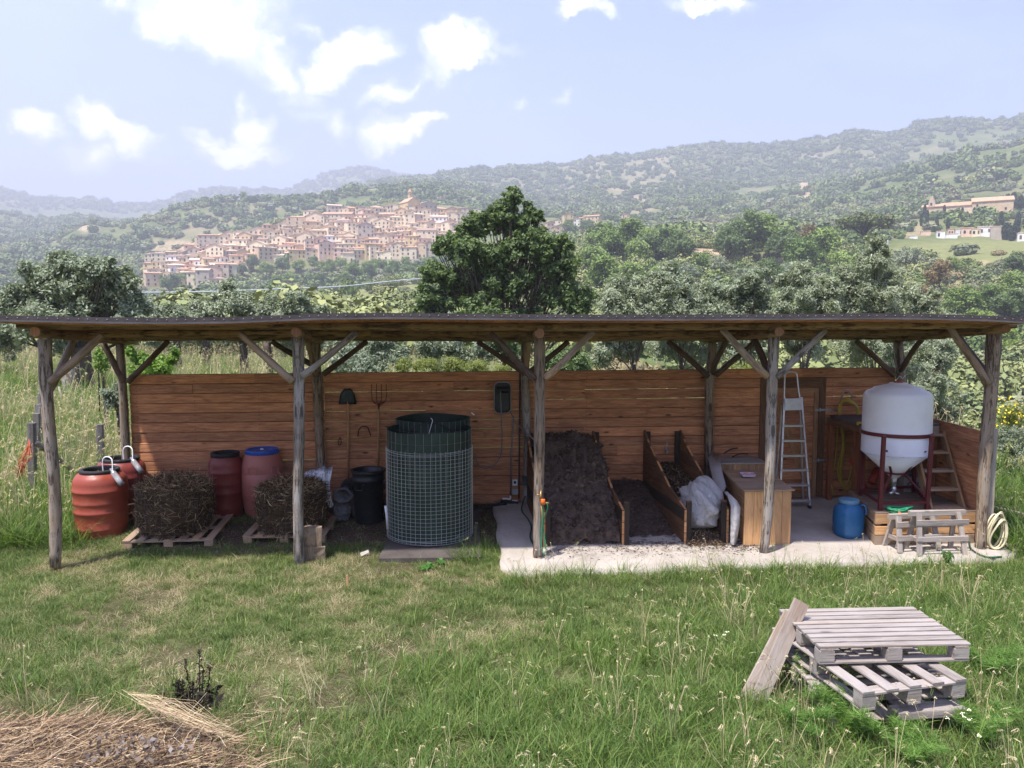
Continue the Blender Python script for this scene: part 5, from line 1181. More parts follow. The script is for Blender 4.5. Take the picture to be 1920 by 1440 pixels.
# ---- the tank
def tankmat():
    m, n, b = newmat('translucent white polyethylene'); tc = n.new('ShaderNodeTexCoord').outputs['Object']
    n.l.new(n.mix(n.rng(n.noise(tc, 3, 6, .7), .45, .7), (.93, .93, .95), (.86, .85, .84)), b.inputs['Base Color']); b.inputs['Roughness'].default_value = .32; b.inputs['Subsurface Weight'].default_value = .0
    t = n.new('ShaderNodeBsdfTranslucent'); t.inputs[0].default_value = (.85, .85, .9, 1); mx = n.new('ShaderNodeMixShader'); mx.inputs[0].default_value = .25
    n.l.new(b.outputs[0], mx.inputs[1]); n.l.new(t.outputs[0], mx.inputs[2]); n.l.new(mx.outputs[0], n.n['Material Output'].inputs[0]); return m
def tank():
    zb = .445; c = Vector((at(1681, 800, Y=.64).x, .64, zb)); t = thing('conical_tank', 'white cone-bottomed water tank strapped to its dark red stand', 'tank', c); o = c
    zs = lambda v, y=.64: at(1680, v, Y=y).z-zb
    rt = .388; m = MB(1); top = zs(742, .23)
    tz = zs(760); 
    zc_ = zs(847); prof = [(.028, .245), (.030, .285), (.085, .335), (.11, .36), (rt-.004, zc_-.003), (rt-.004, zc_-.003), (rt, zc_), (rt, zc_), (rt, zs(800, .25)), (rt-.004, top-.05), (rt-.012, top-.02), (rt-.04, top+.012), (rt-.10, top+.035), (rt-.115, top+.055), (rt-.22, top+.085), (.11, top+.10), (.10, top+.115), (0, top+.118)]
    m.lathe(prof[:6], n=64, smooth=True); m.lathe(prof[6:], n=64); m.build('vessel', tankmat(), t, w=0)
    m = MB(2); m.lathe([(.05, top+.115), (.052, top+.130), (.045, top+.135), (0, top+.137)], n=24); m.build('cap', M['orange'] if False else plain('red cap', (.35, .05, .03), rough=.5), t, w=0)
    m = MB(3); m.tube(spline([(-.06, -.05, top+.14), (-.03, -.07, top+.2), (0.02, -.05, top+.17), (.05, -.06, top+.21), (.09, -.05, top+.22)], 4), .004, n=5); m.build('wire_tie', M['wire'], t, w=0)
    # stand: four legs, ring, rails
    fl = [at(1651, 955, Z=zb), at(1735, 953, Z=zb), at(1717, 921, Z=zb), at(1612, 926, Z=zb)]
    st = thing('tank_stand', 'dark red welded steel stand holding the white tank', 'stand', c); q = c; zr = zs(822, .25)
    ring_z = at(1680, 820, Y=.24).z-zb
    legs = [Vector((-.225, -.41, 0)), Vector((.335, -.41, 0)), Vector((.36, .42, 0)), Vector((-.30, .42, 0))]
    legs[0].x = at(1650, 950, Y=c.y-.41).x-c.x; legs[1].x = at(1738, 950, Y=c.y-.41).x-c.x; legs[3].x = at(1613, 925, Y=c.y+.30).x-c.x; legs[3].y = .30; legs[2].x = at(1716, 921, Y=c.y+.38).x-c.x
    tops = [legs[0]+Vector((.012, 0, 0)), legs[1]+Vector((.02, 0, 0)), legs[2], legs[3]]
    for l, tp in zip(legs, tops): m = MB(4); m.beam(l, Vector((tp.x, tp.y, ring_z+.02)), .042, .042, up=(0, 1, 0), ch=.003); m.build('leg', M['redsteel'], st, w=0)
    m = MB(5); m.sheet([[((rt+.008+d)*math.cos(a), (rt+.008+d)*math.sin(a), ring_z+z) for a in np.linspace(0, 2*math.pi, 65)] for d, z in ((0, -.022), (.006, -.022), (.006, .022), (0, .022), (0, -.022))], smooth=False); m.build('hoop', M['redsteel'], st, w=0)
    m = MB(6); zq = .365
    m.sheet([[((.135+d)*math.cos(a), (.135+d)*math.sin(a), zq+z) for a in np.linspace(0, 2*math.pi, 33)] for d, z in ((0, -.012), (.01, -.012), (.01, .012), (0, .012), (0, -.012))], smooth=False); m.build('lower_hoop', M['redsteel'], st, w=0)
    for i in range(4):
        a, b_ = legs[i], legs[(i+1) % 4]; m = MB(7); m.beam((a.x, a.y, .085), (b_.x, b_.y, .085), .03, .03); m.build('rail', M['redsteel'], st, w=0)
        m = MB(8); e = Vector((a.x, a.y, 0)).normalized()*.14; m.beam((a.x, a.y, .13), (e.x, e.y, zq), .028, .006); m.build('strut', M['redsteel'], st, w=0)
        m = MB(9); rr_ = Vector((a.x, a.y, 0)).normalized()*.41; m.beam((e.x, e.y, zq), (rr_.x*.98, rr_.y*.98, ring_z-.17), .028, .006); m.build('strut', M['redsteel'], st, w=0)
    v = thing('valve', 'silver ball valve under the tip of the white tank', 'valve', c+Vector((0, 0, .15)))
    m = MB(10); m.lathe([(.028, .12), (.030, .11), (.030, .05), (.024, .045), (.024, .03), (.032, .02), (.032, -.01), (.024, -.02), (.024, -.05), (0, -.05)], n=14); m.tube([(0, 0, -.04), (-.06, -.01, -.045)], .018, n=8); m.tube([(0, 0, -.045), (.06, -.03, -.05)], .012, n=8); m.build('body', plain('plated metal', (.55, .56, .58), rough=.3, metal=.8), v, w=0)
    m = MB(11); m.beam((.02, -.03, .0), (.05, -.035, -.03), .012, .004); m.build('lever', plain('red lever', (.4, .03, .02)), v, w=0)
tank()
# ---- things behind the tank
def behind():
    rd = plain('red tin', (.33, .035, .02), rough=.5, var=.2)
    for k, (u0, v0, u1, v1, y, r, lab) in enumerate(((1600, 860, 1620, 920, 1.35, .055, 'dull red tube leaning behind the stand, nearest the wall'), (1645, 880, 1634, 905, 1.3, .05, 'shorter dull red tube leaning behind the tank stand'))):
        m = MB(k); m.tube([at(u0, v0, Y=y+.1), at(u1, v1, Y=y)], r, n=14); m.build('red_tube', rd, None, label=lab, cat='tube')
    c = at(1711, 905, Y=1.15); m = MB(4); m.beam((c.x-.16, 1.15, c.z-.04), (c.x+.10, 1.15, c.z-.04), .16, .26, ch=.004)
    bx = m.build('printed_box', plain('grey board box', (.30, .27, .25), rough=.8), None, label='grey box with black letters standing behind the stand', cat='box')
    def letters(txt, pos, size, mat, rot=(math.pi/2, 0, 0)):
        cu = bpy.data.curves.new('lettering', 'FONT'); cu.body = txt; cu.size = size; cu.extrude = .001; cu.offset = size*.02
        tmp = bpy.data.objects.new('tmp', cu); C.objects.link(tmp); dg = bpy.context.evaluated_depsgraph_get(); me = bpy.data.meshes.new_from_object(tmp.evaluated_get(dg)); bpy.data.objects.remove(tmp)
        me.materials.clear(); me.materials.append(mat); o = bpy.data.objects.new('lettering', me); C.objects.link(o); o.rotation_euler = rot; o.parent = bx; o.location = Vector(pos)-bx.location
    letters('OFL', (c.x-.12, 1.067, c.z-.045), .10, M['black'])
    crumple('work_cloth', 'dark patterned cloth bundle on top of the grey box', 'cloth', (at(1708, 885, Y=1.2).x, 1.2, at(1708, 885, Y=1.2).z), (.09, .06, .05), plain('patterned cloth', (.10, .10, .11), var=.8, scale=18, dirt=(.5, .5, .5), dirtamt=.9), 5, .4)
    m = MB(9); rn = random.Random(1); c = at(1685, 958, Z=.45)
    for k in range(7):
        w, h_ = .13+.02*rn.uniform(-1, 1), .07+.02*rn.uniform(-1, 1); ph = rn.uniform(0, 6); dx = rn.uniform(-.02, .02)
        m.tube([(c.x+dx+w*math.cos(a+ph), c.y+h_*math.sin(a+ph)+rn.uniform(-.004, .004), .458+.009*k*.6+.01*math.sin(a*2+k)) for a in np.linspace(0, 6.283, 26)], .009, n=6, closed=False)
    m.build('hose_coil', M['greenhose'], None, label='small coil of green hose lying on the crate before the stand', cat='hose')
    m = MB(10); p = at(1684, 961, Z=.46); m.tube([p, p+Vector((.025, -.01, 0))], .012, n=8); m.build('hose_end', M['orange'], None, label='orange hose end on the edge of the crate', cat='hose end')
    m = MB(12); p = at(1608, 794, Z=1.36); m.beam(p, p+Vector((.05, 0, 0)), .05, .04, ch=.008); m.build('sponge', plain('yellow sponge', (.65, .5, .05), rough=.9), None, label='yellow sponge on the corner of the timber platform', cat='sponge')
behind()
# ---- blue drum
def bluedrum():
    p = foot(1589, 1012, .17); t = thing('blue_drum', 'squarish blue plastic drum with screw lid on the slab', 'drum', p, R(12)); m = MB(1); h = .40
    def row(r, z, sq): return [(r*math.cos(a)/max(abs(math.cos(a)), abs(math.sin(a)))**sq, r*math.sin(a)/max(abs(math.cos(a)), abs(math.sin(a)))**sq, z) for a in np.linspace(0, 2*math.pi, 49)]
    m.sheet([row(.05, 0, 0), row(.125, .0, .2), row(.145, .02, .3), row(.152, .06, .38), row(.155, h*.45, .38), row(.155, h*.72, .34), row(.145, h*.88, .25), row(.12, h*.96, .1), row(.105, h*1.0, 0), row(.105, h*1.04, 0)]); m.build('body', M['blue'], t, w=0)
    m = MB(2); m.lathe([(.11, h*1.02), (.116, h*1.03), (.116, h*1.12), (.108, h*1.14), (.09, h*1.135), (0, h*1.13)], n=30); m.build('lid', plain('pale blue lid', (.10, .22, .33), rough=.5), t, w=0)
    m = MB(3); m.tube(spline([(.09, -.085, h*.96), (.11, -.125, h*1.0), (.125, -.145, h*.9), (.125, -.15, h*.72)], 4), .012, n=6); m.build('handle', M['blue'], t, w=0)
bluedrum()
# ---- saw horses
def sawhorse(lab, c, rz, L, Hh, seed, group='grey saw horses'):
    t = thing('sawhorse', lab, 'sawhorse', c, rz, group); x = L/2; mt = M['oldw']
    def bd(n, a, b_, w, h, up=(0, 0, 1)): m = MB(seed+len(kk)); m.beam(a, b_, w, h, up=up, ch=.004, jit=.002); m.build(n, mt, t, w=0); kk.append(1)
    kk = []
    bd('top_beam', (-x, 0, Hh-.03), (x, 0, Hh-.03), .05, .06)
    for s in (-1, 1):
        for f in (-1, 1): bd('leg', (s*(x-.06), f*.135, 0), (s*(x-.10), f*.03, Hh-.02), .058, .03, up=(s, 0, 0) if False else (0, f, 0))
        bd('end_brace', (s*(x-.075), -.10, Hh*.33), (s*(x-.075), .10, Hh*.33), .02, .05)
    bd('rail', (-x+.05, -.075, Hh*.74), (x+.0, -.075, Hh*.74), .02, .065); bd('rail', (-x+.04, -.12, Hh*.38), (x-.03, -.12, Hh*.38), .02, .06)
    bd('rail', (-x+.05, .08, Hh*.60), (x-.05, .08, Hh*.60), .02, .055)
sawhorse('weathered grey saw horse at the slab edge, the front one', (5.36, -.12, .045), R(1), .66, .48, 100)
sawhorse('weathered grey saw horse pushed in behind the front one', (5.17, .02, .05), R(6), .62, .41, 130)
# ---- hoses and boards outside the right end
def rightend():
    m = MB(1); rn = random.Random(5); c = at(1866, 1008, Y=-.05)
    for k in range(9):
        w, h_ = rn.uniform(.07, .105), rn.uniform(.16, .21); dy = rn.uniform(-.04, .04); tl = rn.uniform(-.02, .05)
        m.tube([(c.x+w*math.sin(a)+tl*math.cos(a)+.03*k/9, c.y+dy+.02*math.sin(a*2), .055+h_+h_*math.cos(a)*1.0) for a in np.linspace(0, 6.283, 30)], .0095, n=6)
    m.build('hose_coil', M['creamhose'], None, label='thick coil of cream hose hung at the foot of the right corner post', cat='hose')
    m = MB(2); z = Vector((0, 0, .012)); m.tube(spline([foot(1817, 1018)+z, foot(1820, 1030)+z, foot(1835, 1041)+z, foot(1853, 1047)+z, foot(1878, 1046)+z], 6), .011, n=7); m.build('hose', M['darkgreenhose'], None, label='black hose end curving round the right corner post on the slab', cat='hose')
    for k, (a, b_, w, zz) in enumerate((((1868, 1012), (1908, 1040), .10, .04), ((1885, 1002), (1930, 1032), .09, .06), ((1870, 990), (1915, 1004), .09, .09), ((1862, 972), (1935, 990), .05, .15), ((1898, 1014), (1935, 1014), .14, .07))):
        p, q = gnd(*a), gnd(*b_); p.z += zz; q.z += zz; m = MB(20+k); m.beam(p, q, w, .025, ch=.003)
        m.build('loose_board', M['oldw'], None, label=('lowest grey board on the grass beyond the cream hose', 'second grey board from the bottom beyond the cream hose', 'short grey board nearest the cream hose coil', 'long thin brown lath topmost in the loose boards', 'pale wide board end at the right edge among the loose boards')[k], cat='board', group='loose boards beyond the shelter')
rightend()
# ------------------------------------------------------------------ foreground: pallets, boards, straw
def fore():
    cz = .0
    A = lambda u, v, Z: at(u, v, Z=Z)
    # lowest first
    pallet('mossy grey pallet at the very bottom of the foreground stack', (2.84, -3.40, -.02), R(1), .86, .66, 6, top='y', gap=.085, h=.14, seed=11, group='pallets stacked in the foreground', tilt=(R(1), 0))
    pallet('grey pallet second from the bottom of the foreground stack, pushed out left', (2.86, -3.21, .125), R(-1), 1.0, .66, 7, h=.12, seed=12, gap=.045, group='pallets stacked in the foreground', tilt=(R(1), R(-1)))
    pallet('open pallet with five spaced boards under the topmost pallet', (2.775, -3.36, .262), R(10), .77, 1.0, 5, top='y', gap=.085, h=.125, seed=13, group='pallets stacked in the foreground', tilt=(R(.8), 0))
    pallet('pale closely boarded pallet on top of the foreground stack', (2.885, -3.24, .400), R(-1), 1.02, .69, 9, h=.122, seed=14, gap=.021, group='pallets stacked in the foreground', tilt=(R(0), R(0)))
    m = MB(5); a, b = A(1675, 1337, .17), A(1802, 1326, .17); m.beam(a, b, .12, .05, ch=.004, jit=.002); m.build('timber_block', M['oldw'], None, label='thick grey timber lying on the lowest pallet at the right', cat='timber')
    m = MB(6); a = gnd(1408, 1312); b = at(1478, 1150, Y=-2.95); m.beam(a+Vector((-.03, 0, -.02)), at(1486, 1152, Y=-3.05), .13, .02, up=(.1, -1, .5), ch=.002); o = m.build('leaning_plank', M['oldw2'], None, label='rear weathered plank leaning on the stack, mostly hidden by the front one', cat='plank', group='planks leaning on the pallets')
    m = MB(7); m.beam(gnd(1412, 1316)+Vector((0, -.04, -.02)), at(1503, 1128, Y=-3.10), .115, .02, up=(.1, -1, .5), ch=.002); m.build('leaning_plank', M['oldw2'], None, label='front brown-grey plank leaning on the left of the pallet stack', cat='plank', group='planks leaning on the pallets')
    m = MB(8); p = gnd(652, 1102); m.beam(p-Vector((0, 0, .02)), p+Vector((-.005, 0, .13)), .022, .015); m.build('stake', M['pale'], None, label='short pale wooden stake in the grass before the shelter', cat='stake')
    m = MB(9); p = gnd(685, 1042); m.beam(p+Vector((-.05, 0, .005)), p+Vector((.04, .02, .03)), .07, .05, ch=.016, jit=.01); m.build('white_block', plain('chalky block', (.42, .39, .33), rough=.95, var=.3), None, label='small whitish broken block in the grass left of the composter', cat='block')
M['oldw2'] = wood('brown grey board', (.36, .275, .21), (.25, .19, .145), (.07, .05, .04), knots=.4, grey=(.40, .36, .33), greyamt=.6, bump=.7, rough=.9)
fore()
def straw_heap():
    rg = np.random.default_rng(77); c = gnd(210, 1440); c.z = 0
    nx, ny = 90, 60; X, Y = np.meshgrid(np.linspace(-3.6, -.9, nx), np.linspace(-4.6, -2.9, ny))
    fx = np.clip(np.interp(X, [-3.6, -3.2, -2.3, -1.6, -1.0, -.9], [.6, 1, .9, .5, .1, 0]), 0, 1); fy = np.interp(Y, [-4.6, -4.2, -3.6, -3.25, -2.9], [1, 1, .62, .22, 0])
    Z = .27*fx*fy*(.75+.5*fbm(X*2, Y*2, 3, 8))+(fbm(X*9, Y*9, 4, 9)-.5)*.09*fx*fy-.05*(1-fx*fy)-.012; Z = np.where(fx*fy < .12+.5*(fbm(X*4, Y*4, 3, 14)-.45), -.2, Z)
    V = np.stack([X, Y, Z], -1).reshape(-1, 3); i = np.arange(ny-1)[:, None]*nx+np.arange(nx-1)[None]; F = np.stack([i, i+1, i+nx+1, i+nx], -1).reshape(-1, 4)
    t = npobj('straw_heap', npmesh('heap', V, F, plain('straw soil', (.13, .085, .06), rough=.95, var=.5, scale=12, bump=.9, bscale=30, dirt=(.30, .22, .14), dirtamt=.7), np.full(len(V), .3), smooth=True), label='low heap of dry straw and cut stalks in the bottom left corner', cat='straw heap')
    ok = np.where(Z.ravel() > .015)[0]; n = 15000; k = rg.choice(ok, n); P = V[k]+rg.normal(size=(n, 3))*np.array([.02, .02, .008])+np.array([0, 0, .008])
    a = rg.normal(.3, 1.1, n); D = np.stack([np.cos(a), -np.sin(a)*.8, rg.normal(.05, .17, n)], 1)
    Vs, Fs, T = sticks(rg, P, D, rg.uniform(.04, .30, n), rg.uniform(.0008, .0026, n), np.clip(rg.normal(.40, .27, n), 0, 1)); npobj('stalks', npmesh('stalks', Vs, Fs, M['straw'], T), parent=t, kind='stuff')
    ne = 1400; xe = rg.uniform(-3.4, -.6, ne); ye = rg.uniform(-3.9, -2.7, ne); ke = rg.random(ne) < np.clip(1.25-np.hypot((xe+2.2)/1.5, (ye+3.6)/.75), 0, 1); xe, ye = xe[ke], ye[ke]; ne = len(xe); ae = rg.normal(.3, 1.2, ne)
    Ve, Fe, Te = sticks(rg, np.stack([xe, ye, height(xe, ye)+rg.uniform(.01, .05, ne)], 1), np.stack([np.cos(ae), -np.sin(ae), rg.normal(0, .12, ne)], 1), rg.uniform(.05, .25, ne), rg.uniform(.0008, .0022, ne), np.clip(rg.normal(.5, .25, ne), 0, 1)); npobj('scattered_straw', npmesh('scattered_straw', Ve, Fe, M['straw'], Te), parent=t, kind='stuff')
    n = 1300; k = rg.choice(ok, n); P = V[k]+np.array([0, 0, .015]); nr = rvec(rg, n)*.5+np.array([0, 0, 1]); nr /= np.linalg.norm(nr, axis=1)[:, None]; A = np.cross(nr, rvec(rg, n)); A /= np.linalg.norm(A, axis=1)[:, None]; B = np.cross(nr, A); s = rg.uniform(.008, .028, n)[:, None]
    Vq, Fq = quads(P, A*s*1.5, B*s); npobj('dead_leaves', npmesh('dead_leaves', Vq, Fq, M['leaflitter'], np.repeat(rg.random(n)*.6, 4)), parent=t, kind='stuff')
    # grey crumpled leaves
    c2 = at(265, 1400, Z=.28); n = 160; P = np.array(c2)+rg.normal(size=(n, 3))*np.array([.16, .07, .02]); nr = rvec(rg, n); A = np.cross(nr, rvec(rg, n)); A /= np.linalg.norm(A, axis=1)[:, None]; B = np.cross(nr, A); s = rg.uniform(.006, .015, n)[:, None]
    Vq, Fq = quads(P, A*s*1.5, B*s); npobj('withered_leaves', npmesh('withered_leaves', Vq, Fq, M['leaflitter'], np.repeat(.3+rg.random(n)*.7, 4)), label='clump of grey withered leaves on top of the straw heap', cat='leaves')
    # bundle of pale stalks
    a, b = at(225, 1300, Z=.22), at(440, 1385, Z=.22); n = 75; d = np.array(b-a); off = rg.normal(size=(n, 3))*np.array([.015, .022, .010]); s0 = rg.random(n)*.35; P = np.array(a)+d*s0[:, None]+off+np.array([0, 0, .03]); D = d+rg.normal(size=(n, 3))*np.array([.025, .03, .018])
    Vs, Fs, T = sticks(rg, P, D, np.linalg.norm(d)*(rg.uniform(.4, .95, n)-s0*.4), rg.uniform(.0007, .0017, n), rg.uniform(.55, .95, n)); npobj('stalk_bundle', npmesh('stalk_bundle', Vs, Fs, M['straw'], T), label='bundle of long pale dry stalks lying across the straw heap', cat='stalks')
    m = MB(3); m.tube(spline([at(298, 1345, Y=-3.55), at(300, 1322, Y=-3.52), at(306, 1308, Y=-3.5), at(308, 1296, Y=-3.5)], 4), .003, n=5); m.tube(spline([at(298, 1345, Y=-3.55), at(303, 1365, Y=-3.6), at(315, 1385, Y=-3.7)], 4), .003, n=5); m.tube([at(306, 1308, Y=-3.5), at(313, 1290, Y=-3.5)], .002, n=4)
    m.build('bare_twig', M['iron'], None, label='thin dark bare twig standing in the straw heap', cat='twig')
straw_heap()

# ------------------------------------------------------------------ grass and weeds
M['grass'] = leafmat('green grass', (.075, .128, .034), (.225, .30, .10), (.42, .38, .22), trans=.35, use_obj=.5)
M['grassd'] = leafmat('dry grass', (.30, .25, .14), (.56, .47, .31), trans=.25, use_obj=.25)
M['grassl'] = leafmat('long bright grass', (.075, .145, .030), (.23, .325, .095), (.42, .40, .22), trans=.4, use_obj=.5)
def tuft(seed, n, h, spread, bend, wd, mat, heads=0):
    rg = np.random.default_rng(seed); V = []; F = []; T = []
    for i in range(n):
        a = rg.uniform(0, 6.283); r = spread*math.sqrt(rg.random()); base = np.array([r*math.cos(a), r*math.sin(a), -.01]); a2 = a+rg.normal()*.8; out = np.array([math.cos(a2), math.sin(a2), 0]); hh = h*rg.uniform(.45, 1.1); bd = bend*rg.uniform(.2, 1.3); side = np.array([-math.sin(a2+rg.normal()*.6), math.cos(a2), 0]); w = wd*rg.uniform(.6, 1.3); t = rg.random()
        b = len(V); K = 3
        for k in range(K+1):
            s = k/K; p = base+out*hh*bd*s*s+np.array([0, 0, hh*(s-.28*bd*s*s)]); ww = w*(1-s)**.6 if k < K else w*.12
            V += [p-side*ww, p+side*ww]; T += [t, t]
        for k in range(K): F.append([b+2*k, b+2*k+1, b+2*k+3, b+2*k+2])
    for i in range(heads):
        a = rg.uniform(0, 6.283); out = np.array([math.cos(a), math.sin(a), 0]); hh = h*rg.uniform(1.2, 1.7); b = len(V)
        pts = [out*.01, out*hh*.12+np.array([0, 0, hh*.6]), out*hh*.28+np.array([0, 0, hh])]
        side = np.array([-out[1], out[0], 0])
        for p in pts: V += [p-side*.0012, p+side*.0012]; T += [.8, .8]
        F += [[b, b+1, b+3, b+2], [b+2, b+3, b+5, b+4]]
        for q in range(7):
            p = pts[2]+out*.012*q*.5+np.array([0, 0, -.003*q+.012]); dq = rvec(rg, 1)[0]*.007; b = len(V); V += [p-dq-side*.003, p-dq+side*.003, p+dq+side*.002, p+dq-side*.002]; T += [.97]*4; F.append([b, b+1, b+2, b+3])
    return npmesh('tuft', np.array(V), np.array(F), mat, np.array(T))
def slabmask(x, y):  return (x > .42+.0*y) & (x < 6.25) & (y > -.50) & (y < 2.1)
def build_grass():
    rg = np.random.default_rng(31)
    P = [tuft(1, 22, .075, .05, .7, .0022, M['grass']), tuft(2, 24, .10, .05, .8, .0024, M['grass']), tuft(3, 20, .13, .05, .9, .0026, M['grass']), tuft(4, 18, .07, .06, 1.1, .002, M['grassd']), tuft(5, 16, .10, .06, 1.2, .002, M['grassd']),
         tuft(6, 22, .20, .06, .8, .0032, M['grassl']), tuft(7, 20, .22, .07, .95, .0036, M['grassl']), tuft(8, 16, .20, .06, .7, .003, M['grassl'], heads=2), tuft(9, 12, .26, .07, .6, .0026, M['grassd'], heads=6), tuft(10, 26, .06, .08, 1.4, .003, M['grass'])]
    # front lawn
    n = 62000; x = rg.uniform(-6.2, 7.2, n); y = -4.7+6.8*rg.random(n)**.85; n0 = fbm(x*.8, y*.8, 3, 41); n1 = fbm(x*2.5, y*2.5, 3, 43)
    dm = dirtmask(x, y); keep = ~slabmask(x, y) & (rg.random(n) > dm*.93) & (rg.random(n) < .35+n0*1.2) & ~((np.hypot((x+2.7)/1.25, (y+3.85)/.62) < 1) & (rg.random(n) < .97))
    x, y, n0, n1 = x[keep], y[keep], n0[keep], n1[keep]; k = len(x)
    near = np.clip((-1.9-y)/1.2, 0, 1)*np.clip((x+1.2)/1.2, .25, 1); near = np.maximum(near, np.clip((x-1.3)/2, 0, 1)*np.clip((-.9-y)/1.0, 0, .8)); near = np.maximum(near, ((x > .42) & (x < 6.6) & (y < -.35) & (y > -.95))*.45); near *= 1-.6*np.clip(1.6-np.hypot((x-2.8)/.75, (y+3.6)/.7), 0, 1); near = np.maximum(near, ((x > 6.15))*.8); near = np.maximum(near, (np.hypot(x-.25, y-.3) < .45)*.55)
    dry = np.clip((.60-n0)*1.5+(n1-.48)*2.6, 0, 1)*np.clip(1-near*1.1, .12, 1)*.75
    q = rg.random(k); long_ = rg.random(k) < near*(.35+.9*n1); ix = np.where(q < dry, rg.choice([3, 4], k), rg.choice([0, 1, 1, 2, 9], k))
    ix = np.where(long_, rg.choice([2, 5, 5, 6, 2, 1, 2, 5, 9, 4, 6, 3, 2, 5], k), ix); ix = np.where((rg.random(k) < .035+.05*(n1 > .55)) & (near > .2), rg.choice([7, 7, 8, 4], k), ix); hd = np.clip(1.3-np.hypot((x-1.15)/.75, (y+2.3)/.65), 0, 1); long_ = long_ | (rg.random(k) < hd*.6); ix = np.where(long_ & (rg.random(k) < hd*.5), rg.choice([7, 7, 5, 6], k), ix)
    s = rg.uniform(.65, 1.25, k)*(.85+.15*near); s = np.where(ix < 2, s*np.clip(.75+n0*.5, .6, 1.2), s)
    z = height(x, y)-.005; pts = [np.stack([x, y, z], 1)]; sc = [np.stack([s, s, s*rg.uniform(.7, 1.15, k)], 1)]; idx = [ix]
    # rough meadow left of and behind the shelter
    def region(n, x0, x1, y0, y1, s0, s1, choices, cond=None, dens=.3):
        x = rg.uniform(x0, x1, n); y = rg.uniform(y0, y1, n); nn = fbm(x*.35, y*.35, 3, 51); kp = rg.random(n) < dens+nn
        if cond is not None: kp &= cond(x, y)
        x, y, nn = x[kp], y[kp], nn[kp]; k = len(x); s = rg.uniform(s0, s1, k); ix = rg.choice(choices, k); dr = (nn > .55) & (rg.random(k) < .22); ix = np.where(dr, rg.choice([8, 4], k), ix)
        pts.append(np.stack([x, y, height(x, y)-.01], 1)); sc.append(np.stack([s, s, s*rg.uniform(.8, 1.2, k)], 1)); idx.append(ix)
    region(20000, -14, -4.4, .6, 9, 1.0, 2.0, [5, 6, 5, 2, 6, 7])
    region(9000, -4.6, 6, 2.3, 9, 1.2, 2.2, [5, 6, 5, 6, 7])
    region(7000, 6.3, 12, -2.5, 8, 1.2, 2.6, [5, 6, 7, 5, 7])
    region(20000, -34, 22, 9, 45, 1.6, 3.2, [7, 6, 5, 6, 5, 2, 8], dens=.15)
    Pt = np.concatenate(pts); k = len(Pt); rot = np.stack([rg.normal(0, .12, k), rg.normal(0, .12, k), rg.uniform(0, 6.28, k)], 1)
    gn_scatter('grass', Pt, rot, np.concatenate(sc), np.concatenate(idx), P, label='rough green and dry meadow grass round the shelter', cat='grass')
build_grass()
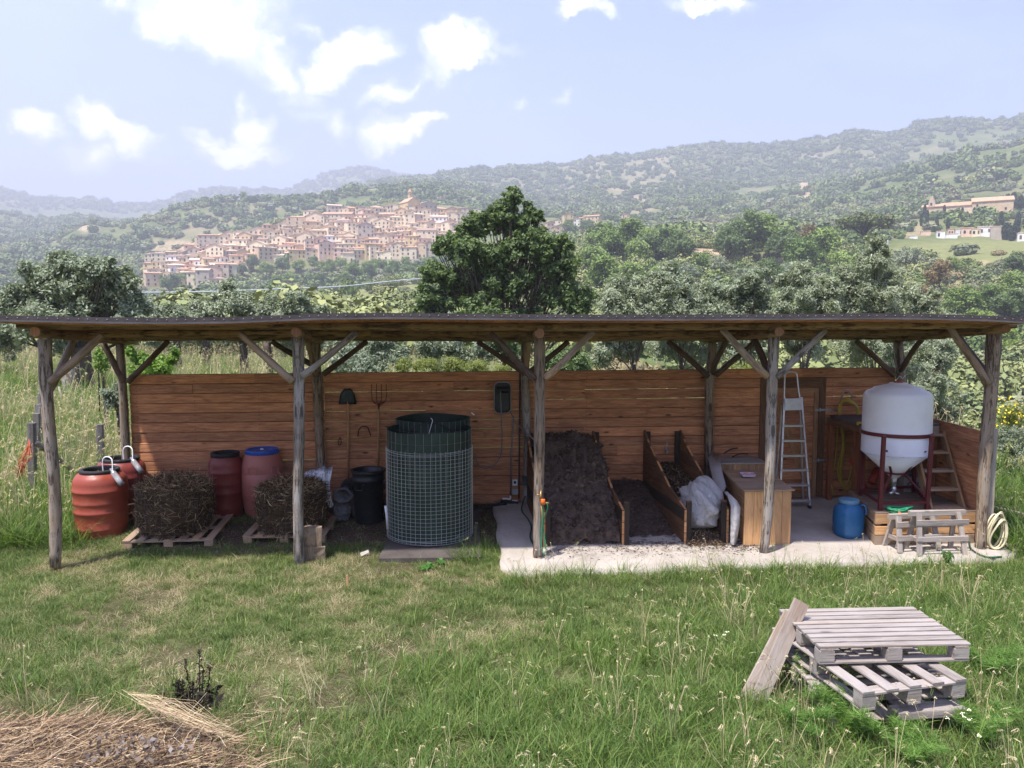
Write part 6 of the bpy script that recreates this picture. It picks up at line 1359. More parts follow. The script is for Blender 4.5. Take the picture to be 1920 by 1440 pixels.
def plants():
    # feathery fennel before and beside the pallet stack
    fm = leafmat('fennel fronds', (.11, .22, .045), (.27, .42, .11), trans=.4, use_obj=.1)
    rg = np.random.default_rng(9)
    def fennel(u, v, h, lab, n=1500, w=.16):
        p = gnd(u, v); t = thing('fennel_plant', lab, 'fennel', p, 0, 'fennel plants by the pallets'); Ps = []; Ds = []; m = MB(int(u))
        for s in range(9):
            a = rg.uniform(0, 6.28); q = Vector((math.cos(a)*w*rg.uniform(.3, 1), math.sin(a)*w*rg.uniform(.3, 1), h*rg.uniform(.5, 1))); c = spline([(0, 0, 0), (q.x*.3, q.y*.3, q.z*.6), q], 4); m.tube(c, [.004-.003*i/len(c) for i in range(len(c))], n=4)
            for i in range(n//9): tt = rg.uniform(.25, 1.0); b = c[int(tt*(len(c)-1))]; Ps.append(np.array(b)+rg.normal(size=3)*.012); d = rvec(rg, 1)[0]; d[2] = abs(d[2])*.7; Ds.append(d)
        m.build('stems', M['greenstem'], t, w=0); Ps = np.array(Ps); k = len(Ps); V, F, T = sticks(rg, Ps, np.array(Ds), rg.uniform(.02, .075, k), rg.uniform(.0009, .0018, k), rg.random(k)); npobj('fronds', npmesh('fronds', V, F, fm, T), parent=t)
    M['greenstem'] = plain('green stem', (.10, .19, .05), rough=.6)
    for k, (u, v, h, lab) in enumerate(((1535, 1335, .34, 'leafy fennel at the left front corner of the pallet stack'), (1590, 1385, .30, 'fennel in front of the lowest pallet'), (1500, 1380, .26, 'lower fennel left of the stack, nearer the camera'), (1570, 1310, .42, 'tall fennel growing up through the middle pallets'), (1720, 1435, .25, 'fennel at the bottom edge of the photo below the stack'), (1850, 1400, .30, 'fennel in the bottom right corner'), (1850, 1270, .25, 'fennel to the right of the pallet stack'), (1640, 1210, .30, 'thin fennel sprig poking above the top pallet'), (1560, 1190, .26, 'small fennel sprig behind the left of the top pallet'))):
        fennel(u, v, h, lab, n=3200 if k < 7 else 350, w=.27 if k < 7 else .07)
    # dried dock
    def dock(u, v, h, lab):
        p = gnd(u, v); t = thing('dock_plant', lab, 'dock', p, 0, 'dark dead docks'); m = MB(2); rgd = np.random.default_rng(int(u)); Ps = []
        for s in range(4):
            q = Vector((rgd.uniform(-.09, .09), rgd.uniform(-.04, .04), h*rgd.uniform(.5, 1))); c = spline([(q.x*.5, q.y, 0), (q.x*.8, q.y, q.z*.5), q], 4); m.tube(c, .003, n=4)
            for i in range(110): b = c[rgd.integers(2, len(c))]; Ps.append(np.array(b)+rgd.normal(size=3)*np.array([.009, .009, .012]))
        m.build('stems', M['iron'], t, w=0); Ps = np.array(Ps); k = len(Ps); nr = rvec(rgd, k); A = np.cross(nr, rvec(rgd, k)); A /= np.linalg.norm(A, axis=1)[:, None]; V, F = quads(Ps, A*.009, np.cross(nr, A)*.005)
        lv = rgd.normal(size=(26, 3))*np.array([.07, .05, .03])+np.array([0, 0, .07]); nr = rvec(rgd, 26); A = np.cross(nr, rvec(rgd, 26)); A /= np.linalg.norm(A, axis=1)[:, None]; V2, F2 = quads(lv, A*.055, np.cross(nr, A)*.02)
        npobj('seeds_and_leaves', npmesh('dock', np.concatenate([V, V2]), np.concatenate([F, F2+len(V)]), strawmat('dead dock', [(0, (.012, .010, .008)), (.5, (.03, .026, .018)), (1, (.06, .06, .035))]), rgd.random(len(V)+len(V2))), parent=t)
    dock(372, 1325, .44, 'dark dead dock with seed spikes standing above the straw heap'); dock(353, 1330, .25, 'shorter dark dock just left of the tall one')
    # broad leaved weed rosettes
    bl = leafmat('broad leaf', (.04, .13, .025), (.11, .25, .06), trans=.3, use_obj=.1)
    def rosette(u, v, r, n, lab, hgt=.05):
        p = gnd(u, v); V = []; F = []; rgd = np.random.default_rng(int(u+v))
        for i in range(n):
            a = i*2.4; L = r*rgd.uniform(.6, 1); d = np.array([math.cos(a), math.sin(a), 0]); s = np.array([-d[1], d[0], 0])*L*.3; z = hgt*rgd.uniform(.4, 1.4); b = len(V)
            V += [d*L*.1, d*L*.5-s+[0, 0, z], d*L*.5+s+[0, 0, z], d*L+[0, 0, z*.5]]; F += [[b, b+1, b+3, b+2]]
        o = npobj('broadleaf_weed', npmesh('weed', np.array(V), np.array(F), bl, rgd.random(len(V))), label=lab, cat='weed', group='broad-leaved weeds'); o.location = p+Vector((0, 0, .02))
    rosette(800, 1070, .12, 11, 'broad-leaved weed in front of the composter base'); rosette(828, 1062, .08, 9, 'smaller broad-leaved weed right of the one before the composter'); rosette(1775, 1062, .10, 12, 'leafy weed at the slab edge before the saw horse', .12)
    # pale umbels in the corner
    wm = plain('cream flower', (.75, .74, .5), rough=.8, var=.1)
    for k, (u, v, h, lab) in enumerate(((1790, 1420, .30, 'wild carrot with cream umbels below the pallets'), (1840, 1440, .34, 'wild carrot at the bottom right, right of the first'), (1345, 1225, .22, 'pale umbel flower left of the leaning planks'))):
        p = gnd(u, v); t = thing('wild_carrot', lab, 'wildflower', p, 0, 'cream-flowered umbels'); m = MB(k); m2 = MB(k+5); rn = random.Random(k)
        for s in range(3):
            q = Vector((rn.uniform(-.12, .12), rn.uniform(-.1, .1), h*rn.uniform(.6, 1))); m.tube(spline([(0, 0, 0), q*.5+Vector((.01, 0, .02)), q], 3), .0016, n=4)
            for j in range(9): a = rn.uniform(0, 6.28); rr = rn.uniform(0, .016); m2.lathe([(.004, 0), (.003, .003), (0, .004)], q+Vector((rr*math.cos(a), rr*math.sin(a), rn.uniform(-.003, .003))), n=5)
        m.build('stems', M['grassstem'] if 'grassstem' in M else M['greenstem'], t, w=0); m2.build('umbels', wm, t, w=0)
plants()
# ------------------------------------------------------------------ old fence left of the shelter
def fence():
    t = thing('field_fence', 'old wire fence with crooked grey posts running back on the left', 'fence', gnd(64, 905)); m_ = M['postg']
    posts = [((62, 935), (60, 793), .05), ((70, 880), (69, 775), .05), ((76, 850), (73, 758), .05), ((80, 820), (76, 738), .045), ((192, 905), (187, 796), .045)]
    base = []
    for k, (a, b, r) in enumerate(posts):
        p = gnd(*a); q = at(b[0], b[1], Y=p.y); m = MB(k+3); m.beam(p-Vector((0, 0, .1)), q, r*1.8, r*1.8, up=(0, 1, 0), ch=.012, jit=.008); m.build('fence_post', M['darkgrey'], t); base.append((p, q))
    m = MB(9); m.log(at(66, 828, Y=base[0][0].y), gnd(165, 905)+Vector((0, 0, .02)), .04, .035, rough=.1); m.build('prop', m_, t)
    m = MB(10); a, b = base[0][0], base[4][0]
    for k in range(34):
        f = k/33; p = a.lerp(b, f); m.tube([p, p+Vector((0, 0, .75))], .0018, n=3, cap=False)
    for k in range(8): m.tube([a+Vector((0, 0, .05+k*.1)), b+Vector((0, 0, .05+k*.1))], .0018, n=3, cap=False)
    m.build('wire_netting', M['dwire'], t)
    m = MB(11); rn = random.Random(3); p0, p1 = at(56, 832, Y=base[0][0].y-.2), at(38, 888, Y=base[0][0].y-.3)
    for k in range(26): m.tube(spline([p0+Vector((rn.gauss(0, .02), 0, rn.gauss(0, .04))), p0.lerp(p1, .5)+Vector((rn.gauss(0, .04), rn.gauss(0, .03), 0)), p1+Vector((rn.gauss(0, .04), 0, rn.gauss(0, .04)))], 3), .004, n=4)
    m.build('orange_twine', plain('orange netting', (.50, .14, .06), rough=.7), None, label='hank of orange-red netting hung on the nearest fence post', cat='netting')
    p = gnd(188, 800); m = MB(12); q = at(183, 640, Y=p.y); m.tube([p, q], .014, n=6); m.build('iron_rod', M['iron'], None, label='tall thin dark rod standing in the grass behind the left drums', cat='rod')
    p = gnd(130, 738); k = (p.y-CAMY)/FPX; m = MB(13); m.log(p-Vector((0, 0, .2)), p+Vector((.1, 0, 62*k)), 14*k, 11*k, n=12, rough=.12); m.log(p+Vector((-6*k, 0, 10*k)), p+Vector((-9*k, 0, 40*k)), 5*k, 4*k, rough=.2); m.build('dead_trunk', M['postg'], None, label='grey dead tree trunk standing in the meadow on the left', cat='dead trunk')
    p = gnd(148, 748); m = MB(14); m.log(p, p+Vector((-28*k, .3, 45*k)), 2.6*k, 2*k); m.build('fallen_branch', M['braced'], None, label='dark branch leaning on the dead trunk in the meadow', cat='branch')
    p = gnd(118, 757); m = MB(15); m.log(p, p+Vector((-14*k, .3, 24*k)), 2.*k, 1.6*k); m.build('fallen_branch', M['oldw'], None, label='pale bare branch at the foot of the dead trunk', cat='branch')
M['darkgrey'] = wood('old fence wood', (.17, .155, .145), (.10, .09, .085), (.03, .025, .022), knots=.3, grey=(.24, .23, .22), greyamt=.7, bump=1.)
fence()
# ------------------------------------------------------------------ trees
M['olive'] = leafmat('olive leaves', (.17, .20, .125), (.38, .42, .29), (.52, .56, .44), trans=.2, use_obj=.15)
M['silver'] = leafmat('silver olive leaves', (.18, .21, .13), (.40, .44, .31), (.55, .58, .47), trans=.25, use_obj=.1)
M['oak'] = leafmat('oak leaves', (.080, .125, .048), (.22, .29, .115), (.30, .37, .18), trans=.38, use_obj=.0)
M['lime'] = leafmat('bright green leaves', (.10, .19, .03), (.24, .36, .07), trans=.4, use_obj=.1)
M['midg'] = leafmat('mid green leaves', (.12, .19, .045), (.26, .35, .10), (.33, .42, .15), trans=.15, use_obj=.5)
M['rust'] = leafmat('russet leaves', (.17, .115, .05), (.31, .22, .10), trans=.15, use_obj=.1)
M['pine'] = leafmat('pine needles', (.06, .09, .022), (.19, .22, .07), trans=.1, use_obj=.1)
M['cyp'] = leafmat('cypress', (.015, .030, .014), (.04, .065, .028), trans=.0, use_obj=.2)
M['greyleaf'] = leafmat('grey green leaves', (.13, .16, .10), (.30, .34, .24), (.45, .48, .38), trans=.25, use_obj=.1)
M['yg'] = leafmat('yellow green leaves', (.15, .19, .04), (.34, .36, .11), trans=.35, use_obj=.1)
M['bark'] = wood('dark bark', (.10, .08, .065), (.06, .048, .04), (.02, .015, .012), knots=0, bump=1.)
def tree_px(name, lab, cat, Y, lobes, mat, n, leaf, base_u=None, group=None, clumps=11, seed=1, aspect=.5, trunk_r=.16, crad=.42, limbs=True, depth=1., var=.45):
    """lobes are (u, v, half width, half height) seen from the camera; each is a rounded mass at its own depth"""
    rg = np.random.default_rng(seed); D = Y-CAMY; C_ = []; Rr = []; cs = []
    for (u, v, ru, rv) in lobes:
        dy = rg.uniform(-.5, .5)*ru*D/FPX*depth*1.3; c = np.array(at(u, v, Y=Y+dy)); a, b = ru*D/FPX, rv*D/FPX; cs.append(c)
        d = rvec(rg, clumps); C_.append(c+d*np.array([a, a*depth, b])*rg.uniform(.2, .82, (clumps, 1))); Rr.append(np.full(clumps, (a+b)/2*crad)*rg.uniform(.6, 1.2, clumps))
    C_ = np.concatenate(C_); Rr = np.concatenate(Rr); u0 = base_u or np.mean([l[0] for l in lobes]); bx = at(u0, 600, Y=Y).x; bz = H(bx, Y)
    t = thing(name, lab, cat, (bx, Y, bz), 0, group); V, F, T = leafcloud(rg, C_, Rr, n, leaf, squash=.9, up=.3, aspect=aspect, shell=.25, var=var, shoots=11)
    me = npmesh('crown', V-np.array([bx, Y, bz]), F, mat, T); npobj('crown', me, parent=t)
    m = MB(seed); hi = min(c[2] for c in cs)-bz; fork = max(.5, min(hi*.8, 1.6*D/30)); m.log((0, 0, -.2), (0, 0, fork), trunk_r*1.2, trunk_r, rough=.15, n=9)
    if limbs:
        for c in cs:
            e = Vector(c)-Vector((bx, Y, bz)); m.tube(spline([(0, 0, fork*.9), Vector((e.x*.35, e.y*.35, fork+(e.z-fork)*.45)), e], 4), [trunk_r*(.30-.03*i) for i in range(9)], n=6, rough=.1)
        for j in range(0, len(C_), 9):
            e = Vector(C_[j])-Vector((bx, Y, bz)); s = Vector(cs[j//clumps])-Vector((bx, Y, bz)); s = s*.6; s.z = max(fork, (Vector(cs[j//clumps]).z-bz)*.6); m.tube([s, s.lerp(e, .6), e], [trunk_r*.14, trunk_r*.10, trunk_r*.05], n=5)
    m.build('trunk', M['bark'], t, w=0); return t
tree_px('oak_tree', 'big dark green oak standing behind the middle of the shelter', 'oak', 21, [(962,366,22,24),(950,395,34,26),(992,392,16,18),(1003,410,24,20),(905,425,42,34),(960,430,50,36),(868,440,22,26),(985,462,48,36),(1010,436,26,22),(865,475,44,38),(925,480,56,42),(825,462,20,20),(820,520,36,40),(880,535,60,45),(950,535,62,45),(1020,500,40,36),(1055,462,26,26),(1060,500,36,34),(1050,550,48,42),(825,575,48,38),(900,595,66,40),(985,595,66,42),(1085,590,30,36),(1065,620,50,30),(840,620,60,30),(940,640,80,32),(800,560,30,34),(1095,560,30,36),(790,600,30,30),(1020,545,44,40),(930,520,60,40),(928,405,26,26),(1022,470,32,32),(888,418,24,24),(846,456,24,26),(975,420,34,30)], M['oak'], 150000, .060, base_u=950, clumps=34, seed=3, aspect=.6, trunk_r=.20, crad=.26)
tree_px('olive_tree', 'largest grey-green olive, rising at the left edge above the roof', 'olive tree', 17, [(130,498,60,32),(185,505,50,32),(75,525,52,36),(225,535,48,36),(140,545,80,45),(60,580,60,45),(250,580,36,44),(30,560,36,40),(190,590,70,48),(110,610,85,48),(240,625,45,40),(20,625,50,40)], M['olive'], 80000, .06, base_u=150, clumps=22, crad=.30, seed=5, trunk_r=.28, group='olive trees behind the shelter', aspect=.45)
ol = [('olive behind the left olive, at the far left edge', 25, [(-30,610,50,50),(10,640,50,40),(-60,570,60,50)], 9000, -20), ('low olive just right of the largest olive', 30, [(310,590,40,32),(340,610,42,34),(290,620,36,34)], 12000, 330),
      ('olive with a pointed top below the foot of the hill town', 27, [(428,545,22,26),(440,575,48,36),(395,600,44,36),(480,600,40,34),(440,625,60,30)], 17000, 455), ('rounded olive left of the big oak', 26, [(560,570,34,30),(585,600,40,36),(520,600,44,36),(560,625,60,30),(505,570,26,24)], 16000, 500),
      ('small olive between two larger ones, its dark trunk showing under the roof', 36, [(380,600,40,34),(370,630,44,26)], 8000, 385), ('far low olive seen under the roof by the second post', 40, [(620,620,40,22),(640,640,44,20)], 6000, 505)]
for k, (lab, Y, lobes, n, bu) in enumerate(ol): tree_px('olive_tree', lab, 'olive tree', Y, lobes, M['olive'], int(n*1.6), .07, base_u=bu, seed=20+k, trunk_r=.17, clumps=16, crad=.34, group='olive trees behind the shelter', aspect=.42)
ol2 = [('pale silvery olive just right of the big oak', 13, [(1180,560,42,40),(1150,600,40,44),(1215,590,44,44),(1185,640,60,40),(1240,545,30,34),(1130,660,44,36)], 24000, 1190), ('silver olive with loose upright shoots, second right of the oak', 14.5, [(1262,530,34,34),(1290,565,44,40),(1250,590,44,44),(1320,600,40,44),(1280,650,70,40)], 24000, 1280),
       ('broad olive behind the bays with the dark compost', 15, [(1385,560,44,36),(1415,530,30,34),(1430,580,44,40),(1360,610,44,40),(1410,650,64,40),(1345,560,28,30)], 24000, 1400), ('olive with pale shoots above the door', 14, [(1500,530,36,38),(1480,580,44,42),(1535,580,40,40),(1510,640,64,44),(1555,545,26,30)], 24000, 1510),
       ('tallest olive on the right, dark and conical, above the white tank', 17, [(1641,462,20,26),(1635,500,38,36),(1665,520,40,36),(1600,530,36,36),(1640,560,60,42),(1690,560,34,40),(1600,600,50,40),(1670,610,56,40),(1630,650,66,40)], 36000, 1640), ('olive at the right shoulder of the tallest one', 14, [(1725,570,34,34),(1745,610,38,38),(1700,640,44,40),(1755,660,30,40)], 14000, 1735),
       ('dense olive bush filling the gap behind the white tank', 6.2, [(1700,690,60,50),(1745,730,50,46),(1770,670,30,40),(1720,770,60,40),(1780,770,30,36),(1680,650,40,34)], 30000, 1720)]
for k, (lab, Y, lobes, n, bu) in enumerate(ol2): tree_px('olive_tree', lab, 'olive tree', Y, [(a, b-4, c*1.16, d*1.16) for a, b, c, d in lobes], M['silver'], int(n*1.9), .050 if Y > 8 else .028, base_u=bu, seed=40+k, trunk_r=.10, group='silver olives behind the right half of the shelter', aspect=.32, crad=.30, clumps=18)
def shrub(lab, u, v, ru, rv, Y, mat, n, leaf, seed, name='shrub', cat='shrub', aspect=.4, lob=None):
    lobes = lob or [(u, v, ru*.7, rv*.7), (u-ru*.5, v+rv*.3, ru*.5, rv*.6), (u+ru*.5, v+rv*.3, ru*.5, rv*.6), (u, v+rv*.7, ru*.8, rv*.5)]
    return tree_px(name, lab, cat, Y, lobes, mat, n, leaf, seed=seed, trunk_r=.03, crad=.5, aspect=aspect, group='shrubs just behind the shelter')
shrub('bright lime-green leafy shrub behind the left end of the board wall', 290, 680, 42, 26, 5.2, M['lime'], 2600, .035, 61, aspect=.7, lob=[(245,660,10,16),(262,676,16,16),(300,680,30,16),(328,672,12,18),(285,695,40,16)])
shrub('tall lime shoot beside the rod, left of the wall', 190, 665, 14, 34, 7, M['lime'], 700, .03, 62, aspect=.5)
shrub('silvery round shrub left of the second back post', 215, 735, 24, 28, 5.5, M['greyleaf'], 2600, .03, 63)
shrub('grey-green olive scrub seen between roof and wall, left of centre', 690, 668, 60, 30, 7.0, M['greyleaf'], 12000, .035, 64, lob=[(660,668,38,26),(710,660,42,30),(750,672,34,24),(690,690,70,18),(640,685,26,20)])
shrub('taller grey-green scrub behind the front composter', 860, 655, 50, 30, 7.4, M['greyleaf'], 9000, .035, 65, lob=[(800,650,36,26),(850,655,40,26),(900,660,40,26),(915,620,12,30),(845,610,10,26),(870,690,60,16)])
shrub('yellow-green weedy growth along the wall top behind the composters', 830, 690, 90, 18, 5.2, M['yg'], 9000, .028, 66, aspect=.2, lob=[(760,690,26,16),(800,684,30,20),(850,686,34,18),(900,690,34,16),(940,694,26,12)])
shrub('dark scrub in the shade behind the middle back post', 1060, 670, 60, 30, 8.5, M['oak'], 9000, .04, 67)
shrub('yellow-green shoots above the wall by the fourth back post', 1400, 690, 60, 14, 5.0, M['yg'], 3500, .022, 68, aspect=.2)
shrub('grey leafy shrub just outside the right corner post', 1890, 860, 34, 60, 2.6, M['greyleaf'], 9000, .020, 69, lob=[(1890,830,34,34),(1912,870,30,40),(1880,890,24,30),(1925,830,30,44)])
sb = shrub('yellow-flowered broom beyond the right corner post', 1900, 780, 34, 44, 4.5, M['yg'], 5000, .02, 70, aspect=.25, lob=[(1895,775,26,30),(1925,790,30,36),(1880,800,16,26)])
def broomflowers():
    rg = np.random.default_rng(4); n = 130; P = np.array([np.array(at(rg.uniform(1868, 1940), rg.normal(775, 16), Y=4.3+rg.uniform(-.5, .3))) for _ in range(n)]); nr = rvec(rg, n); A = np.cross(nr, rvec(rg, n)); A /= np.linalg.norm(A, axis=1)[:, None]; V, F = quads(P-np.array(sb.location), A*.022, np.cross(nr, A)*.016)
    npobj('flowers', npmesh('flowers', V, F, plain('yellow petals', (.80, .62, .03), rough=.7, var=.1), np.full(len(V), .5)), parent=sb, kind='stuff')
broomflowers()
# ---- single trees on the slopes
def proto_tree(name, mat, n, lobes, leaf, seed, trunk=.35, th=2., aspect=.6):
    rg = np.random.default_rng(seed); c = np.array([l[:3] for l in lobes], float); r = np.array([l[3] for l in lobes]); C_ = []; Rr = []
    for ci, ri in zip(c, r): d = rvec(rg, 9); C_.append(ci+d*ri*.62); Rr.append(np.full(9, ri*.5))
    V, F, T = leafcloud(rg, np.concatenate(C_), np.concatenate(Rr), n, leaf, squash=.85, up=.35, aspect=aspect, shell=.3, var=.5, shoots=8)
    root = thing(name, 'x', 'tree'); npobj('crown', npmesh('crown', V, F, mat, T), parent=root); m = MB(seed); m.log((0, 0, -1.5), (0, 0, th), trunk, trunk*.7, n=8)
    for ci in c: m.tube([(0, 0, th*.9), (ci[0]*.5, ci[1]*.5, (th+ci[2])*.5), tuple(ci)], [trunk*.5, trunk*.35, trunk*.15], n=5)
    m.build('trunk', M['bark'], root, w=0); return root
def L_(rg, n, rx, rz, z0, rr):
    out = [(0, 0, z0+rz*.5, rr*1.2)]
    for i in range(n): a = i*6.283/n+rg.uniform(-.3, .3); q = rg.uniform(.5, 1.); out.append((rx*q*math.cos(a), rx*q*math.sin(a), z0+rz*rg.uniform(-.6, .9), rr*rg.uniform(.8, 1.15)))
    return out
def mid_trees():
    rn = random.Random(8); pr = {'g1': proto_tree('round_tree', M['midg'], 5200, L_(rn, 8, .55, .35, .95, .42), .05, 1, .05, .5), 'g2': proto_tree('round_tree', M['midg'], 5200, L_(rn, 7, .5, .5, 1.1, .40), .05, 2, .05, .6), 'd': proto_tree('dark_tree', M['oak'], 5200, L_(rn, 7, .55, .4, 1.0, .42), .05, 3, .05, .5), 'r': proto_tree('russet_tree', M['rust'], 2600, L_(rn, 6, .45, .5, 1.1, .34), .05, 4, .05, .8),
        's': proto_tree('olive_tree', M['olive'], 4200, L_(rn, 6, .5, .3, .9, .40), .045, 5, .04, .5)}
    kids_ = {k: kids(v) for k, v in pr.items()}; used = set()
    # (u, v of the foot, half width in px, kind)
    T = [(1112,520,30,'g1'),(1150,505,34,'g2'),(1195,510,30,'g1'),(1130,478,30,'g1'),(1180,480,34,'g2'),(1235,500,40,'d'),(1275,505,30,'d'),(1215,480,28,'g1'),(1255,470,26,'g1'),(1130,560,34,'g2'),(1185,545,30,'g1'),(1240,550,30,'g1'),(1290,540,26,'s'),(1310,520,22,'g1'),
         (1365,500,34,'d'),(1395,490,40,'d'),(1440,492,38,'g2'),(1470,500,34,'d'),(1420,470,34,'g1'),(1350,530,28,'s'),(1400,545,26,'s'),(1445,550,28,'d'),(1500,520,34,'g1'),(1545,515,34,'g2'),(1580,530,30,'g1'),(1515,470,20,'r'),(1480,540,24,'s'),(1620,520,26,'g1'),(1700,520,26,'s'),(1760,560,28,'r'),(1725,600,24,'r'),(1800,600,28,'g1'),(1850,590,24,'g2'),(1890,610,30,'d'),(1830,650,30,'g1'),(1880,690,30,'g2'),(1770,640,26,'s'),(1905,560,24,'g1'),(1840,545,18,'s'),(1780,520,16,'g1'),(1900,520,18,'d'),
         (475,512,15,'d'),(500,520,16,'g1'),(530,515,14,'g2'),(560,512,14,'g1'),(590,508,13,'g2'),(615,520,16,'g1'),(640,512,14,'g1'),(665,528,16,'g2'),(690,520,15,'g1'),(715,510,14,'g1'),(735,522,16,'g2'),(545,538,15,'g1'),(515,545,14,'g2'),(600,538,14,'d'),(645,540,14,'g1'),(765,520,14,'g1'),(320,560,20,'d'),(345,540,13,'g1'),(375,542,12,'g2'),(310,535,12,'g1'),(455,520,12,'d'),(760,500,10,'g1'),(700,505,10,'g2'),(1100,440,16,'g1'),(1070,450,16,'g2')]
    T.sort(key=lambda q: (q[3], q[0])); count = {}
    names = {'g1': 'rounded green tree', 'g2': 'taller green tree', 'd': 'dark green tree', 'r': 'russet brown tree', 's': 'grey-green olive'}
    for (u, v, hw, k) in T:
        p = gnd(u, v, 50); D = math.hypot(p.x, p.y-CAMY); s = hw*D/FPX*1.22; count[k] = count.get(k, 0)+1
        where = 'on the slope below the hill town' if u < 800 else 'on the right-hand slope'
        lab = '%s %s, %s of its kind from left' % (names[k], where, ordinal(count[k]))
        if k not in used: o = pr[k]; used.add(k); o['label'] = lab
        else: o = copy_tree(pr[k], None, lab, kids_[k])
        o['group'] = 'single trees on the slopes'; o.location = p; o.scale = (s*rn.uniform(.9, 1.1), s*rn.uniform(.9, 1.1), s*rn.uniform(.85, 1.1)); o.rotation_euler = (0, 0, rn.uniform(0, 6.28))
    # umbrella pine
    lob = [(math.cos(a)*.55*q, math.sin(a)*.55*q, 1.30+.12*(1-q), .26) for a in np.linspace(0, 6.283, 9)[:-1] for q in (.55, 1.25)]+[(0, 0, 1.5, .3)]
    o = proto_tree('umbrella_pine', M['pine'], 9000, lob, .04, 9, .05, .85); p = gnd(1620, 478, 50); D = math.hypot(p.x, p.y-CAMY); s = 52*D/FPX*1.0; o.location = p; o.scale = (s, s, s*.80); o['label'] = 'flat-topped umbrella pine on the right-hand slope'; o['category'] = 'pine tree'
    # cypresses round the old convent
    c0 = None
    cy = [(1733,415,3,26),(1738,424,2.6,26),(1770,408,2.4,20),(1829,402,4.5,24),(1835,402,4,22),(1870,398,4,20),(1888,398,5,28),(1899,400,5,32),(1912,404,5,30),(1727,424,2.4,20),(1777,432,3,20),(1756,428,2.6,20),(1804,408,2.2,16),(1848,405,1.6,10),(1876,430,4,24),(1908,430,4,26),(1885,450,6,26),(1898,452,6,24),(1905,448,5,30),(286,520,1.8,30)]
    rg = np.random.default_rng(2)
    for k, (u, v, hw, hh) in enumerate(cy):
        if c0 is None:
            h = rg.random(700); a = rg.uniform(0, 6.28, 700); r = (np.sin(np.clip(h, 0, 1)*math.pi)**.5*.9+.1)*rg.uniform(.7, 1, 700); P = np.stack([r*np.cos(a), r*np.sin(a), h], 1); nn = rvec(rg, 700); A = np.cross(nn, rvec(rg, 700)); V, F = quads(P, A*np.array([.35, .35, .05]), np.cross(nn, A)*np.array([.25, .25, .06]))
            cm = npmesh('cypress', V, F, M['cyp'], np.repeat(rg.random(700), 4)); core = MB(2); core.lathe([(.1, 0), (.7, .1), (.8, .4), (.6, .75), (.0, .98)], n=8); c0 = (cm, core)
        p = gnd(u, v, 50); D = math.hypot(p.x, p.y-CAMY); t = thing('cypress_tree', ('%s cypress from the left among those round the convent' % ordinal(k+1)) if u > 400 else 'single thin cypress at the left foot of the hill town', 'cypress', p, 0, 'dark cypresses')
        c = npobj('crown', c0[0], parent=t)
        if k == 0: cr = c0[1].build('inner_crown', M['cyp'], t, w=0); crm = cr.data
        else: npobj('inner_crown', crm, parent=t)
        t.scale = (hw*D/FPX, hw*D/FPX, hh*D/FPX)
ORD = 'zeroth first second third fourth fifth sixth seventh eighth ninth tenth eleventh twelfth thirteenth fourteenth fifteenth sixteenth seventeenth eighteenth nineteenth twentieth'.split()
def ordinal(n): return ORD[n] if n <= 20 else '%d%s' % (n, {1: 'st', 2: 'nd', 3: 'rd'}.get(n % 10, 'th'))
mid_trees()
# ------------------------------------------------------------------ the hill town and the convent
WALLS = {'cream': (.76, .64, .45), 'pale stone': (.66, .54, .38), 'grey stone': (.44, .37, .30), 'pink': (.68, .48, .36), 'ochre': (.60, .45, .24), 'white': (.76, .73, .70), 'brown stone': (.56, .42, .27)}
WM = {k: plain(k+' wall', v, rough=.9, var=.18, scale=.35, bump=0, dirt=tuple(x*.6 for x in v), dirtamt=.5) for k, v in WALLS.items()}
RM = {'terracotta': plain('terracotta tiles', (.50, .29, .18), rough=.9, var=.25, scale=.5, bump=0), 'pale tiled': plain('pale old tiles', (.55, .42, .31), rough=.9, var=.25, scale=.5, bump=0), 'brown tiled': plain('brown old tiles', (.36, .25, .18), rough=.9, var=.25, scale=.5, bump=0)}
M['win'] = plain('dark window', (.03, .03, .035), rough=.4, var=.2, bump=0)
M['shut'] = plain('brown shutter', (.14, .09, .06), rough=.7, var=.3, bump=0)
_win = None
def win_mesh(key):
    m = MB(1); m.beam((-.5, 0, 0), (.5, 0, 0), .12, 1.)
    o = m.build('window', M[key], thing('tmp', None, None), w=0); p = o.parent; me = o.data; bpy.data.objects.remove(o); bpy.data.objects.remove(p); return me
WIN = [win_mesh('win'), win_mesh('shut')]
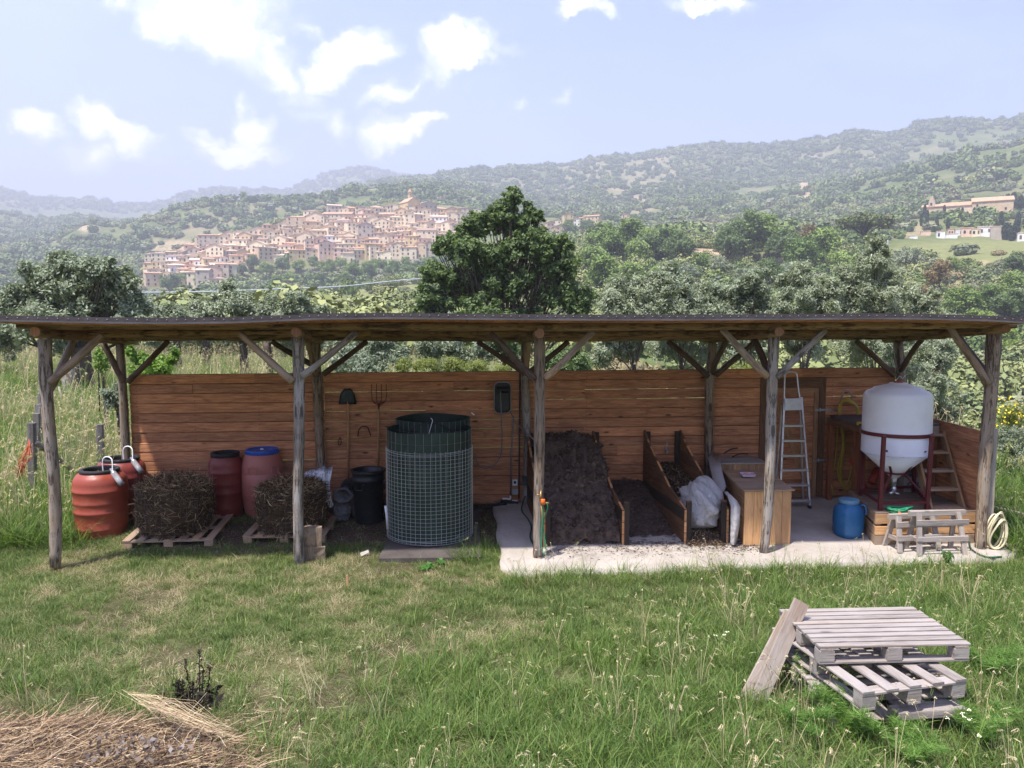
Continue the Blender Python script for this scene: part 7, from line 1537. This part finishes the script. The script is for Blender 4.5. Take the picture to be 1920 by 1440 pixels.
def building(name, lab, cat, loc, rz, w, d, h, wall, roof, rtype='gable', windows=(3, 2), group=None, seed=0, ww=1.0, wh=1.5, arch=0, ov=.5):
    t = thing(name, lab, cat, loc, rz, group); rn = random.Random(seed); m = MB(seed); b = -5.
    hr = {'gable': .20*w if rn.random() < .5 else .16*d, 'shed': .13*d, 'hip': .13*w, 'flat': .35}[rtype]
    x, y = w/2, d/2
    if rtype == 'gable' and hr == .20*w or rtype == 'gable' and seed % 2 == 0:
        m.add([(-x, -y, b), (x, -y, b), (x, -y, h), (0, -y, h+hr), (-x, -y, h), (-x, y, b), (x, y, b), (x, y, h), (0, y, h+hr), (-x, y, h)], [[0, 1, 2, 3, 4], [9, 8, 7, 6, 5], [1, 6, 7, 2], [5, 0, 4, 9]]); ridge = 'y'
    elif rtype == 'gable':
        m.add([(-x, -y, b), (-x, y, b), (-x, y, h), (-x, 0, h+hr), (-x, -y, h), (x, -y, b), (x, y, b), (x, y, h), (x, 0, h+hr), (x, -y, h)], [[4, 3, 2, 1, 0], [5, 6, 7, 8, 9], [0, 5, 9, 4], [6, 1, 2, 7]]); ridge = 'x'
    else:
        hb = h+(hr if rtype == 'shed' else 0); m.add([(-x, -y, b), (x, -y, b), (x, y, b), (-x, y, b), (-x, -y, h), (x, -y, h), (x, y, hb), (-x, y, hb)], [[0, 1, 5, 4], [1, 2, 6, 5], [2, 3, 7, 6], [3, 0, 4, 7]]); ridge = None
    m.build('wall', WM[wall], t, w=0)
    m = MB(seed+1); o = ov; th = .25
    if ridge == 'y':
        e = hr*(1+o/x)
        for s in (-1, 1): m.beam((s*(x+o)/2, -y-o, h+hr-e/2+th*.6), (s*(x+o)/2, y+o, h+hr-e/2+th*.6), math.hypot(x+o, e), th, up=(s*e, 0, x+o))
    elif ridge == 'x':
        e = hr*(1+o/y)
        for s in (-1, 1): m.beam((-x-o, s*(y+o)/2, h+hr-e/2+th*.6), (x+o, s*(y+o)/2, h+hr-e/2+th*.6), math.hypot(y+o, e), th, up=(0, s*e, y+o))
    elif rtype == 'hip': m.add([(-x-o, -y-o, h), (x+o, -y-o, h), (x+o, y+o, h), (-x-o, y+o, h), (-x*.3, 0, h+hr), (x*.3, 0, h+hr)], [[0, 1, 5, 4], [1, 2, 5], [2, 3, 4, 5], [3, 0, 4], [3, 2, 1, 0]])
    elif rtype == 'shed': m.beam((-x-o, 0, h+hr/2+.15), (x+o, 0, h+hr/2+.15), math.hypot(d+2*o, hr), .28, up=(0, -hr, d))
    else: m.box((0, 0, h+.05), (w+.3, d+.3, .35))
    m.build('roof', RM[roof], t, w=0)
    nc, nf = windows
    for f in range(nf):
        for c in range(nc):
            if rn.random() < .12: continue
            q = bpy.data.objects.new('window', WIN[rn.random() < .3]); C.objects.link(q); q.parent = t
            q.location = (-x+(c+.5+rn.uniform(-.08, .08))*w/nc, -y-.02, h-1.9-f*3.0+rn.uniform(-.2, .2)); q.scale = (ww*rn.uniform(.85, 1.2), 1, wh*rn.uniform(.8, 1.15))
    return t
def on_slope(u, v, r0, r1):
    """point of the hillside seen at (u, v), kept between two distances"""
    d = ray(u, v); k = math.hypot(d.x, d.y); best = None
    for i in range(120):
        r = r0+(r1-r0)*i/119; t = r/k; x, y = d.x*t, CAMY+d.y*t; z = CAMZ+d.z*t; hz = H(x, y); e = abs(hz-z)
        if best is None or e < best[0]: best = (e, x, y, hz)
        if hz >= z: break
    return Vector(best[1:])
def village():
    rn = random.Random(12); cols = list(WALLS); wts = [6, 6, 2.5, 2, 2, .9, 5]; rows = []
    lo = ([280, 340, 400, 440, 480, 600, 700, 800, 900], [538, 540, 545, 520, 496, 484, 488, 490, 488]); hi = ([280, 350, 400, 440, 480, 540, 600, 640, 700, 760, 800, 880], [496, 480, 462, 448, 440, 426, 418, 410, 402, 396, 398, 402])
    v = 543.; j = 0
    while v > 392:
        row = []; u = 284+rn.uniform(0, 10)
        while u < 872:
            step = rn.choice((13, 15, 17, 20, 26))
            if np.interp(u, *hi)-1 <= v <= np.interp(u, *lo)+3: row.append((u, v+rn.uniform(-2.5, 2.5), step))
            u += step
        if row: rows.append(row)
        v -= 8.2
    rows = [r for r in rows]; n = 0
    for j, row in enumerate(rows):
        for i, (u, v, step) in enumerate(row):
            p = on_slope(u, v, 590, 880); D = math.hypot(p.x, p.y-CAMY); w = step*D/FPX*rn.uniform(1.1, 1.3); fl = rn.choice((2, 2, 3, 3, 4)); h = fl*3.0+rn.uniform(-.6, .8)
            if j < 3: h += 1
            col = rn.choices(cols, wts)[0]; rf = rn.choices(list(RM), (3, 4, 2))[0]; rt = rn.choices(('gable', 'shed', 'hip', 'flat'), (4, 3, 2, .8))[0]
            p.z = H(p.x, p.y)-1.; az = math.atan2(p.x, p.y-CAMY)
            lab = '%s %s-storey house with %s roof, %s from left in %s hill-town row' % (col, {2: 'two', 3: 'three', 4: 'four'}[fl], rf, ordinal(i+1), ('lowest' if j == 0 else ordinal(j+1)))
            building('village_house', lab, 'house', p, -az+rn.uniform(-.45, .45), w, w*rn.uniform(.7, 1.1), h, col, rf, rt, (max(2, min(4, int(w/3.2))), min(fl, 3)), 'houses of the hill town', seed=n*7+3, ww=1.15, wh=1.7); n += 1
    # houses right of the oak
    for k, (u, v, st, col, rf, fl) in enumerate(((1012, 436, 16, 'pink', 'pale tiled', 2), (1030, 432, 14, 'brown stone', 'terracotta', 2), (1045, 428, 16, 'pale stone', 'pale tiled', 2), (1064, 428, 18, 'ochre', 'terracotta', 4), (1082, 424, 12, 'white', 'pale tiled', 2), (1092, 422, 12, 'cream', 'terracotta', 2), (1050, 440, 24, 'brown stone', 'terracotta', 2), (1085, 442, 18, 'pink', 'terracotta', 1), (1172, 415, 14, 'pink', 'terracotta', 2))):
        p = on_slope(u, v, 500, 860); D = math.hypot(p.x, p.y-CAMY); w = st*D/FPX; building('village_house', '%s house with %s roof, %s from left of those right of the oak' % (col, rf, ordinal(k+1)), 'house', p, rn.uniform(-.4, .4), w, w*.8, fl*3+.5, col, rf, 'gable', (2, max(1, min(fl, 3))), 'houses right of the big oak', seed=900+k)
    p = on_slope(1111, 424, 500, 860); D = math.hypot(p.x, p.y-CAMY); building('manor_house', 'large plain pinkish house with low terracotta roof standing right of the oak', 'house', p, -.5, 36*D/FPX*.8, 22*D/FPX*.8, 17*D/FPX, 'brown stone', 'terracotta', 'gable', (4, 2), None, seed=951)
    # the big grey block high in the middle of the town and the walls below it
    p = on_slope(572, 432, 640, 860); D = math.hypot(p.x, p.y-CAMY); building('town_block', 'long tall bare stone palace block at the left top of the hill town', 'building', p, .1, 62*D/FPX, 16, 21*D/FPX, 'brown stone', 'terracotta', 'flat', (5, 3), None, seed=960, wh=2)
    p = on_slope(636, 420, 660, 860); D = math.hypot(p.x, p.y-CAMY); building('town_block', 'long pinkish building with many windows left of the church', 'building', p, -.1, 52*D/FPX, 16, 16*D/FPX, 'pale stone', 'terracotta', 'gable', (7, 2), None, seed=961)
    p = on_slope(697, 436, 640, 860); D = math.hypot(p.x, p.y-CAMY); t = building('arcaded_building', 'pale building with a row of arches in the middle of the hill town', 'building', p, .15, 42*D/FPX, 14, 20*D/FPX, 'cream', 'pale tiled', 'gable', (5, 1), None, seed=962)
    w = 42*D/FPX; am = None
    for k in range(5):
        m = MB(k); q = [(-1.2, -7.1, 0), (1.2, -7.1, 0), (1.2, -7.1, 2.4)]+[(1.2*math.cos(R(a)), -7.1, 2.4+1.2*math.sin(R(a))) for a in range(20, 180, 20)]+[(-1.2, -7.1, 2.4)]; m.add([(x+(-w/2+(k+.5)*w/5), y, z) for x, y, z in q], [list(range(len(q)))]); m.build('arch', M['win'], t, w=0)
    # church
    p = on_slope(768, 402, 640, 870); D = math.hypot(p.x, p.y-CAMY); s = D/FPX; ch = thing('church', 'ochre church with bell tower crowning the hill town', 'church', p, .55)
    def boxm(m, x0, x1, y0, y1, z0, z1): m.beam((x0, (y0+y1)/2, (z0+z1)/2), (x1, (y0+y1)/2, (z0+z1)/2), y1-y0, z1-z0)
    W_, L__ = 24*s, 34*s; m = MB(1); m.add([(-W_/2, -L__/2, -6), (W_/2, -L__/2, -6), (W_/2, -L__/2, 20*s), (0, -L__/2, 29*s), (-W_/2, -L__/2, 20*s), (-W_/2, L__/2, -6), (W_/2, L__/2, -6), (W_/2, L__/2, 20*s), (0, L__/2, 29*s), (-W_/2, L__/2, 20*s)], [[0, 1, 2, 3, 4], [9, 8, 7, 6, 5], [1, 6, 7, 2], [5, 0, 4, 9]]); m.build('nave', WM['ochre'], ch, w=0)
    m = MB(2); 
    for sg in (-1, 1): m.beam((sg*W_*.27, -L__/2-.4, 24.6*s), (sg*W_*.27, L__/2+.4, 24.6*s), math.hypot(W_/2+.6, 9*s), .4, up=(sg*9*s, 0, W_/2))
    m.build('roof', RM['terracotta'], ch, w=0)
    m = MB(3); boxm(m, W_*.08, W_*.08+5.5*s, L__*.1, L__*.1+5.5*s, 0, 36*s); tw = m.build('tower', WM['ochre'], ch, w=0)
    cx, cy = W_*.08+2.75*s, L__*.1+2.75*s
    m = MB(4)
    for sx in (-1, 1):
        for sy in (-1, 1): boxm(m, cx+sx*2.2*s-.5*s, cx+sx*2.2*s+.5*s, cy+sy*2.2*s-.5*s, cy+sy*2.2*s+.5*s, 36*s, 41*s)
    boxm(m, cx-3.2*s, cx+3.2*s, cy-3.2*s, cy+3.2*s, 41*s, 42*s); m.build('belfry', WM['ochre'], tw, w=0)
    m = MB(5); m.lathe([(4*s, 42*s), (1.6*s, 44.5*s), (1.3*s, 46*s), (0, 49*s)], (cx, cy, 0), n=8); m.build('tower_roof', RM['terracotta'], tw, w=0)
    for k in range(4): q = bpy.data.objects.new('window', WIN[0]); C.objects.link(q); q.parent = ch; q.rotation_euler = (0, 0, R(90)); q.location = (W_/2+.02, -L__/2+(k+.7)*L__/4.4, 15*s); q.scale = (1.2, 1, 3.2)
    # retaining wall under the right part of the town
    p0 = on_slope(705, 497, 560, 700); p1 = on_slope(790, 497, 560, 700); m = MB(9); m.beam(p0+Vector((0, 0, 0)), p1, 1.2, 9); m.build('retaining_wall', WM['grey stone'], None, label='long grey retaining wall under the right part of the hill town', cat='wall')
    p0 = on_slope(395, 540, 560, 700); p1 = on_slope(440, 545, 560, 700); m = MB(9); m.beam(p0, p1, 1.2, 10); m.build('retaining_wall', WM['pale stone'], None, label='pale retaining wall at the left foot of the hill town', cat='wall')
village()
def convent():
    p = on_slope(1815, 404, 480, 760); D = math.hypot(p.x, p.y-CAMY); s = D/FPX; rz = -math.atan2(p.x, p.y-CAMY)
    t = thing('convent', 'long low tan convent with terracotta roofs and a bell gable', 'convent', p, rz)
    def wing(n, x0, x1, y0, y1, h0, h1, wall='brown stone'):
        m = MB(n); m.add([(x0*s, y0, -4), (x1*s, y0, -4), (x1*s, y1, -4), (x0*s, y1, -4), (x0*s, y0, h0*s), (x1*s, y0, h0*s), (x1*s, y1, h1*s), (x0*s, y1, h1*s)], [[0, 1, 5, 4], [1, 2, 6, 5], [2, 3, 7, 6], [3, 0, 4, 7]]); w = m.build('wing', WM[wall], t, w=0)
        m = MB(n+1); m.add([(x0*s-.5, y0-.5, h0*s), (x1*s+.5, y0-.5, h0*s), (x1*s+.5, y1, h1*s+.3), (x0*s-.5, y1, h1*s+.3), (x0*s-.5, y0-.5, h0*s+.5), (x1*s+.5, y0-.5, h0*s+.5), (x1*s+.5, y1, h1*s+.8), (x0*s-.5, y1, h1*s+.8)], [[3, 2, 1, 0], [4, 5, 6, 7], [0, 1, 5, 4], [1, 2, 6, 5], [2, 3, 7, 6], [3, 0, 4, 7]]); m.build('wing_roof', RM['terracotta'], w, w=0); return w
    wing(1, -65, -35, -8, 2, 14, 19); wing(3, -38, 20, -5, 6, 14, 22, 'pale stone'); wing(5, 5, 60, -9, 4, 17, 26)
    m = MB(8); m.add([(-56*s, -8.2, 12*s), (-47*s, -8.2, 12*s), (-47*s, -8.2, 24*s), (-49*s, -8.2, 28*s), (-51*s, -8.2, 33*s), (-53*s, -8.2, 30*s), (-56*s, -8.2, 22*s), (-56*s, -6.8, 12*s), (-47*s, -6.8, 12*s), (-47*s, -6.8, 24*s), (-49*s, -6.8, 28*s), (-51*s, -6.8, 33*s), (-53*s, -6.8, 30*s), (-56*s, -6.8, 22*s)], [[0, 1, 2, 3, 4, 5, 6], [13, 12, 11, 10, 9, 8, 7]]+[[i, i+7, (i+1) % 7+7, (i+1) % 7] for i in range(7)]); m.build('bell_gable', RM['pale tiled'], t, w=0)
    for x, z, y in ((-60, 8, -8), (12, 12, -9), (35, 5, -9), (50, 5, -9), (22, 5, -9), (-52, 19, -8.2)): q = bpy.data.objects.new('window', WIN[0]); C.objects.link(q); q.parent = t; q.location = (x*s, y-.03, z*s); q.scale = (1.1, 1, 1.5)
    # cemetery
    for k, (u, v, w, h, col, lab) in enumerate(((1763, 446, 12, 10, 'white', 'whitewashed cemetery wall end, leftmost'), (1780, 446, 22, 6, 'white', 'low whitewashed cemetery wall beside the leftmost end'), (1782, 441, 9, 9, 'pink', 'small pink chapel, left one in the cemetery'), (1797, 441, 10, 9, 'white', 'small white chapel in the middle of the cemetery'), (1813, 443, 17, 12, 'pink', 'pink-fronted cemetery building with two doors'), (1829, 443, 12, 11, 'cream', 'cream cemetery chapel beside the pink-fronted one'), (1846, 443, 20, 14, 'white', 'largest white cemetery building'), (1873, 449, 24, 20, 'grey stone', 'grey stone building at the right end of the cemetery'), (1917, 452, 14, 12, 'white', 'white building at the right edge of the photo'), (1735, 441, 14, 6, 'pink', 'low pinkish ruin left of the cemetery'), (1712, 447, 12, 4, 'white', 'low white wall farther left of the cemetery'))):
        p = gnd(u, v, 100); D = math.hypot(p.x, p.y-CAMY); s = D/FPX; building('cemetery_building', lab, 'building', p, -math.atan2(p.x, p.y-CAMY)+.1, w*s, 4, h*s, col, 'terracotta' if k in (4, 2) else 'pale tiled', 'flat' if k not in (4, 6) else 'shed', (2, 1) if h > 8 else (0, 0), 'white buildings of the cemetery', seed=970+k, ww=.9, wh=1.6, ov=.2)
convent()
# ---- power line across the valley
def powerline():
    pm = plain('pole', (.45, .43, .40), rough=.8, bump=0)
    P = []
    for k, (u, v, hh, lab) in enumerate(((1243, 458, 30, 'slim grey power pole on the slope right of the oak'), (1664, 470, 18, 'thin power pole left of the cemetery'), (1338, 445, 14, 'far thin pole on the slope between the two green masses'))):
        p = gnd(u, v, 100); s = math.hypot(p.x, p.y-CAMY)/FPX; m = MB(k); m.tube([p-Vector((0, 0, 2)), p+Vector((0, 0, hh*s))], [.25, .15], n=8); m.beam(p+Vector((-1, 0, hh*s-.6)), p+Vector((1, 0, hh*s-.6)), .12, .12); m.build('power_pole', pm, None, label=lab, cat='power pole', group='power poles in the valley'); P.append(p+Vector((0, 0, hh*s-.4)))
    def pt(u, v, r): d = ray(u, v); k = r/math.hypot(d.x, d.y); return Vector((d.x*k, CAMY+d.y*k, CAMZ+d.z*k))
    r1 = math.hypot(P[0].x, P[0].y-CAMY); cm = plain('pale cable', (.62, .65, .68), rough=.5, bump=0)
    m = MB(5); m.tube(spline([pt(200, 549, 120), pt(390, 547, 130), pt(545, 541, 145), pt(640, 537, 155), pt(770, 524, 170), pt(950, 512, 190), pt(1090, 490, r1*.75), pt(1180, 464, r1*.9), P[0]], 6), .11, n=5); m.build('power_cable', cm, None, label='pale cable sagging across the valley to the pole right of the oak', cat='cable')
    m = MB(6); m.tube(sag(P[0], pt(1480, 441, r1*1.4), 2.5), .07, n=5); m.build('power_cable', cm, None, label='thin cable leading right from the pole on the slope', cat='cable')
powerline()
